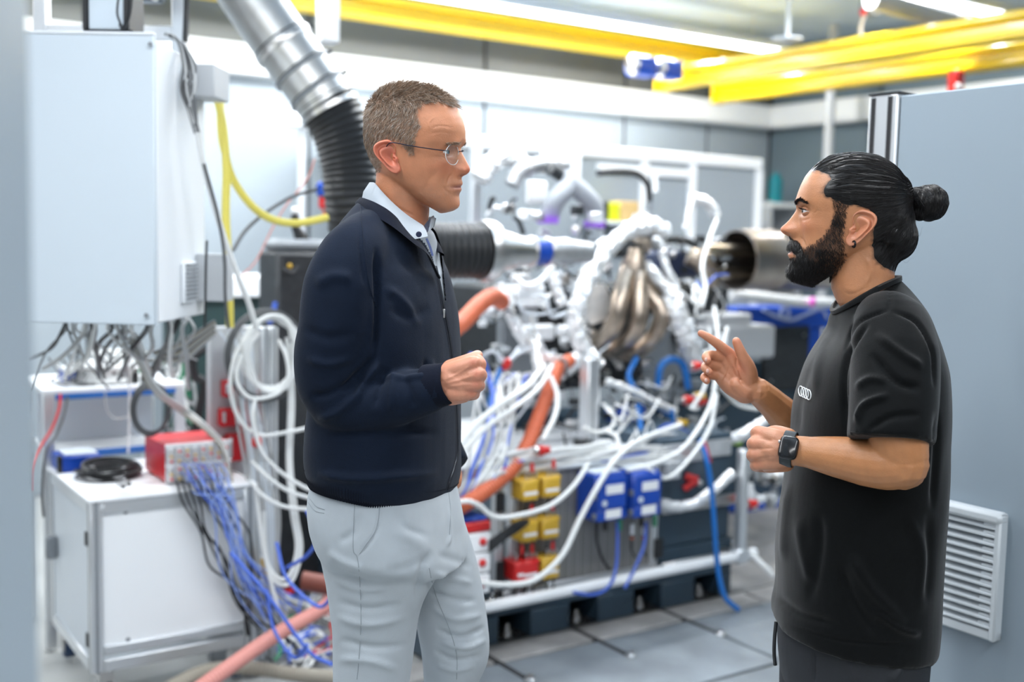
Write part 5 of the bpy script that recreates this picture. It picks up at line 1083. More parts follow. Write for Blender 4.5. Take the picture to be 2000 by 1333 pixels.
    for k in range(9):
        cable('cable', 'grey brown lead of the thick bundle crossing to the cable post', [(300 + k * 3, 690 + k * 2, -3.5), (345 + k * 2, 672 + k * 4, -3.5), (385, 650 + k * 4, -3.5), (420, 628 + k * 3, -3.5)], .006, (M_dgcab, M_beige, M_gcab)[k % 3], 'bundle between cabinet and cable post')

def profile(mb, u0, u1, v0, v1, z0, z1): mb.box(u0, u1, v0, v1, z0, z1, .004)
M_blc = mat('pale blue cable', (.25, .35, .70), .4)
def build_cart():
    v0 = 3.54; u0 = .843; c = toroom(PV(165, 985, v0)); zt = c[2]; zb = toroom(PV(178, 1320, v0))[2]; u1 = toroom(PV(500, 1254, v0))[0]; v1 = 4.11
    t = thing('cart', 'white aluminium frame cart on castors at the lower left', 'cart', R((u0 + u1) / 2, (v0 + v1) / 2, 0)); w = .04
    for (ua, va) in ((u0, v0), (u1 - w, v0), (u0, v1 - w), (u1 - w, v1 - w)): p = obj('post', MB().box(ua, ua + w, va, va + w, zb, zt, .004), M_alu, t); obj('post_groove', MB().box(ua + .015, ua + .025, va - .0005, va + .002, zb, zt, 0).box(ua - .0005, ua + .002, va + .015, va + .025, zb, zt, 0), M_midgrey, p)
    for z in (zb, zt - w):
        for (a, b_, cc, d) in ((u0 + w, u1 - w, v0, v0 + w), (u0 + w, u1 - w, v1 - w, v1), (u0, u0 + w, v0 + w, v1 - w), (u1 - w, u1, v0 + w, v1 - w)): obj('rail', MB().box(a, b_, cc, d, z, z + w, .004), M_alu, t)
    obj('rail', MB().box(u0 + w, u1 - w, v0, v0 + w, zb + .055, zb + .085, .004), M_alu, t)
    obj('front_panel', MB().box(u0 + w, u1 - w, v0 + .012, v0 + .016, zb + .085, zt - w), M_white, t)
    dr = obj('side_door', MB().box(u0 + .008, u0 + .014, v0 + w, v1 - w, zb + w, zt - w), M_pale, t)
    for z in (zb + .10, zt - .12): obj('hinge', MB().box(u0 - .004, u0 + .008, v0 + w - .012, v0 + w + .012, z - .022, z + .022, .002), M_black, dr)
    obj('door_handle', MB().box(u0 - .03, u0 + .008, v1 - .10, v1 - .07, zb + .25, zb + .33, .008), M_midgrey, dr)
    obj('worktop', MB().box(u0 - .005, u1 + .004, v0 - .005, v1 + .005, zt, zt + .010, .002), M_white, t)
    for (x, y) in ((245, 1000), (192, 1065), (195, 1210), (250, 1250)): screw(t, PV(x, y, v0 + .011), -VX, .007)
    for (ua, va) in ((u0 + .05, v0 + .05), (u1 - .05, v0 + .05), (u0 + .05, v1 - .05), (u1 - .05, v1 - .05)):
        cs = obj('castor', MB().box(ua - .022, ua + .022, va - .03, va + .03, .075, zb, .004).box(ua - .026, ua - .02, va - .03, va + .03, .03, .08, .002).box(ua + .02, ua + .026, va - .03, va + .03, .03, .08, .002), M_steel, t)
        obj('wheel', MB().lathe(R(ua - .018, va, .036), UX, [(0, .01), (0, .032), (.006, .036), (.03, .036), (.036, .032), (.036, .01)], 24), mat('blue castor tyre', (.02, .05, .12), .5), cs)
    zc = zt + .010
    # rack standing behind the cart
    vr = 4.16; ub = toroom(PV(84, 800, vr))[0]; ue = toroom(PV(300, 780, vr))[0] + .12; zs = toroom(PV(100, 778, vr))[2]
    k = thing('shelf_rack', 'white framed rack with blue edged shelves behind the cart', 'rack', R((ub + ue) / 2, vr + .2, 0))
    for (ua, va) in ((ub, vr), (ue - .04, vr), (ub, vr + .4), (ue - .04, vr + .4)): obj('post', MB().box(ua, ua + .04, va, va + .04, 0, zs + .01, .004), M_alu, k)
    sh = obj('shelf', MB().box(ub, ue, vr, vr + .44, zs + .012, zs + .03, .003), M_white, k); obj('shelf_edge', MB().box(ub + .04, ue - .04, vr - .006, vr, zs - .008, zs + .012, .002), mat('blue edging', (.01, .13, .45), .4), k)
    zs2 = toroom(PV(200, 884, vr))[2]; obj('shelf_edge', MB().box(ub + .04, ue - .04, vr - .006, vr, zs2 - .012, zs2 + .014, .002), MATS['blue edging'], k); obj('shelf', MB().box(ub + .04, ue - .04, vr, vr + .4, zs2 - .012, zs2, .002), M_white, k)
    obj('back_panel', MB().box(ub + .04, ue - .04, vr + .3, vr + .305, zs2, zs, .001), M_pale, k)
    zsh = zs + .03
    # things on the rack: reels, adapters
    def onshelf(x, y, v, zz): p = PZ(x, y, zz); return p
    for i, (x, y, r) in enumerate(((205, 725, .115), (232, 700, .10))):
        p = PZ(x, y + 20, zsh); m = MB()
        for q in range(4): m.ring([p[0], p[1], zsh + .012 + q * .016], (0.02 * (q % 2), .03, 1), r - .006 * (q % 3), .011, 36, 8)
        obj('cable_coil', m, M_wcab, label=('wide white cable coil lying on the rack shelf', 'smaller white cable coil behind the wide one on the rack')[i], cat='cable coil')
    for i, (x, y) in enumerate(((222, 748), (237, 747), (252, 746), (265, 745), (280, 744))):
        p = toroom(PV(x, y, vr + .05)); tt = thing('plug', ('first', 'second', 'third', 'fourth', 'fifth')[i] + ' black plug from the left on the rack shelf edge', 'plug', R(p[0], p[1], zsh), 'row of plugs'); obj('body', MB().box(p[0] - .008, p[0] + .008, p[1] - .012, p[1] + .012, zsh, zsh + .045, .003), M_black, tt); obj('collar', MB().box(p[0] - .006, p[0] + .006, p[1] - .010, p[1] + .010, zsh + .045, zsh + .06, .002), M_steel, tt)
    p = toroom(PV(150, 745, vr + .12)); tt = thing('hub_box', 'small blue box with white lid among the leads on the rack', 'box', R(p[0], p[1], zsh)); obj('body', MB().box(p[0] - .05, p[0] + .05, p[1], p[1] + .08, zsh, zsh + .05, .004), M_blue, tt); obj('lid', MB().box(p[0] - .052, p[0] + .052, p[1] - .002, p[1] + .082, zsh + .05, zsh + .06, .003), M_white, tt)
    rr = random.Random(5)
    for q in range(10):
        x = 95 + q * 13; cable('cable', 'thin lead tangled on the rack shelf', [(x, 700 + rr.uniform(-20, 10), 4.3), (x + 20, 720 + rr.uniform(-15, 20), 4.25), (x + 5, 745, 4.22), (x + 40, 752, 4.2), (x + 70, 735, 4.3)], .004, rr.choice((M_dgcab, M_gcab, M_wcab, M_black)), 'leads tangled on the rack shelf')
    cable('cable', 'red lead hanging from the rack down past the cart', [(118, 770, 4.12), (115, 800, 4.1), (100, 840, 4.08), (75, 880, 4.05), (62, 915, 4.0), (60, 960, 3.98)], .005, M_red)
    cable('cable', 'grey lead hanging next to the red one', [(132, 775, 4.12), (125, 810, 4.1), (110, 850, 4.08), (90, 885, 4.05), (82, 960, 4.0), (85, 1010, 4.0)], .005, M_dgcab)
    cable('cable', 'thin grey lead hanging in a loop from the rack', [(205, 765, 4.13), (208, 800, 4.13), (225, 818, 4.13), (255, 812, 4.13), (265, 800, 4.13)], .003, M_gcab)
    cable('cable', 'pale lead hanging straight across the rack panel', [(255, 700, 4.13), (253, 760, 4.13), (252, 830, 4.13), (250, 885, 4.13)], .004, M_wcab)
    # on the worktop
    p = toroom(PZ(160, 918, zc)); b = thing('amplifier_box', 'blue box with pale lid at the back of the cart top', 'box', R(p[0], p[1], zc))
    obj('body', MB().box(p[0] - .08, p[0] + .06, p[1] - .03, p[1] + .1, zc, zc + .055, .006), M_blue, b); obj('lid', MB().box(p[0] - .06, p[0] + .05, p[1] - .02, p[1] + .09, zc + .055, zc + .062, .003), M_pale, b); obj('corner_guard', MB().box(p[0] - .085, p[0] - .07, p[1] - .035, p[1] - .01, zc, zc + .06, .004), M_blackg, b)
    p = PZ(215, 930, zc); m = MB()
    for q in range(11): m.ring([p[0] + rr.uniform(-.012, .012), p[1] + rr.uniform(-.012, .012), zc + .008 + (q // 3) * .009], (rr.uniform(-.12, .12), rr.uniform(-.12, .12), 1), .105 - rr.uniform(0, .035), .005, 40, 6)
    ct = thing('cable_coil', 'black cable coil lying on the white cart top', 'cable coil', [p[0], p[1], zc]); obj('windings', m, M_black, ct)
    for (x, y) in ((180, 915), (232, 945), (243, 940)): obj('connector', MB().cyl(PZ(x, y, zc + .03), PZ(x + 9, y + 6, zc + .03), .008, 10), M_steel, ct)
    # red measuring instrument
    q0 = toroom(PZ(325, 948, zc)); zr = toroom(PV(325, 872, q0[1]))[2]; ur = toroom(PV(450, 925, q0[1]))[0]; vf = q0[1]; ul = q0[0]
    r = thing('measuring_instrument', 'red measuring instrument full of blue plug leads on the cart top', 'instrument', R((ul + ur) / 2, vf + .1, zc))
    obj('housing', MB().box(ul, ur, vf + .006, vf + .24, zc + .006, zr, .003), M_redbox, r); fp = obj('front_panel', MB().box(ul - .002, ur + .002, vf, vf + .006, zc + .004, zr + .004, .001), M_alu, r)
    obj('panel_rim', MB().box(ul - .004, ur + .004, vf - .006, vf + .004, zr - .008, zr + .005, .002), M_white, r); obj('panel_rim', MB().box(ul - .004, ur + .004, vf - .005, vf + .004, (zc + zr) / 2 - .004, (zc + zr) / 2 + .003, .002), M_white, r)
    for i in range(8):
        for j in range(2):
            uu = ul + (ur - ul) * (i + .6) / 8.2; zz = zc + (zr - zc) * (.27 + .46 * j); sk = obj('socket', MB().box(uu - .010, uu + .008, vf - .005, vf, zz - .026, zz + .026, .002), M_white, r)
            for kx in (-1, 0, 1): obj('pin', MB().lathe(R(uu - .002, vf - .005, zz + kx * .016), -VX, [(0, .0045), (.012, .0045), (.013, .001)], 8), (M_gold, M_steel, M_red)[(i + kx) % 3], sk)
    for s in (0, 1): obj('foot', MB().box(ul + .01 + s * (ur - ul - .05), ul + .04 + s * (ur - ul - .05), vf + .01, vf + .05, zc, zc + .006, .001), M_black, r)
    for i in range(14):
        x = 352 + (i % 7) * 12; y = 905 + (i // 7) * 18; ex = 420 + rr.uniform(-20, 50); ey = 1005 + rr.uniform(-10, 50)
        cable('cable', 'blue plug lead falling from the red measuring instrument', [(x, y, vf - .01), (x + 12, y + 8, vf - .06), (x + 28 + rr.uniform(-8, 12), y + 42, 3.51), (ex - 8, ey - 35, 3.5), (ex, ey, 3.495), (ex + rr.uniform(0, 50), ey + rr.uniform(50, 110), 3.49), (ex + rr.uniform(40, 130), ey + rr.uniform(120, 220), 3.48)], .0028, rr.choice((M_bcab, M_blc, M_blc)), 'blue leads of the measuring instrument')
    for i in range(9):
        x = 345 + i * 11; cable('cable', 'black lead falling from the red measuring instrument', [(x, 938, vf - .01), (x + 3, 950, 3.525), (x + 14, 985, 3.51), (x + 34 + rr.uniform(-10, 20), 1040, 3.505), (x + 65, 1095 + rr.uniform(-20, 30), 3.505), (x + 95 + rr.uniform(-10, 40), 1160 + rr.uniform(-10, 60), 3.5), (x + 140 + rr.uniform(-10, 40), 1230 + rr.uniform(-10, 40), 3.48)], .0038, M_black, 'black leads of the measuring instrument')

def build_cable_post():
    v = 3.62; a = toroom(PV(512, 650, v)); t = thing('cable_post', 'tall aluminium profile post hung with white and grey cables', 'post', R(a[0] + .03, v, 0))
    ul, ur = a[0], toroom(PV(545, 650, v))[0]; zt = toroom(PV(520, 640, v))[2]; w = (ur - ul)
    for k in range(2):
        p = obj('profile', MB().box(ul + k * w * .52, ul + k * w * .52 + w * .46, v, v + .05, 0, zt, .004), M_alu, t); obj('groove', MB().box(ul + k * w * .52 + w * .19, ul + k * w * .52 + w * .27, v - .001, v + .002, 0, zt), M_midgrey, p)
    obj('foot_plate', MB().box(ul - .06, ur + .06, v - .05, v + .12, 0, .012, .002), M_alu, t)
    # grey equipment board beside it, with red modules
    b0 = toroom(PV(410, 640, 3.75)); b1 = toroom(PV(478, 900, 3.75)); bt = thing('equipment_board', 'grey upright board with red modules between cart and cable post', 'panel', R(b0[0], 3.8, 0))
    obj('board', MB().box(b0[0], b1[0] + .05, 3.75, 3.79, 0, b0[2], .004), M_boxgrey, bt)
    for (x0, y0, x1, y1) in ((438, 745, 475, 775), (432, 800, 468, 832), (445, 850, 480, 900), (470, 760, 490, 850)): m = MB(); bxp(m, x0, y0, x1, y1, 3.71, .04); mo = obj('red_module', m, M_redbox, bt); m = MB(); bxp(m, x0 + 3, y0 + 6, x0 + 10, y1 - 5, 3.704, .006); obj('module_face', m, M_boxgrey, mo)
    rr = random.Random(9)
    # coil hung on the post
    c = PV(527, 690, 3.56); m = MB()
    for k in range(9): m.tube([c + UX * (math.cos(q) * (.085 + .006 * (k % 4)) + .006 * rr.uniform(-1, 1)) + np.array([0, 0, 1]) * math.sin(q) * (.115 + .006 * (k % 3)) - VX * (.01 + .008 * (k % 3)) for q in np.linspace(0, 2 * PI, 25)], .0065, 8, smooth=2)
    obj('cable_coil', m, M_wcab, label='white cable coil hung on the cable post', cat='cable coil')
    m = MB()
    for k in range(5): m.tube([PV(520, 695, 3.59) + UX * math.cos(q) * (.125 + .004 * k) + np.array([0, 0, 1]) * math.sin(q) * (.14 + .004 * k) for q in np.linspace(0, 2 * PI, 29)], .004, 6, smooth=2)
    obj('cable_coil', m, M_dgcab, label='thin dark grey cable coil behind the white coil on the post', cat='cable coil')
    for k in range(16):                                  # bundle falling in front of the board
        x = 440 + k * 4; dx = rr.uniform(-8, 12)
        cable('cable', 'grey data cable of the bundle falling beside the cable post', [(430 + k * 5, 650 + rr.uniform(-6, 6), 3.66), (452 + k * 3.4, 690, 3.62), (462 + k * 3 + dx, 800, 3.6), (478 + k * 3.2 + dx, 900, 3.59), (486 + k * 4, 1010, 3.58), (498 + k * 3, 1120, 3.57), (505 + k * 4, 1230, 3.56)], rr.choice((.0045, .006)), rr.choice((M_gcab, M_gcab, M_wcab, M_pale)), 'grey data cables by the cable post')
    W = [([(500, 640, 3.58), (462, 690, 3.55), (450, 760, 3.53), (468, 820, 3.52), (505, 850, 3.5), (560, 845, 3.5), (610, 835, 3.55), (650, 830, 3.6)], 'white cable looping out left of the cable post'),
         ([(505, 650, 3.57), (470, 700, 3.54), (463, 745, 3.52), (490, 778, 3.5), (540, 770, 3.5), (562, 740, 3.5), (560, 700, 3.52), (545, 665, 3.55)], 'white cable in a short hanging loop on the post'),
         ([(498, 780, 3.5), (494, 820, 3.48), (510, 880, 3.47), (545, 920, 3.46), (590, 950, 3.44), (620, 962, 3.42)], 'white cable sweeping from the post towards the grey trousers'),
         ([(490, 900, 3.5), (520, 930, 3.47), (560, 958, 3.45), (600, 972, 3.43), (625, 976, 3.42)], 'second white cable sweeping towards the grey trousers'),
         ([(488, 940, 3.5), (515, 970, 3.47), (555, 990, 3.45), (600, 995, 3.43), (622, 998, 3.42)], 'lowest white cable sweeping towards the grey trousers'),
         ([(560, 660, 3.58), (566, 780, 3.57), (562, 900, 3.55), (570, 1000, 3.52), (580, 1070, 3.5), (565, 1125, 3.48), (540, 1128, 3.48), (520, 1090, 3.5), (515, 1000, 3.52)], 'white cable hanging in a deep loop by the post'),
         ([(568, 670, 3.58), (572, 790, 3.57), (568, 900, 3.55), (578, 1000, 3.52), (588, 1075, 3.5), (568, 1138, 3.48), (535, 1135, 3.48), (512, 1085, 3.5)], 'outer white cable of the deep loop by the post'),
         ([(500, 960, 3.5), (508, 1030, 3.49), (520, 1100, 3.48), (545, 1200, 3.46)], 'white strap like cable falling beside the post')]
    for pts, lb in W: cable('cable', lb, pts, .0068, M_wcab)
    t2 = thing('cable_clip', 'small red clip on the white cables of the post', 'clip', PV(504, 872, 3.49)); m = MB(); bxp(m, 497, 858, 512, 874, 3.48, .03); obj('clip_body', m, M_red, t2); m = MB(); bxp(m, 501, 874, 509, 905, 3.485, .02); obj('clip_tail', m, M_gcab, t2)
    # light cable bundle and coil in front of the red instrument
    for k in range(6): cable('cable', 'beige lead of the bundle above the red instrument', [(250 + k * 3, 660, -3.35), (275 + k * 2, 720, -3.4), (300 + k * 3, 765, -3.45), (345 + k * 4, 800, 3.66), (385 + k * 3, 828, 3.64), (425 + k * 2, 865, 3.62), (445, 905, 3.6), (455, 950 + k * 3, 3.58)], .0042, (M_beige, M_gcab, M_wcab)[k % 3], 'beige leads above the red instrument')
    c = PV(297, 800, 3.72); m = MB()
    for k in range(7): m.tube([c + UX * math.cos(q) * (.055 + .004 * (k % 3)) + np.array([0, 0, 1]) * math.sin(q) * (.075 + .003 * k) + VX * .004 * k for q in np.linspace(0, 2 * PI, 21)], .0038, 6, smooth=2)
    obj('cable_coil', m, M_dgcab, label='small dark coil hanging above the red instrument', cat='cable coil')
    # green and black hoses behind
    cable('hose', 'green hose arching behind the equipment board', [(345, 690, 4.3), (358, 670, 4.3), (362, 720, 4.3), (365, 780, 4.3)], .016, M_green, cat='hose'); cable('hose', 'black hose loop left of the equipment board', [(400, 680, 4.2), (378, 700, 4.2), (380, 735, 4.2), (398, 750, 4.2), (390, 800, 4.2), (382, 850, 4.2)], .018, M_black, cat='hose')
    for k in range(10):
        cable('cable', 'pale lead in the tangle behind the red instrument', [(270 + rr.uniform(0, 100), 690 + rr.uniform(0, 60), 4.3), (330 + rr.uniform(-20, 40), 720 + rr.uniform(-20, 60), 4.3), (330 + rr.uniform(-20, 60), 780 + rr.uniform(-20, 40), 4.25), (300 + rr.uniform(0, 100), 840, 4.2)], .006, rr.choice((M_wcab, M_gcab, M_dgcab, M_green)), 'tangle behind the red instrument')
    # floor tangle by the post
    corr_hose('hose', 'salmon corrugated hose lying across the floor tangle', [(370, 1360, -3.2), (450, 1302, -3.35), (540, 1240, -3.55), (620, 1195, -3.75), (700, 1140, -3.9)], .022, .014, M_pink, .26)
    corr_hose('hose', 'beige corrugated hose lying on the floor under the salmon hose', [(330, 1345, -3.4), (400, 1312, -3.5), (480, 1305, -3.55), (580, 1318, -3.55), (660, 1325, -3.5)], .022, .014, M_beige, .26)
    for k in range(36):
        x = 515 + rr.uniform(0, 140); y = 1110 + rr.uniform(0, 190); m = rr.choice((M_bcab, M_bcab, M_black, M_dgcab, M_red, M_wcab, M_green))
        pts = [(x + rr.uniform(-50, 60), y + rr.uniform(-45, 45)) for _ in range(5)]
        Q = [PZ(px, max(py, 1090), .02 + .02 * rr.random()) for px, py in pts]; obj('cable', MB().tube(Q, rr.choice((.004, .005, .006)), 7), m, label='loose lead in the tangle on the floor beside the post', cat='cable', group='floor tangle of leads')
    for k, (pts, lb) in enumerate((([(450, 1080), (520, 1160), (600, 1270), (648, 1300)], 'blue lead running diagonally over the salmon hose'), ([(540, 1060), (560, 1130), (620, 1185), (650, 1165)], 'blue lead curving under the deep white loop'), ([(560, 1110), (600, 1085), (618, 1050), (600, 1000)], 'blue lead curving up next to the grey trousers'), ([(520, 1150), (535, 1230), (575, 1285), (600, 1260)], 'blue lead looping low on the floor'))):
        cable('cable', lb, [(x, y, -(3.5 - .05 * i)) for i, (x, y) in enumerate(pts)], .006, M_bcab)
    cable('hose', 'brown pipe lying behind the grey trousers', [(590, 1135, -4.0), (620, 1140, -4.0), (680, 1150, -4.0)], .035, mat('brown pipe', (.22, .06, .04), .5), cat='pipe', n=14)
    f = PZ(512, 1085, .5); m = MB()
    for k in range(5): m.ball(PV(510 + k * 3 + rr.uniform(-6, 6), 1095 + k * 6, 3.5), .011)
    obj('brass_fitting', m, M_gold, label='yellow fittings at the foot of the cable post', cat='fitting')

def build_ducts():
    D = 4.05; t = thing('exhaust_duct', 'silver metal duct with clamp bands running down from the ceiling', 'duct', P(560, 90, D))
    path = [P(420, -120, D), P(480, -20, D), P(545, 75, D), P(600, 150, D), P(640, 205, D)]
    r = 57 * D / FPX; C = catmull(path, 6); obj('pipe', MB().tube(path, r, 36, smooth=6), M_duct, t)
    for i, (x, y, w) in enumerate(((556, 88, .030), (594, 142, .012), (623, 178, .012))):
        p = P(x, y, D); k = np.argmin(np.linalg.norm(C - p, axis=1)); ax = C[min(k + 1, len(C) - 1)] - C[k - 1]; ax /= np.linalg.norm(ax)
        cl = obj('clamp_band', MB().lathe(C[k] - ax * w / 2, ax, [(0, r), (0, r * 1.06), (w * .2, r * 1.075), (w * .8, r * 1.075), (w, r * 1.06), (w, r)], 36), M_steel if i == 0 else M_midgrey, t)
        obj('band_edge', MB().lathe(C[k] - ax * (w / 2 + .006), ax, [(0, r), (0, r * 1.05), (.006, r * 1.05), (.006, r)], 36), M_black, cl); s = np.cross(ax, CF); obj('clamp_bolt', MB().cyl(C[k] + s * r * 1.0, C[k] + s * r * 1.2, .008, 10), M_dark, cl)
    st = C[0]
    h = [P(634, 196, D), P(664, 250, D), P(684, 320, D), P(690, 390, D), P(700, 440, D + .02), P(745, 480, D + .04), P(820, 490, D + .08), P(890, 490, D + .12), P(942, 490, D + .16)]
    t2 = thing('flexible_hose', 'black ribbed flexible hose bending from the silver duct to the engine', 'hose', P(700, 440, D)); obj('ribbed_wall', MB().corr(h, 56 * D / FPX, .023, .07, 36, 6), M_black, t2)
    ax = h[1] - h[0]; ax /= np.linalg.norm(ax); obj('steel_band', MB().lathe(h[0] + ax * .03, ax, [(0, r * 1.02), (0, r * 1.07), (.018, r * 1.07), (.018, r * 1.02)], 36), M_steel, t2)
    ax = UX; c0 = P(950, 490, D + .17); obj('end_clamp', MB().lathe(c0 - ax * .03, ax, [(0, .09), (0, .112), (.03, .115), (.05, .112), (.05, .08)], 36), M_steel, t2)
    # support strut and wall box
    m = MB(); a = toroom(P(648, 60, 4.4)); m.box(a[0] - .035, a[0] + .035, a[1], a[1] + .07, P(648, 82, 4.4)[2], ZC, .004); obj('hanger_strut', m, M_alu, label='white aluminium strut hanging beside the silver duct', cat='strut')
    b = toroom(PV(597, 222, 6.0)); t3 = thing('wall_box', 'small white wall box with a conduit behind the black hose', 'box', R(b[0], 6.0, b[2])); m = MB(); bxp(m, 573, 205, 620, 250, 6.0, .12, .01); obj('body', m, M_white, t3); c = PV(590, 250, 6.05); obj('conduit', MB().cyl(c, [c[0], c[1], 0], .022, 12), M_boxgrey, t3)
    # dark canister behind the cardigan
    c = PV(590, 560, 4.3); z0 = 0; zt = PV(590, 492, 4.3)[2]; t4 = thing('canister', 'tall black oily canister with a lever behind the navy sleeve', 'canister', [c[0], c[1], 0]); u_ = toroom(c)
    obj('body', MB().box(u_[0] - .11, u_[0] + .14, 4.3, 4.5, 0, zt, .015), M_dark, t4); obj('lid', MB().box(u_[0] - .10, u_[0] + .13, 4.31, 4.49, zt, zt + .05, .02), M_midgrey, t4); q = PV(580, 440, 4.35); obj('lever', MB().tube([PV(592, 490, 4.38), PV(586, 462, 4.38), PV(576, 440, 4.38), PV(577, 420, 4.38)], [.03, .026, .016, .018], 12), M_black, t4); obj('lever_knob', MB().ball(PV(577, 412, 4.38), .017), M_wcab, t4); obj('handle', MB().tube([PV(548, 505, 4.28), PV(552, 525, 4.27), PV(570, 532, 4.27), PV(582, 520, 4.28)], .006, 8), M_black, t4); obj('emblem', MB().ball(PV(566, 520, 4.295), .010), M_gold, t4)
    cable('cable', 'dark cable rising from the cabinet to the black hose', [(455, 490, -3.7), (480, 450, -3.75), (520, 415, -3.8), (570, 385, -3.9), (620, 370, -4.0)], .006, M_dgcab); cable('cable', 'thin pink lead crossing behind the yellow hose', [(470, 540, -4.0), (500, 510, -4.0), (530, 450, -4.0), (560, 400, -4.0), (600, 350, -4.0), (615, 310, -4.0)], .003, M_pink); cable('cable', 'blue lead beside the black canister', [(538, 590, 4.2), (534, 610, 4.2), (526, 632, 4.2)], .010, M_bcab)
    for i, (x, y, m) in enumerate(((628, 370, M_blue), (633, 395, M_red), (640, 418, M_orange))): p = PV(x, y, 4.3); tt = thing('valve', ('small blue valve', 'small red valve', 'small orange valve')[i] + ' left of the upright black hose', 'valve', p); obj('body', MB().lathe(p, (0, 0, 1), [(-.03, .012), (-.02, .022), (.02, .022), (.03, .012)], 14), m, tt); obj('stem', MB().cyl(p, p + UX * .05, .008, 10), M_steel, tt)
    # pale bench behind
    m = MB(); a = toroom(PV(450, 542, 5.4)); b = toroom(PV(560, 580, 5.4)); bt = thing('bench', 'white bench top behind the yellow hoses', 'bench', R(a[0] + .3, 5.6, 0)); obj('top', MB().box(a[0] - .3, b[0] + .5, 5.4, 5.9, b[2], a[2], .006), M_white, bt); obj('cupboard', MB().box(a[0] - .2, b[0] + .4, 5.45, 5.85, 0, b[2], .004), mat('dark green cupboard', (.02, .05, .05), .5), bt)
# ================================================================== engine test rig and what stands behind it
V0 = 3.40
def build_pedestal():
    t = thing('rig_base', 'dark blue grey rig base with four pockets bolted to the floor plates', 'machine base', R(2.9, 3.9, 0))
    uL, uR = 1.95, 3.457; zt = toroom(PV(960, 1195, V0))[2] + .02
    holes = [(1010, 974, 1038), (1140, 1112, 1169), (1265, 1237, 1291), (1380, 1355, 1403)]; zh = .105; hu = []
    for (_, a, b) in holes: hu.append((toroom(PV(a, 1215, V0))[0], toroom(PV(b, 1195, V0))[0]))
    edges = [uL] + [x for h in hu for x in h] + [uR]
    for i in range(0, len(edges), 2): obj('pillar', MB().box(edges[i], edges[i + 1], V0, V0 + 1.15, 0, zh, .004), M_base, t)
    obj('deck', MB().box(uL, uR, V0, V0 + 1.15, zh, zt + .1, .006), M_base, t); obj('pocket_shade_core', MB().box(uL + .02, uR - .02, V0 + .35, V0 + 1.1, .005, zh, .0), M_gap, t); obj('pocket_shade_plate', MB().box(uL + .004, uR - .004, V0 + .006, V0 + 1.14, .0, .004, .0), M_gap, t)  # near-black core and bottom plate put the pockets' shade into the colour
    for (a, b) in hu:
        c = (a + b) / 2; obj('anchor_bolt', MB().lathe(R(c, V0 + .055, 0), (0, 0, 1), [(0, .034), (.008, .034), (.010, .022), (.030, .021), (.034, .012), (.05, .012), (.052, .001)], 12), M_steel, t)
    # upper base blocks right of the panel, steel strips
    a = toroom(PV(1292, 1000, V0 + .02)); b = toroom(PV(1432, 1090, V0 + .02)); obj('side_block', MB().box(a[0] - .02, uR - .01, V0 + .015, V0 + .9, zt + .1, a[2] + .30, .006), M_base, t)
    for y in (985, 1098): p = toroom(PV(1360, y, V0)); obj('steel_strip', MB().box(a[0] - .02, uR, V0 - .012, V0 + .015, p[2] - .022, p[2] + .022, .004), M_steel, t)
    for (x0, y0, x1, y1) in ((995, 745, 1082, 845), (1285, 735, 1385, 865)): m = MB(); bxp(m, x0, y0, x1, y1, 4.15, .25, .01); obj('pillar_block', m, M_base, t)
    # white pipe guard rail
    g = thing('guard_rail', 'white tubular guard rail along the front of the rig base', 'rail', R(2.8, 3.33, 0)); v = 3.32; r = .021
    A, B = PV(940, 1190, v), PV(1470, 1081, v); obj('lower_tube', MB().tube([A - UX * .3, B], r, 16, smooth=0), M_white, g); obj('end_cap', MB().ball(B, r * 1.15), M_white, g)
    for (x, y0) in ((1444, 1088), (1000, 1170)):
        pass
    p = toroom(PV(1444, 1085, v)); obj('upright', MB().box(p[0] - .02, p[0] + .02, v - .02, v + .02, p[2], p[2] + .45, .004), M_alu, g); obj('tube_clamp', MB().box(p[0] - .035, p[0] + .035, v - .03, v + .03, p[2] - .03, p[2] + .03, .006), M_alu, g)
    for (x, y) in ((975, 1183), (1300, 1117), (1436, 1088)): q = toroom(PV(x, y, v)); obj('stand_off', MB().box(q[0] - .018, q[0] + .018, v, V0 + .02, q[2] - .018, q[2] + .018, .003), M_steel, g)

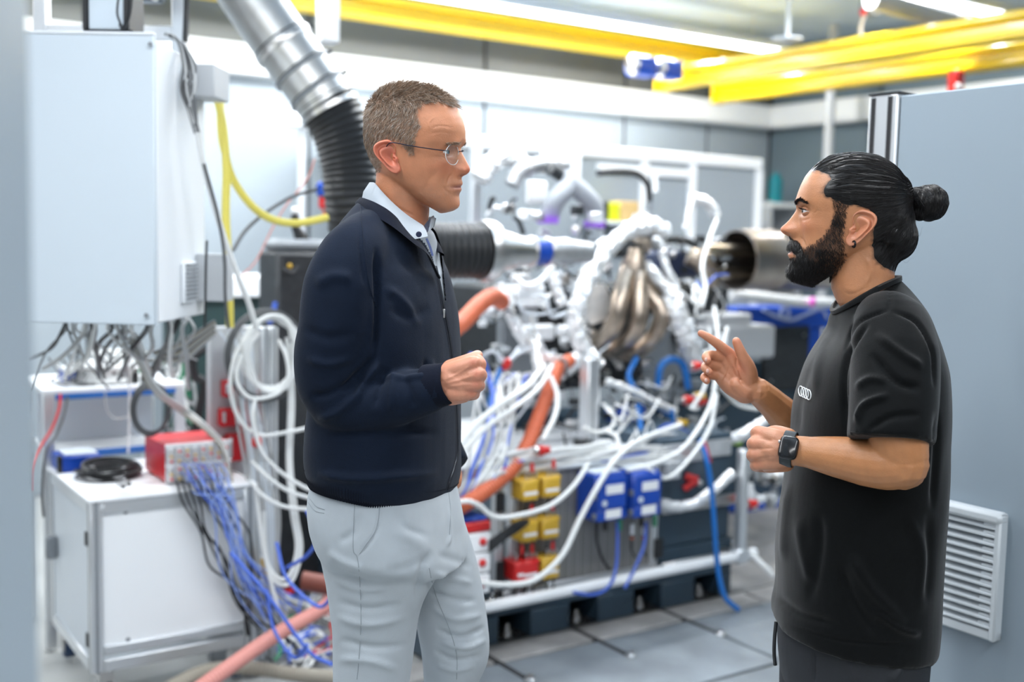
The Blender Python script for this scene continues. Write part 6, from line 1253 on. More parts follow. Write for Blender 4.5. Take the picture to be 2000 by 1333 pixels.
def build_panel():
    v = 3.38; a = toroom(PV(1003, 935, v)); b = toroom(PV(1285, 1105, v)); u0, u1 = a[0], toroom(PV(1284, 930, v))[0]; z1 = toroom(PV(1130, 912, v))[2]; z0 = toroom(PV(1130, 1132, v))[2]
    t = thing('terminal_panel', 'perforated grey terminal panel in an aluminium frame on the rig front', 'panel', R((u0 + u1) / 2, v, z0))
    m, tr, bs = nt('perforated sheet'); N, L = tr.nodes, tr.links; bs.inputs['Metallic'].default_value = .4; bs.inputs['Roughness'].default_value = .5
    tc = N.new('ShaderNodeTexCoord'); vo = N.new('ShaderNodeTexVoronoi'); vo.inputs['Scale'].default_value = 90; vo.inputs['Randomness'].default_value = 0.; rp = N.new('ShaderNodeValToRGB'); rp.color_ramp.elements[0].position = .28; rp.color_ramp.elements[0].color = (.05, .05, .05, 1); rp.color_ramp.elements[1].position = .36; rp.color_ramp.elements[1].color = (.27, .265, .26, 1)
    L.new(tc.outputs['Object'], vo.inputs['Vector']); L.new(vo.outputs['Distance'], rp.inputs[0]); L.new(rp.outputs[0], bs.inputs['Base Color'])
    obj('perforated_sheet', MB().box(u0 + .02, u1 - .02, v + .012, v + .016, z0, z1), m, t); w = .035
    for (ua) in (u0 - .01, u0 - .075, u1 - .02): p = obj('frame_post', MB().box(ua, ua + w, v, v + w, z0 - .05, z1 + .03, .004), M_alu, t); obj('frame_groove', MB().box(ua + .014, ua + .021, v - .001, v + .002, z0 - .05, z1), M_midgrey, p)
    for z in (z0 - .03, z1 - .005): obj('frame_beam', MB().box(u0 - .08, u1 + .02, v + .001, v + w - .001, z, z + w, .004), M_alu, t)
    for (x, y0, y1) in ((978, 965, 1000), (978, 1100, 1140), (975, 1155, 1180), (1288, 1055, 1090)): m = MB(); bxp(m, x - 7, y0, x + 8, y1, v - .012, .012); obj('black_clip', m, M_black, t)
    # junction boxes
    for i, (x0, y0, x1, y1) in enumerate(((1168, 931, 1224, 1014), (1240, 925, 1291, 1006))):
        vf = 3.26; A, B = toroom(PV(x0, y0, vf)), toroom(PV(x1, y1, vf)); k = thing('junction_box', ('blue junction box with two white labels, left of the pair', 'blue junction box with two white labels, right of the pair')[i], 'junction box', R((A[0] + B[0]) / 2, vf + .05, B[2]), 'blue junction boxes')
        bd = obj('body', MB().box(A[0], B[0], vf + .012, v + .012, B[2], A[2], .008), M_blue, k); obj('lid', MB().box(A[0] + .002, B[0] - .002, vf, vf + .012, B[2] + .045, A[2] - .012, .004), M_blue, k); obj('lower_flap', MB().box(A[0] + .002, B[0] - .002, vf, vf + .012, B[2] + .002, B[2] + .042, .004), M_blue, k); obj('top_cover', MB().box(A[0] + .01, B[0] - .01, vf + .03, v, A[2], A[2] + .006, .002), M_pale, k)
        W, H = B[0] - A[0], A[2] - B[2]
        obj('label_plate', MB().box(A[0] + W * .28, B[0] - W * .14, vf - .0015, vf, A[2] - H * .42, A[2] - H * .22), M_label, k); obj('label_plate', MB().box(A[0] + W * .28, B[0] - W * .2, vf - .0015, vf, B[2] + H * .06, B[2] + H * .25), M_label, k); obj('lock_button', MB().lathe(R(A[0] + W * .24, vf, B[2] + H * .4), -VX, [(0, .012), (.003, .012), (.004, .001)], 16), M_pale, k)
        for (fu, fz) in ((.02, .12), (.02, .55), (.98, .12), (.98, .6)): obj('latch', MB().box(A[0] + W * fu - .005, A[0] + W * fu + .005, vf + .006, vf + .03, B[2] + H * fz - .012, B[2] + H * fz + .012, .002), M_midgrey, k)
        for fx in (.25, .75): x = x0 + (x1 - x0) * fx; obj('cable_gland', MB().cyl(PV(x, y1, vf + .06), PV(x, y1 + 22, vf + .06), .010, 10), (M_black, M_green)[int(fx > .5)], k)
    cable('cable', 'blue lead hanging in a loop under the left junction box', [(1205, 1020, 3.31), (1206, 1060, 3.31), (1203, 1110, 3.3), (1190, 1145, 3.28), (1160, 1162, 3.27), (1120, 1158, 3.27)], .006, M_bcab); cable('cable', 'blue lead hanging under the right junction box', [(1262, 1020, 3.31), (1258, 1065, 3.31), (1240, 1110, 3.3), (1220, 1150, 3.3)], .006, M_bcab)
    for i, x in enumerate((1235, 1258)): p = PV(x, 1025, 3.33); tt = thing('inline_plug', ('white inline plug on the lead, left one under the junction boxes', 'white inline plug on the lead, right one under the junction boxes')[i], 'plug', p); obj('body', MB().cyl(p, p - [0, 0, .04], .008, 10), M_label, tt); obj('tail', MB().tube([p - [0, 0, .04], p - [0, 0, .10], PV(x + 6, 1090, 3.34)], .004, 8), M_black, tt); obj('ring', MB().ring(p - [0, 0, .055], (0, 0, 1), .006, .003), M_orange, tt)
    cable('cable', 'black lead under the left junction box', [(1165, 1015, 3.32), (1166, 1060, 3.33), (1178, 1095, 3.34), (1192, 1115, 3.33)], .006, M_black)
    # plug sockets
    S = [(1037, 960, 0), (1079, 953, 0), (1036, 1040, 0), (1077, 1034, 0), (1077, 1112, 0), (1037, 1118, 1), (1017, 1120, 1)]
    nm = ['mustard plug housing at the upper left of the panel', 'mustard plug housing at the upper right of the plug columns', 'mustard plug housing with loose leads in the middle left', 'mustard plug housing in the middle right of the columns', 'mustard plug housing at the bottom of the right column', 'red plug housing at the bottom of the left column', 'narrow red plug housing at the bottom edge of the panel']
    for i, (x, y, rd) in enumerate(S):
        vf = 3.31; m = M_red if rd else M_gold; w = 16 if i < 6 else 9; A, B = toroom(PV(x - w, y - 17, vf)), toroom(PV(x + w, y + 17, vf)); k = thing('plug_housing', nm[i], 'plug', R((A[0] + B[0]) / 2, vf, B[2]), 'plug housings on the panel')
        obj('shell', MB().box(A[0], B[0], vf, v + .012, B[2], A[2], .006), m, k); obj('rim', MB().box(A[0] - .006, B[0] + .006, vf + .004, v + .012, A[2] - .008, A[2] + .004, .003), m, k); obj('name_tag', MB().box(A[0] + .008, B[0] - .008, vf - .001, vf, B[2] + .022, B[2] + .034), M_label, k)
        for dx in (-9, 0, 9)[: 3 if i < 6 else 1]:
            obj('prong', MB().lathe(PV(x + dx, y - 18, vf + .03), (0, 0, 1), [(0, .008), (.012, .008), (.014, .005), (.04, .005), (.042, .001)], 10), M_steel, k)
        obj('red_boot', MB().lathe(PV(x + 2, y - 37, vf + .03), (0, 0, 1), [(0, .007), (.02, .008), (.035, .005), (.036, .001)], 10), M_red, k)
        for q in range(2): obj('lead', MB().tube([PV(x - 6 + 10 * q, y + 17, vf + .04), PV(x - 10 + 14 * q, y + 35, vf + .04), PV(x - 14 + 12 * q, y + 55, vf + .05)], .004, 7), M_black, k)
    # distribution device with red switches next to the grey trousers
    A, B = toroom(PV(905, 1045, 3.25)), toroom(PV(957, 1160, 3.25)); k = thing('power_distributor', 'white power distributor with red switches right beside the grey trousers', 'device', R((A[0] + B[0]) / 2, 3.3, B[2]))
    for q in range(3): z0_ = B[2] + (A[2] - B[2]) * q / 3; mo = obj('module', MB().box(A[0], B[0], 3.25, 3.36, z0_ + .003, z0_ + (A[2] - B[2]) / 3 - .003, .005), M_white, k); obj('red_switch', MB().ball(R(B[0] - .035, 3.248, z0_ + .04), .014), M_red, mo)
    obj('red_top', MB().box(A[0], B[0], 3.25, 3.36, A[2], A[2] + .035, .006), M_red, k); obj('blue_cap', MB().box(A[0] + .005, B[0] - .008, 3.26, 3.36, A[2] + .035, A[2] + .05, .006), M_blue, k)
    obj('bracket', MB().box(A[0], B[0] - .02, 3.27, 3.42, 0, B[2], .002), M_alu, k)
    for q in range(4): cable('cable', 'thick black lead between the distributor and the plugs', [(957, 1060 + q * 5, 3.24), (985, 1040 + q * 4, 3.24), (1012, 1022 + q * 4, 3.27), (1030, 1020, 3.3)], .009, M_black, 'thick black leads at the distributor')

def build_engine():
    t = thing('engine', 'large bare engine on the rig with exhaust pipes, brackets and metal fittings', 'engine', R(3.3, 4.2, .5))
    def part(nm, mb, m, par=None): return obj(nm, mb, m, par or t)
    def tubep(nm, pts, r, m, n=20, par=None): return part(nm, MB().tube([PV(x, y, v) for x, y, v in pts], r, n), m, par)
    def bp(nm, x0, y0, x1, y1, v, th, m, b=.006, par=None): mb = MB(); bxp(mb, x0, y0, x1, y1, v, th, b); return part(nm, mb, m, par)
    s = 5.0 / FPX
    # block, covers and carriers
    bp('engine_block', 985, 560, 1420, 740, 4.35, .5, M_dark, .02); bp('gearbox', 1385, 640, 1515, 700, 4.15, .3, M_boxgrey, .015); bp('gearbox_step', 1400, 615, 1470, 642, 4.18, .25, M_boxgrey, .012); bp('gearbox_foot', 1408, 700, 1470, 735, 4.18, .25, M_cast, .01)
    bp('mount_plate', 978, 592, 1012, 800, 4.12, .03, M_midgrey, .004); m = MB(); A = [PV(x, y, 4.10) for x, y in ((985, 590), (1020, 600), (1075, 720), (1070, 800), (985, 790))]; m.add(A + [p + VX * .03 for p in A], [(0, 1, 2, 3, 4), (9, 8, 7, 6, 5)] + [(i, (i + 1) % 5, 5 + (i + 1) % 5, 5 + i) for i in range(5)]); part('side_bracket', m, M_midgrey)
    m = MB(); A = [PV(x, y, 4.12) for x, y in ((1290, 590), (1320, 690), (1345, 790), (1270, 780), (1250, 700))]; m.add(A + [p + VX * .03 for p in A], [(0, 1, 2, 3, 4), (9, 8, 7, 6, 5)] + [(i, (i + 1) % 5, 5 + (i + 1) % 5, 5 + i) for i in range(5)]); part('side_bracket', m, M_midgrey)
    bp('control_unit', 1010, 558, 1066, 600, 4.0, .12, M_white, .01); bp('sensor_block', 1020, 606, 1052, 634, 4.0, .08, M_boxgrey, .008); bp('cover_plate', 1025, 636, 1085, 665, 3.98, .05, M_white, .01); bp('cover_plate', 1098, 637, 1120, 660, 3.98, .06, M_white, .012)
    m = MB(); A = [PV(x, y, 4.02) for x, y in ((1135, 560), (1180, 555), (1195, 580), (1185, 625), (1155, 635), (1138, 610))]; m.add(A + [p + VX * .02 for p in A], [(0, 1, 2, 3, 4, 5), (11, 10, 9, 8, 7, 6)] + [(i, (i + 1) % 6, 6 + (i + 1) % 6, 6 + i) for i in range(6)]); part('heat_shield', m, M_foil)
    # exhaust headers
    hd = thing('exhaust_header', None, None, PV(1230, 600, 3.95)); del_keys(hd); hd.parent = t; hd.location = np.array(hd['_org']) - np.array(t['_org']); tag(hd, 'three heat tinted exhaust pipes')
    r = 19 * 4.75 / FPX
    for pts in ([(1232, 515, 4.0), (1222, 545, 3.96), (1210, 590, 3.93), (1203, 625, 3.93), (1186, 655, 3.97), (1160, 674, 4.05)], [(1243, 515, 3.97), (1247, 550, 3.93), (1248, 600, 3.9), (1244, 635, 3.9), (1228, 665, 3.95), (1200, 685, 4.05)], [(1250, 540, 4.0), (1268, 575, 3.97), (1288, 600, 3.93), (1291, 625, 3.92), (1278, 655, 3.95), (1255, 678, 4.0), (1232, 690, 4.06)]): tubep('exhaust_pipe', pts, r, M_head, 24, hd)
    part('collector', MB().lathe(PV(1240, 545, 3.96), (0, 0, 1), [(0, .05), (.04, .052), (.10, .042), (.14, .03), (.141, .001)], 24), M_head, hd); tubep('flange', [(1150, 676, 4.1), (1240, 695, 4.08)], .035, M_head, 12, hd)
    # muffler
    mf = thing('muffler', None, None, PV(1470, 510, 4.0)); del_keys(mf); mf.parent = t; mf.location = np.array(mf['_org']) - np.array(t['_org']); tag(mf, 'open ended steel muffler drum with two pipes')
    c = PV(1437, 508, 4.0); k = np.linalg.norm(c - CP) / FPX; Rm = 59 * k
    obj('drum', MB().lathe(c, UX, [(0, Rm * .93), (0, Rm), (.012, Rm), (.22, Rm), (.225, Rm * 1.02), (.235, Rm * 1.02), (.24, Rm), (.62, Rm), (.62, Rm * .9), (.3, Rm * .9), (.012, Rm * .93)], 56, cap=False), mat('tinted muffler steel', (.40, .36, .33), .3, .95, var=.15, vscale=10), mf); obj('drum_back', MB().lathe(c + UX * .3, UX, [(0, .001), (0, Rm * .92), (.01, Rm * .92), (.01, .001)], 40), M_black, mf)
    for y in (488, 534): a = PV(1378, y, 4.0); obj('inner_pipe', MB().tube([a, a + UX * .5], 11.5 * k, 20, smooth=0), mat('bright pipe steel', (.70, .62, .50), .25, 1), mf)
    obj('inlet_elbow', MB().tube([PV(1345, 500, 4.05), PV(1368, 512, 4.02), PV(1390, 540, 4.0), PV(1388, 560, 4.0)], [.045, .05, .045, .035], 20), M_head, mf)
    # intake side: cone and blue coupler in line with the black hose
    c0 = P(957, 490, 4.24); ax = UX; sc = 4.25 / FPX
    part('intake_cone', MB().lathe(c0, ax, [(0, 46 * sc), (.015, 46 * sc), (.13, 30 * sc), (.20, 26 * sc), (.20, .001)], 40), M_steel); part('blue_coupler', MB().lathe(c0 + ax * .19, ax, [(0, 24 * sc), (0, 27 * sc), (.075, 27 * sc), (.075, 20 * sc)], 32), M_blue); part('coupler_clamp', MB().ring(c0 + ax * .185, ax, 28 * sc, .006), M_steel); part('coupler_clamp', MB().ring(c0 + ax * .26, ax, 27 * sc, .006), M_steel)
    part('throttle_body', MB().lathe(c0 + ax * .27, ax, [(0, .02), (0, .05), (.08, .055), (.12, .045), (.2, .04), (.2, .001)], 24), M_cast)
    # grey charge pipe
    for pts in ([(1108, 342, 4.3), (1112, 362, 4.27), (1085, 392, 4.27), (1072, 425, 4.3)], [(1112, 355, 4.27), (1140, 380, 4.25), (1160, 405, 4.25), (1162, 436, 4.27)]): tubep('charge_pipe', pts, .046, M_greyp, 24)
    for (x, y) in ((1070, 430), (1161, 438)): part('purple_clamp', MB().lathe(PV(x, y, 4.27), (0, 0, 1), [(-.016, .044), (-.016, .05), (.016, .05), (.016, .044)], 24), M_purple)
    bp('purple_fitting', 1118, 472, 1148, 490, 4.15, .06, M_purple, .01)
    tubep('top_pipe', [(1000, 362, 4.4), (1015, 335, 4.4), (1050, 322, 4.4), (1095, 322, 4.4), (1125, 330, 4.4)], .037, M_cast); tubep('top_pipe', [(1075, 330, 4.3), (1100, 345, 4.3), (1112, 350, 4.3)], .03, M_dark)
    for (x, y) in ((1030, 328), (1062, 321), (1085, 321)): part('pipe_clamp', MB().ring(PV(x, y, 4.4), UX, .041, .006), M_steel)
    bp('top_bracket', 1078, 285, 1112, 315, 4.5, .1, M_white, .01); bp('top_bracket', 1120, 300, 1136, 350, 4.35, .06, M_white, .008); bp('plate', 1035, 352, 1070, 400, 4.5, .04, M_white, .01)
    # black breather hose with a grey tip
    tubep('breather_hose', [(1168, 338, 4.5), (1210, 335, 4.5), (1245, 340, 4.5), (1264, 360, 4.5), (1268, 385, 4.5), (1267, 408, 4.5)], .016, M_black, 14); tubep('breather_tip', [(1267, 395, 4.5), (1266, 412, 4.5)], .021, M_midgrey, 14); tubep('white_probe', [(1278, 335, 4.45), (1280, 375, 4.45)], .014, M_white, 12)
    # dark turbine lump above the headers
    rr = random.Random(21)
    for k_ in range(7): x, y = 1225 + rr.uniform(0, 70), 462 + rr.uniform(0, 28); part('turbine_casing', MB().lathe(PV(x, y, 4.1), rr.choice((UX, VX, np.array([0, 0, 1.]))), [(-.03, .02), (-.03, .045), (0, .055), (.03, .045), (.03, .02)], 18), rr.choice((M_head, M_dark, M_cast)))
    bp('dark_cover', 1290, 490, 1370, 545, 4.25, .2, mat('dark blue cover', (.02, .03, .07), .4), .02); tubep('crossover_pipe', [(1280, 470, 4.15), (1330, 468, 4.15), (1362, 480, 4.12)], .02, M_dark)
    # many small fittings: bolts, blocks, sensors, couplings
    cols = [M_cast, M_steel, M_alu, M_dark, M_dark, M_dark, M_steel, M_black, M_midgrey, M_white, M_black]
    for k_ in range(250):
        x = rr.uniform(935, 1420); yb = 400 if x < 1200 else 450; y = rr.uniform(yb, 740)
        if 1190 < x < 1310 and 500 < y < 700: continue
        v = rr.uniform(4.0, 4.35); p = PV(x, y, v); m = rr.choice(cols); a = rr.choice((UX, VX, np.array([0, 0, 1.]), (UX + np.array([0, 0, 1])) / 1.414)); q = rr.random(); sz = rr.uniform(.010, .026)
        if q < .4: part('fitting', MB().lathe(p, a, [(-sz, sz * .5), (-sz, sz), (-sz * .3, sz), (-sz * .3, sz * .65), (sz, sz * .65), (sz, sz * .3), (sz * 1.6, sz * .3), (sz * 1.6, .001)], 12), m)
        elif q < .7: c_ = toroom(p); part('bracket', MB().box(c_[0] - sz * 1.4, c_[0] + sz * 1.4, v - sz * .6, v + sz, c_[2] - sz, c_[2] + sz, sz * .2), m)
        else: d = np.array([rr.uniform(-1, 1), rr.uniform(-.3, .3), rr.uniform(-1, 1)]) * .09; part('pipe_stub', MB().tube([p, p + d * .5 + [0, 0, .02], p + d], sz * .45, 10), m)
    for k_ in range(70):                                     # lower machinery between block and panel
        x, y = rr.uniform(930, 1420), rr.uniform(740, 880); v = rr.uniform(3.7, 4.1); p = PV(x, y, v); m = rr.choice((M_dark, M_steel, M_boxgrey, M_midgrey, M_cast, M_black)); sz = rr.uniform(.010, .024); a = rr.choice((UX, VX, np.array([0, 0, 1.])))
        if rr.random() < .5: part('fitting', MB().lathe(p, a, [(-sz, sz * .5), (-sz, sz), (0, sz), (0, sz * .6), (sz, sz * .6), (sz, .001)], 12), m)
        else: c_ = toroom(p); part('bracket', MB().box(c_[0] - sz * 1.6, c_[0] + sz * 1.6, v - sz, v + sz, c_[2] - sz, c_[2] + sz, sz * .2), m)
    bp('valve_block', 1203, 802, 1262, 822, 3.85, .08, M_blueb, .006)
    for k_ in range(5): part('valve_coil', MB().cyl(PV(1210 + k_ * 11, 802, 3.88), PV(1210 + k_ * 11, 790, 3.88), .012, 12), M_blueb)
    # deck plate carrying the rig and cable tray edge
    a = toroom(PV(930, 905, 3.5)); part('deck_plate', MB().box(2.0, 3.45, 3.45, 4.5, a[2] - .06, a[2] - .02, .004), M_boxgrey); part('tray_edge', MB().box(2.0, 3.43, 3.40, 3.44, a[2] - .06, a[2] + .01, .004), M_alu)
    # uprights
    for (x, y0, y1, v, w) in ((1153, 700, 880, 3.6, .03), (1148, 480, 700, 4.5, .02), (930, 280, 470, 4.6, .022)):
        p = toroom(PV(x, y0, v)); q = toroom(PV(x, y1, v)); up = part('upright', MB().box(p[0] - w, p[0] + w, v - w, v + w, q[2], p[2], .004), M_alu); part('upright_groove', MB().box(p[0] - .005, p[0] + .005, v - w - .0006, v - w + .002, q[2], p[2]), M_midgrey, up)
    bp('black_foot', 1137, 862, 1158, 885, 3.56, .06, M_black, .004)

def build_hoses():
    F = [([(1262, 442, 4.0), (1225, 452, 3.97), (1185, 490, 3.92), (1150, 545, 3.88), (1128, 600, 3.86), (1128, 650, 3.86), (1145, 690, 3.86), (1166, 715, 3.86)], .036, 'broad silver foil sleeve arching left of the exhaust pipes'),
         ([(972, 556, 3.95), (985, 590, 3.92), (1005, 632, 3.9), (1030, 672, 3.88), (1065, 698, 3.87), (1110, 705, 3.88), (1135, 690, 3.9)], .023, 'silver foil hose descending behind the orange hose'),
         ([(1308, 575, 3.9), (1325, 615, 3.86), (1342, 660, 3.85), (1362, 715, 3.86)], .048, 'wide bright foil sleeve right of the exhaust pipes'),
         ([(1260, 515, 3.95), (1285, 545, 3.92), (1310, 575, 3.9)], .024, 'foil sleeve from the turbine to the wide bright sleeve'), ([(1292, 492, 3.95), (1305, 530, 3.93), (1322, 560, 3.92)], .017, 'thin foil sleeve above the wide bright sleeve'),
         ([(1350, 388, 4.2), (1370, 392, 4.2), (1388, 402, 4.2), (1398, 422, 4.2)], .026, 'silver wrapped hose end in front of the pale enclosure'),
         ([(1340, 450, 4.2), (1345, 420, 4.2), (1352, 395, 4.2)], .016, 'upright silver wrapped lead in front of the enclosure'),
         ([(1072, 520, 3.95), (1085, 560, 3.92), (1100, 598, 3.9)], .022, 'short foil sleeve left of the broad arch'), ([(935, 350, 4.5), (960, 318, 4.5), (995, 305, 4.5), (1020, 318, 4.48)], .045, 'crumpled foil hose behind the glasses'),
         ([(1240, 432, 4.05), (1275, 440, 4.05), (1300, 452, 4.05)], .035, 'foil wrapped hump above the turbine'), ([(1000, 540, 3.95), (1030, 560, 3.93), (1062, 545, 3.93), (1072, 530, 3.93)], .014, 'bright bent foil pipe in front of the intake'),
         ([(1130, 700, 3.85), (1105, 720, 3.83), (1090, 735, 3.83)], .03, 'foil elbow at the upper end of the long orange hose'), ([(1045, 660, 3.9), (1050, 700, 3.85), (1060, 730, 3.8)], .026, 'foil sleeve end above the white cable fan'),
         ([(1185, 745, 3.75), (1235, 765, 3.73), (1290, 792, 3.72), (1318, 805, 3.72)], .016, 'silver hose slanting across the rig below the exhaust pipes'), ([(1380, 862, 3.5), (1425, 858, 3.48), (1465, 842, 3.46), (1500, 818, 3.45)], .022, 'white foil hose reaching behind the watch hand'), ([(1290, 985, 3.36), (1340, 990, 3.34), (1385, 965, 3.33), (1430, 925, 3.33)], .020, 'crinkled foil hose above the right end of the guard rail')]
    for pts, r, lb in F: cable('foil_hose', lb, pts, r, M_foil, cat='hose', n=14)
    corr_hose('orange_hose', 'short orange hose emerging beside the navy cardigan', [(790, 800, 3.62), (835, 710, 3.6), (880, 650, 3.6), (905, 628, 3.65), (935, 597, 3.7), (962, 580, 3.75), (980, 590, 3.8)], .034, .012, M_orange, .05); corr_hose('orange_hose', 'long orange ribbed hose running down to the panel', [(1112, 704, 3.82), (1090, 722, 3.75), (1072, 765, 3.65), (1050, 820, 3.55), (1030, 870, 3.45), (1000, 915, 3.38), (960, 950, 3.32), (925, 975, 3.28), (870, 1010, 3.27), (810, 1060, 3.3)], .026, .017, M_orange, .2)
    B = [([(1285, 760, 3.9), (1290, 718, 3.9), (1312, 702, 3.9), (1335, 715, 3.88), (1344, 760, 3.86)], .016, 'thick blue hose arching below the exhaust pipes'), ([(1243, 700, 3.9), (1228, 735, 3.85), (1245, 765, 3.8), (1285, 795, 3.75), (1312, 815, 3.72)], .012, 'blue hose dropping from the exhaust flange'), ([(1368, 860, 3.35), (1380, 900, 3.3), (1390, 960, 3.28), (1396, 1040, 3.26), (1402, 1110, 3.25), (1415, 1165, 3.22), (1442, 1192, 3.2)], .011, 'long blue hose hanging in front of the guard rail to the floor'), ([(1245, 790, 3.7), (1250, 820, 3.68), (1252, 850, 3.65)], .011, 'blue and white hose behind the valve block'), ([(1312, 800, 3.7), (1318, 840, 3.68), (1320, 880, 3.6)], .009, 'blue lead beside the silver slanting hose'), ([(978, 720, 3.7), (968, 750, 3.68), (955, 795, 3.66)], .010, 'blue probe lead with red tip near the fist')]
    for pts, r, lb in B: cable('blue_hose', lb, pts, r, M_bcab2, cat='hose', n=12)
    p = PV(990, 712, 3.68); t = thing('probe_tip', 'bright red probe tip right of the fist', 'probe', p); obj('tip', MB().tube([PV(986, 722, 3.69), p, PV(993, 702, 3.67)], [.012, .018, .010], 14), M_red, t); obj('collar', MB().ring(PV(986, 722, 3.69), UX, .012, .004), M_steel, t)
    W = [([(800, 1010, 3.36), (840, 950, 3.3), (905, 860, 3.3), (940, 820, 3.35), (985, 785, 3.45), (1030, 755, 3.55), (1062, 715, 3.65)], .012, 'thick white cable rising from the fist to the foil sleeve'), ([(805, 1030, 3.36), (850, 965, 3.3), (908, 880, 3.3), (950, 835, 3.35), (1000, 800, 3.45), (1050, 760, 3.55), (1078, 715, 3.65)], .010, 'second thick white cable rising to the foil sleeve'),
         ([(1330, 830, 3.4), (1250, 860, 3.35), (1205, 895, 3.28), (1165, 955, 3.24), (1130, 1020, 3.22), (1098, 1085, 3.2), (1050, 1130, 3.2), (1000, 1143, 3.2), (935, 1138, 3.2), (880, 1120, 3.22), (820, 1090, 3.3)], .0105, 'long white cable sweeping diagonally over the perforated panel'), ([(800, 1060, 3.34), (850, 1000, 3.26), (905, 980, 3.22), (935, 988, 3.22), (965, 1010, 3.22), (1010, 1008, 3.22), (1075, 988, 3.22), (1120, 950, 3.24), (1150, 905, 3.28)], .009, 'white cable swinging across the mustard plugs'),
         ([(1225, 920, 3.3), (1290, 902, 3.3), (1340, 870, 3.35), (1385, 800, 3.45), (1398, 740, 3.5), (1402, 660, 3.6), (1395, 600, 3.7)], .009, 'white cable climbing in an arc past the raised hand'), ([(1265, 915, 3.28), (1300, 935, 3.28), (1340, 905, 3.3), (1385, 840, 3.35), (1400, 770, 3.4)], .008, 'white cable looping below the raised hand'),
         ([(1370, 600, 3.7), (1378, 560, 3.8), (1372, 520, 3.85), (1385, 470, 3.95), (1400, 430, 4.1)], .010, 'translucent hose rising in front of the muffler'), ([(1350, 800, 3.5), (1375, 760, 3.5), (1390, 700, 3.55), (1385, 640, 3.6)], .007, 'thin white lead beside the pointing finger'), ([(1075, 735, 3.6), (1088, 770, 3.55), (1085, 810, 3.5), (1060, 860, 3.45)], .010, 'pale cable beside the long orange hose'), ([(1178, 790, 3.55), (1198, 810, 3.55), (1195, 835, 3.52), (1165, 845, 3.5), (1140, 835, 3.5)], .008, 'white lead curling round the aluminium upright'), ([(1180, 840, 3.5), (1205, 855, 3.45), (1205, 890, 3.4), (1190, 905, 3.36)], .009, 'white lead bending down beside the upright'), ([(1470, 1085, 3.3), (1490, 1105, 3.25), (1510, 1125, 3.22)], .012, 'white cord leaving the end of the guard rail'), ([(1420, 640, 3.7), (1412, 680, 3.65), (1408, 720, 3.6)], .010, 'pale hose hanging above the raised thumb'), ([(1410, 760, 3.5), (1440, 790, 3.5), (1480, 800, 3.5)], .008, 'grey lead behind the forearm')]
    for pts, r, lb in W: cable('cable', lb, pts, r, M_wcab, n=10)
    rr = random.Random(33)
    for k in range(34):                                   # bundle lying on the tray edge
        y = 885 + rr.uniform(0, 28); x0 = 925 + rr.uniform(0, 220); x1 = x0 + rr.uniform(120, 260); sl = -.09
        cable('cable', 'lead in the bundle on the tray above the panel', [(x0, y + 12, 3.42), (x0 + (x1 - x0) * .3, y + rr.uniform(-8, 6), 3.38), (x0 + (x1 - x0) * .65, y - 8 + rr.uniform(-8, 6), 3.38), (x1, y - 16 + rr.uniform(-10, 10), 3.42)], rr.choice((.004, .006, .008)), rr.choice((M_wcab, M_wcab, M_wcab, M_gcab, M_bcab, M_pale)), 'bundle on the tray above the panel')
    for k in range(16):                                   # fan of pale leads under the fist
        x = 905 + k * 5; cable('cable', 'pale lead in the fan between cardigan and rig', [(x - 90, 1050 - k * 2, 3.4), (x - 40, 1000 - k * 2, 3.34), (x - 10, 960 - k * 2, 3.32), (x + 10 + rr.uniform(-8, 8), 915, 3.36), (x + 30 + rr.uniform(-15, 15), 860 - k, 3.45), (x + 40 + rr.uniform(-25, 25), 790 - k * 3, 3.6), (x + 45 + rr.uniform(-30, 30), 730, 3.8)], rr.choice((.0045, .006, .007)), rr.choice((M_wcab, M_gcab, M_gcab, M_wcab, M_bcab)), 'fan of leads beside the cardigan')
    for k in range(70):                                   # tangle on and around the engine
        x, y = rr.uniform(960, 1400), rr.uniform(500, 860); v = rr.uniform(3.7, 3.95); a, b = rr.uniform(-70, 70), rr.uniform(-60, 60)
        if 1130 < x < 1345 and 470 < y < 710: continue
        cable('cable', 'thin lead tangled among the engine parts', [(x, y, v), (x + a * .4 + rr.uniform(-15, 15), y + b * .4 + 18, v - .04), (x + a * .8, y + b * .8 + rr.uniform(-10, 20), v - .03), (x + a * 1.3, y + b * 1.2, v + .05)], rr.choice((.0035, .005, .007)), rr.choice((M_wcab, M_wcab, M_gcab, M_dgcab, M_dgcab, M_pale, M_bcab, M_black, M_black)), 'leads tangled among the engine parts')
    for k in range(12):
        x, y = rr.uniform(1180, 1460), rr.uniform(770, 900); a = rr.uniform(30, 90); cable('cable', 'pale lead crossing the lower right of the rig', [(x, y, 3.5), (x + a * .3, y + rr.uniform(-25, 30), 3.46), (x + a * .7, y + rr.uniform(-30, 30), 3.46), (x + a, y + rr.uniform(-40, 20), 3.5)], rr.choice((.004, .006)), rr.choice((M_wcab, M_wcab, M_gcab, M_bcab)), 'leads at the lower right of the rig')
    # tags, handles, couplings
    p = PV(1380, 885, 3.32); obj('red_tag', MB().tube([PV(1376, 862, 3.34), p, PV(1386, 902, 3.33)], [.006, .012, .010], 10), M_red, label='red cable tag at the top of the long blue hose', cat='tag')
    t = thing('lever', 'red angled handle on the dark base right of the junction boxes', 'handle', PV(1352, 938, 3.42)); obj('upper_arm', MB().tube([PV(1338, 930, 3.41), PV(1362, 938, 3.38)], .016, 10, smooth=0), M_red, t); obj('lower_arm', MB().tube([PV(1362, 938, 3.38), PV(1336, 956, 3.41)], .014, 10, smooth=0), M_red, t); obj('pivot', MB().ball(PV(1366, 944, 3.40), .014), M_steel, t)
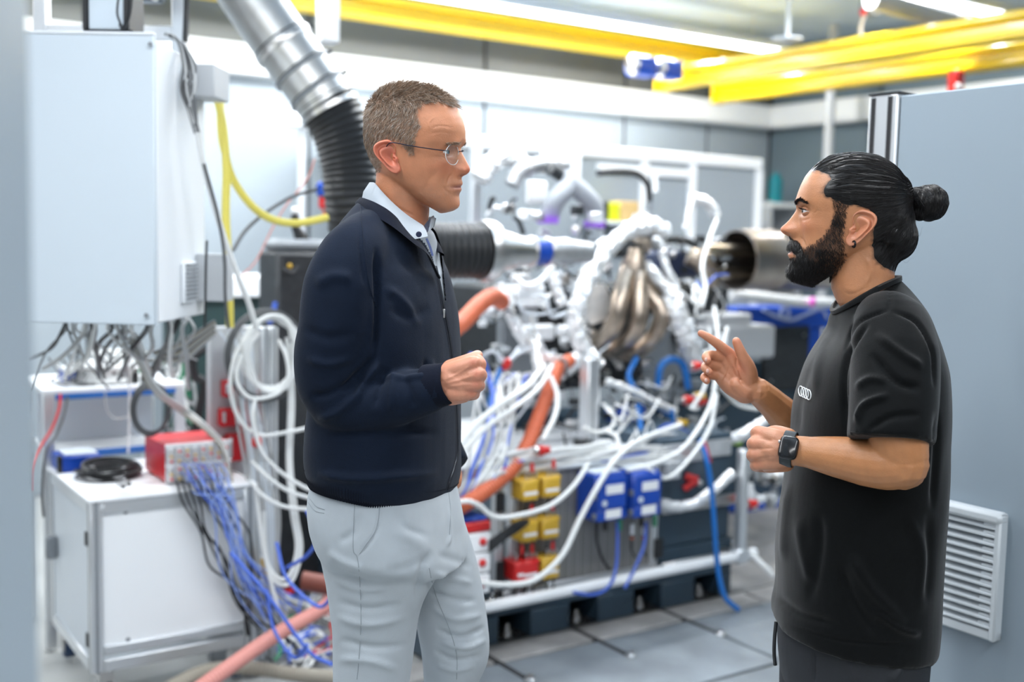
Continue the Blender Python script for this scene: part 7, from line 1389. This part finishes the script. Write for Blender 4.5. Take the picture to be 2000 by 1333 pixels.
    for i, (x, y, m, lb) in enumerate(((1343, 782, M_red, 'red coupling under the blue arching hose'), (1366, 775, M_gold, 'brass coupling right of the red one'), (1368, 785, M_red, 'small red ring under the brass coupling'), (1332, 828, M_gold, 'brass nut at the end of the silver slanting hose'), (1360, 715, M_red, 'red sleeve left of the curled fingers'), (1468, 985, M_red, 'red and blue coupling right of the guard rail upright'), (1060, 880, M_red, 'red connector lying on the cable bundle'))):
        p = PV(x, y, 3.6 if y < 870 else 3.33); tt = thing('coupling', lb, 'coupling', p); obj('body', MB().lathe(p - UX * .02, UX, [(0, .012), (0, .020), (.02, .020), (.02, .015), (.045, .015), (.045, .001)], 12), m, tt); obj('nut', MB().lathe(p - UX * .035, UX, [(0, .008), (0, .014), (.015, .014), (.015, .008)], 6), M_steel, tt)
    rr2 = random.Random(8); t = thing('valve_cluster', 'cluster of steel valves behind the watch wrist', 'valve', PV(1480, 950, 3.45))
    for k in range(16): p = PV(1455 + rr2.uniform(0, 70), 890 + rr2.uniform(0, 95), 3.5 + rr2.uniform(0, .2)); obj('valve', MB().lathe(p, rr2.choice((UX, VX, np.array([0, 0, 1.]))), [(-.03, .012), (-.03, .022), (0, .026), (.02, .016), (.04, .016), (.04, .001)], 14), rr2.choice((M_steel, M_cast, M_white, M_alu)), t)
    cable('lime_hose', 'lime green fitting hose above the valve cluster', [(1395, 868, 3.5), (1420, 862, 3.5), (1445, 866, 3.5)], .014, mat('lime', (.35, .62, .05), .4), cat='hose')
    m = MB(); bxp(m, 1306, 905, 1330, 935, 3.36, .05); obj('grey_module', m, M_boxgrey, label='small grey module hanging right of the blue junction boxes', cat='module')

def build_back():
    v = 5.55; t = thing('enclosure', 'large white framed enclosure with grey panels behind the engine', 'enclosure', R(4.5, v, 0)); w = .075
    a = toroom(PV(1040, 268, v)); b = toroom(PV(1492, 305, v)); z = b[2] - .02; ua, ub = a[0] - .9, b[0]
    obj('top_beam', MB().box(ua, ub, v, v + w, z - w, z, .01), M_white, t)
    for x in (1262, 1356, 1486): u = toroom(PV(x, 350, v))[0]; obj('post', MB().box(u - w * .4, u + w * .4, v, v + w, 0, z - w, .008), M_white, t)
    obj('post', MB().box(ua, ua + w, v, v + w, 0, z - w, .008), M_white, t); p = toroom(PV(1300, 337, v)); q0, q1 = toroom(PV(1170, 332, v))[0], toroom(PV(1352, 340, v))[0]; obj('cross_bar', MB().box(q0, q1, v + .002, v + w - .002, p[2] - .03, p[2] + .03, .006), M_white, t)
    us = [ua + w, toroom(PV(1262, 350, v))[0], toroom(PV(1356, 350, v))[0], toroom(PV(1486, 350, v))[0]]
    for a_, b_ in zip(us[:-1], us[1:]): obj('panel', MB().box(a_, b_, v + .03, v + .036, 0, z - w, .001), mat('enclosure panel', (.32, .36, .39), .5), t)
    obj('side_panel', MB().box(ub - .04, ub, v + w, VB - .1, 0, z - w, .002), MATS['enclosure panel'], t); obj('roof_panel', MB().box(ua, ub, v + w, VB - .1, z - .03, z - .01, .002), M_white, t)
    # shelf with cartons inside the left part
    s = toroom(PV(1170, 432, v - .12)); e = toroom(PV(1262, 432, v - .12)); k = thing('wall_shelf', 'small shelf in front of the enclosure holding cartons', 'shelf', R((s[0] + e[0]) / 2, v - .1, s[2])); obj('board', MB().box(s[0] - .05, e[0] + .05, v - .2, v - .005, s[2] - .02, s[2], .003), M_pale, k); [obj('brace', MB().box(q_, q_ + .02, v - .15, v - .005, s[2] - .12, s[2] - .02, .002), M_alu, k) for q_ in (s[0], e[0])]
    for i, (x0, x1, y0, m, lb) in enumerate(((1172, 1190, 396, M_black, 'black carton on the shelf behind the engine'), (1188, 1210, 397, M_lime, 'yellow green carton on the shelf behind the engine'), (1212, 1248, 394, M_wood, 'light brown carton on the shelf behind the engine'))):
        c0, c1 = toroom(PV(x0, y0, v - .16)), toroom(PV(x1, 430, v - .16)); tt = thing('carton', lb, 'box', R((c0[0] + c1[0]) / 2, v - .12, s[2])); obj('body', MB().box(c0[0], c1[0], v - .16, v - .03, s[2], c0[2], .004), m, tt); obj('flap', MB().box(c0[0] + .004, c1[0] - .004, v - .155, v - .035, c0[2], c0[2] + .004, .001), m, tt)
    # shelving in the right corner
    v2 = 6.25; u0 = toroom(PV(1503, 400, v2))[0] + .02; u1 = UR - .02; zs = toroom(PV(1530, 397, v2))[2]; k = thing('corner_shelving', 'grey shelving in the far corner behind the pointing person', 'shelving', R((u0 + u1) / 2, 6.4, 0))
    for z in (zs, zs - .5, .4): obj('shelf_board', MB().box(u0, u1, v2, VB - .02, z - .035, z, .004), M_tray, k)
    for u in (u0, u1 - .04): obj('side', MB().box(u, u + .03, v2 + .01, VB - .02, 0, zs + .01, .003), M_boxgrey, k)
    c = PV(1514, 390, v2 + .1); t = thing('bottle', 'teal bottle on the corner shelving', 'bottle', [c[0], c[1], zs]); h = PV(1514, 338, v2 + .1)[2] - zs; obj('body', MB().lathe([c[0], c[1], zs], (0, 0, 1), [(0, .001), (0, .052), (h * .8, .052), (h * .9, .03), (h * .9, .001)], 24), M_teal, t); obj('cap', MB().lathe([c[0], c[1], zs + h * .88], (0, 0, 1), [(0, .028), (h * .12, .028), (h * .12, .001)], 16), M_teal, t)
    # blue support frame at the right end of the rig
    v3 = 4.48; t = thing('support_frame', 'bright blue steel support frame at the right end of the rig', 'frame', R(4.3, v3, 0)); A, B = toroom(PV(1440, 600, v3)), toroom(PV(1640, 640, v3))
    obj('beam', MB().box(A[0], B[0] + .15, v3, v3 + .12, B[2], A[2], .008), M_blueb, t)
    for x in (1592, 1700): u = toroom(PV(x, 680, v3))[0]; obj('leg', MB().box(u - .06, u + .06, v3 + .005, v3 + .11, 0, B[2], .008), M_blueb, t)
    obj('base_plate', MB().box(A[0], B[0] + .15, v3 - .05, v3 + .2, 0, .03, .004), M_blueb, t)
    m = MB(); bxp(m, 1500, 640, 1578, 760, v3 - .03, .05, .008); pl = obj('dark_plate', m, M_dark, t)
    for (x, y) in ((1505, 655), (1570, 655), (1505, 745), (1570, 745)): obj('plate_bolt', MB().lathe(PV(x, y, v3 - .03), -VX, [(0, .008), (.006, .008), (.006, .001)], 8), M_steel, pl)
    obj('foil_rail', MB().tube([PV(1430, 575, v3 - .05), PV(1490, 582, v3 - .05), PV(1560, 590, v3 - .05), PV(1625, 592, v3 - .05)], .032, 12), M_foil, t)
    cable('clear_hose', 'clear hose lying in a wave on the blue beam', [(1490, 605, v3 - .02), (1515, 618, v3 - .02), (1545, 625, v3 - .02), (1580, 612, v3 - .02), (1605, 605, v3 - .02), (1615, 622, v3 - .02)], .010, mat('clear hose', (.45, .52, .72), .2), cat='hose'); obj('hose_ring', MB().ring(PV(1533, 612, v3 - .03), VX, .032, .009), MATS['clear hose'], label='clear hose ring on the blue beam', cat='ring')
    for i, (x, y) in enumerate(((1587, 590), (1399, 577))): p = PV(x, y, v3 - .1); tt = thing('marker_clip', ('magenta clip on the blue frame', 'magenta clip left of the muffler drum')[i], 'clip', p); obj('body', MB().ball(p, .016, .012, .03, 14), M_pinkp, tt); obj('pin', MB().cyl(p, p - [0, 0, .05], .006, 8), M_steel, tt)
    m = MB(); c = toroom(PV(1480, 760, 4.3)); obj('rear_cabinet', MB().box(c[0] - .2, c[0] + .9, 4.5, 5.0, 0, c[2] + .12, .006), M_base, label='dark blue grey cabinet behind the raised forearm', cat='cabinet')

build_room(); build_lights(); build_crane(); build_right_cabinet()
person_one(); person_two()
build_left_cabinet(); build_cart(); build_cable_post(); build_ducts()
build_pedestal(); build_panel(); build_engine(); build_hoses(); build_back()
# ------------------------------------------------------------------ one label per lead: colour word and place in its bundle
def _single_out():
    word = {'white cable': 'white', 'grey cable': 'grey', 'dark grey cable': 'dark grey', 'black rubber': 'black', 'blue cable': 'blue', 'beige corrugated hose': 'beige', 'pale grey panel': 'silver grey', 'red plastic': 'red', 'green cable': 'green', 'pale blue cable': 'pale blue'}
    ordn = 'first second third fourth fifth sixth seventh eighth ninth tenth eleventh twelfth thirteenth fourteenth fifteenth sixteenth seventeenth eighteenth nineteenth twentieth'.split()
    by = {}
    for o in bpy.data.objects:
        if o.parent is None and o.type == 'MESH' and 'group' in o and o.get('category') == 'cable': by.setdefault((o['group'], o['label'], word.get(o.data.materials[0].name, 'grey')), []).append(o)
    for (g, lb, w), L in by.items():
        L.sort(key=lambda o: proj(np.array([o.location]))[0][0]); base = lb
        for q in ('dark grey ', 'grey brown ', 'grey data ', 'pale ', 'beige ', 'blue ', 'black ', 'thick black ', 'thin ', 'loose '):
            if base.startswith(q): base = base[len(q):]
        for i, o in enumerate(L): o['label'] = f'{ordn[min(i, 19)]} {w} {base}, from left' if len(L) > 1 else f'{w} {base}'
_single_out()
# ------------------------------------------------------------------ tidy
for _o in bpy.data.objects:
    if '_org' in _o: del _o['_org']
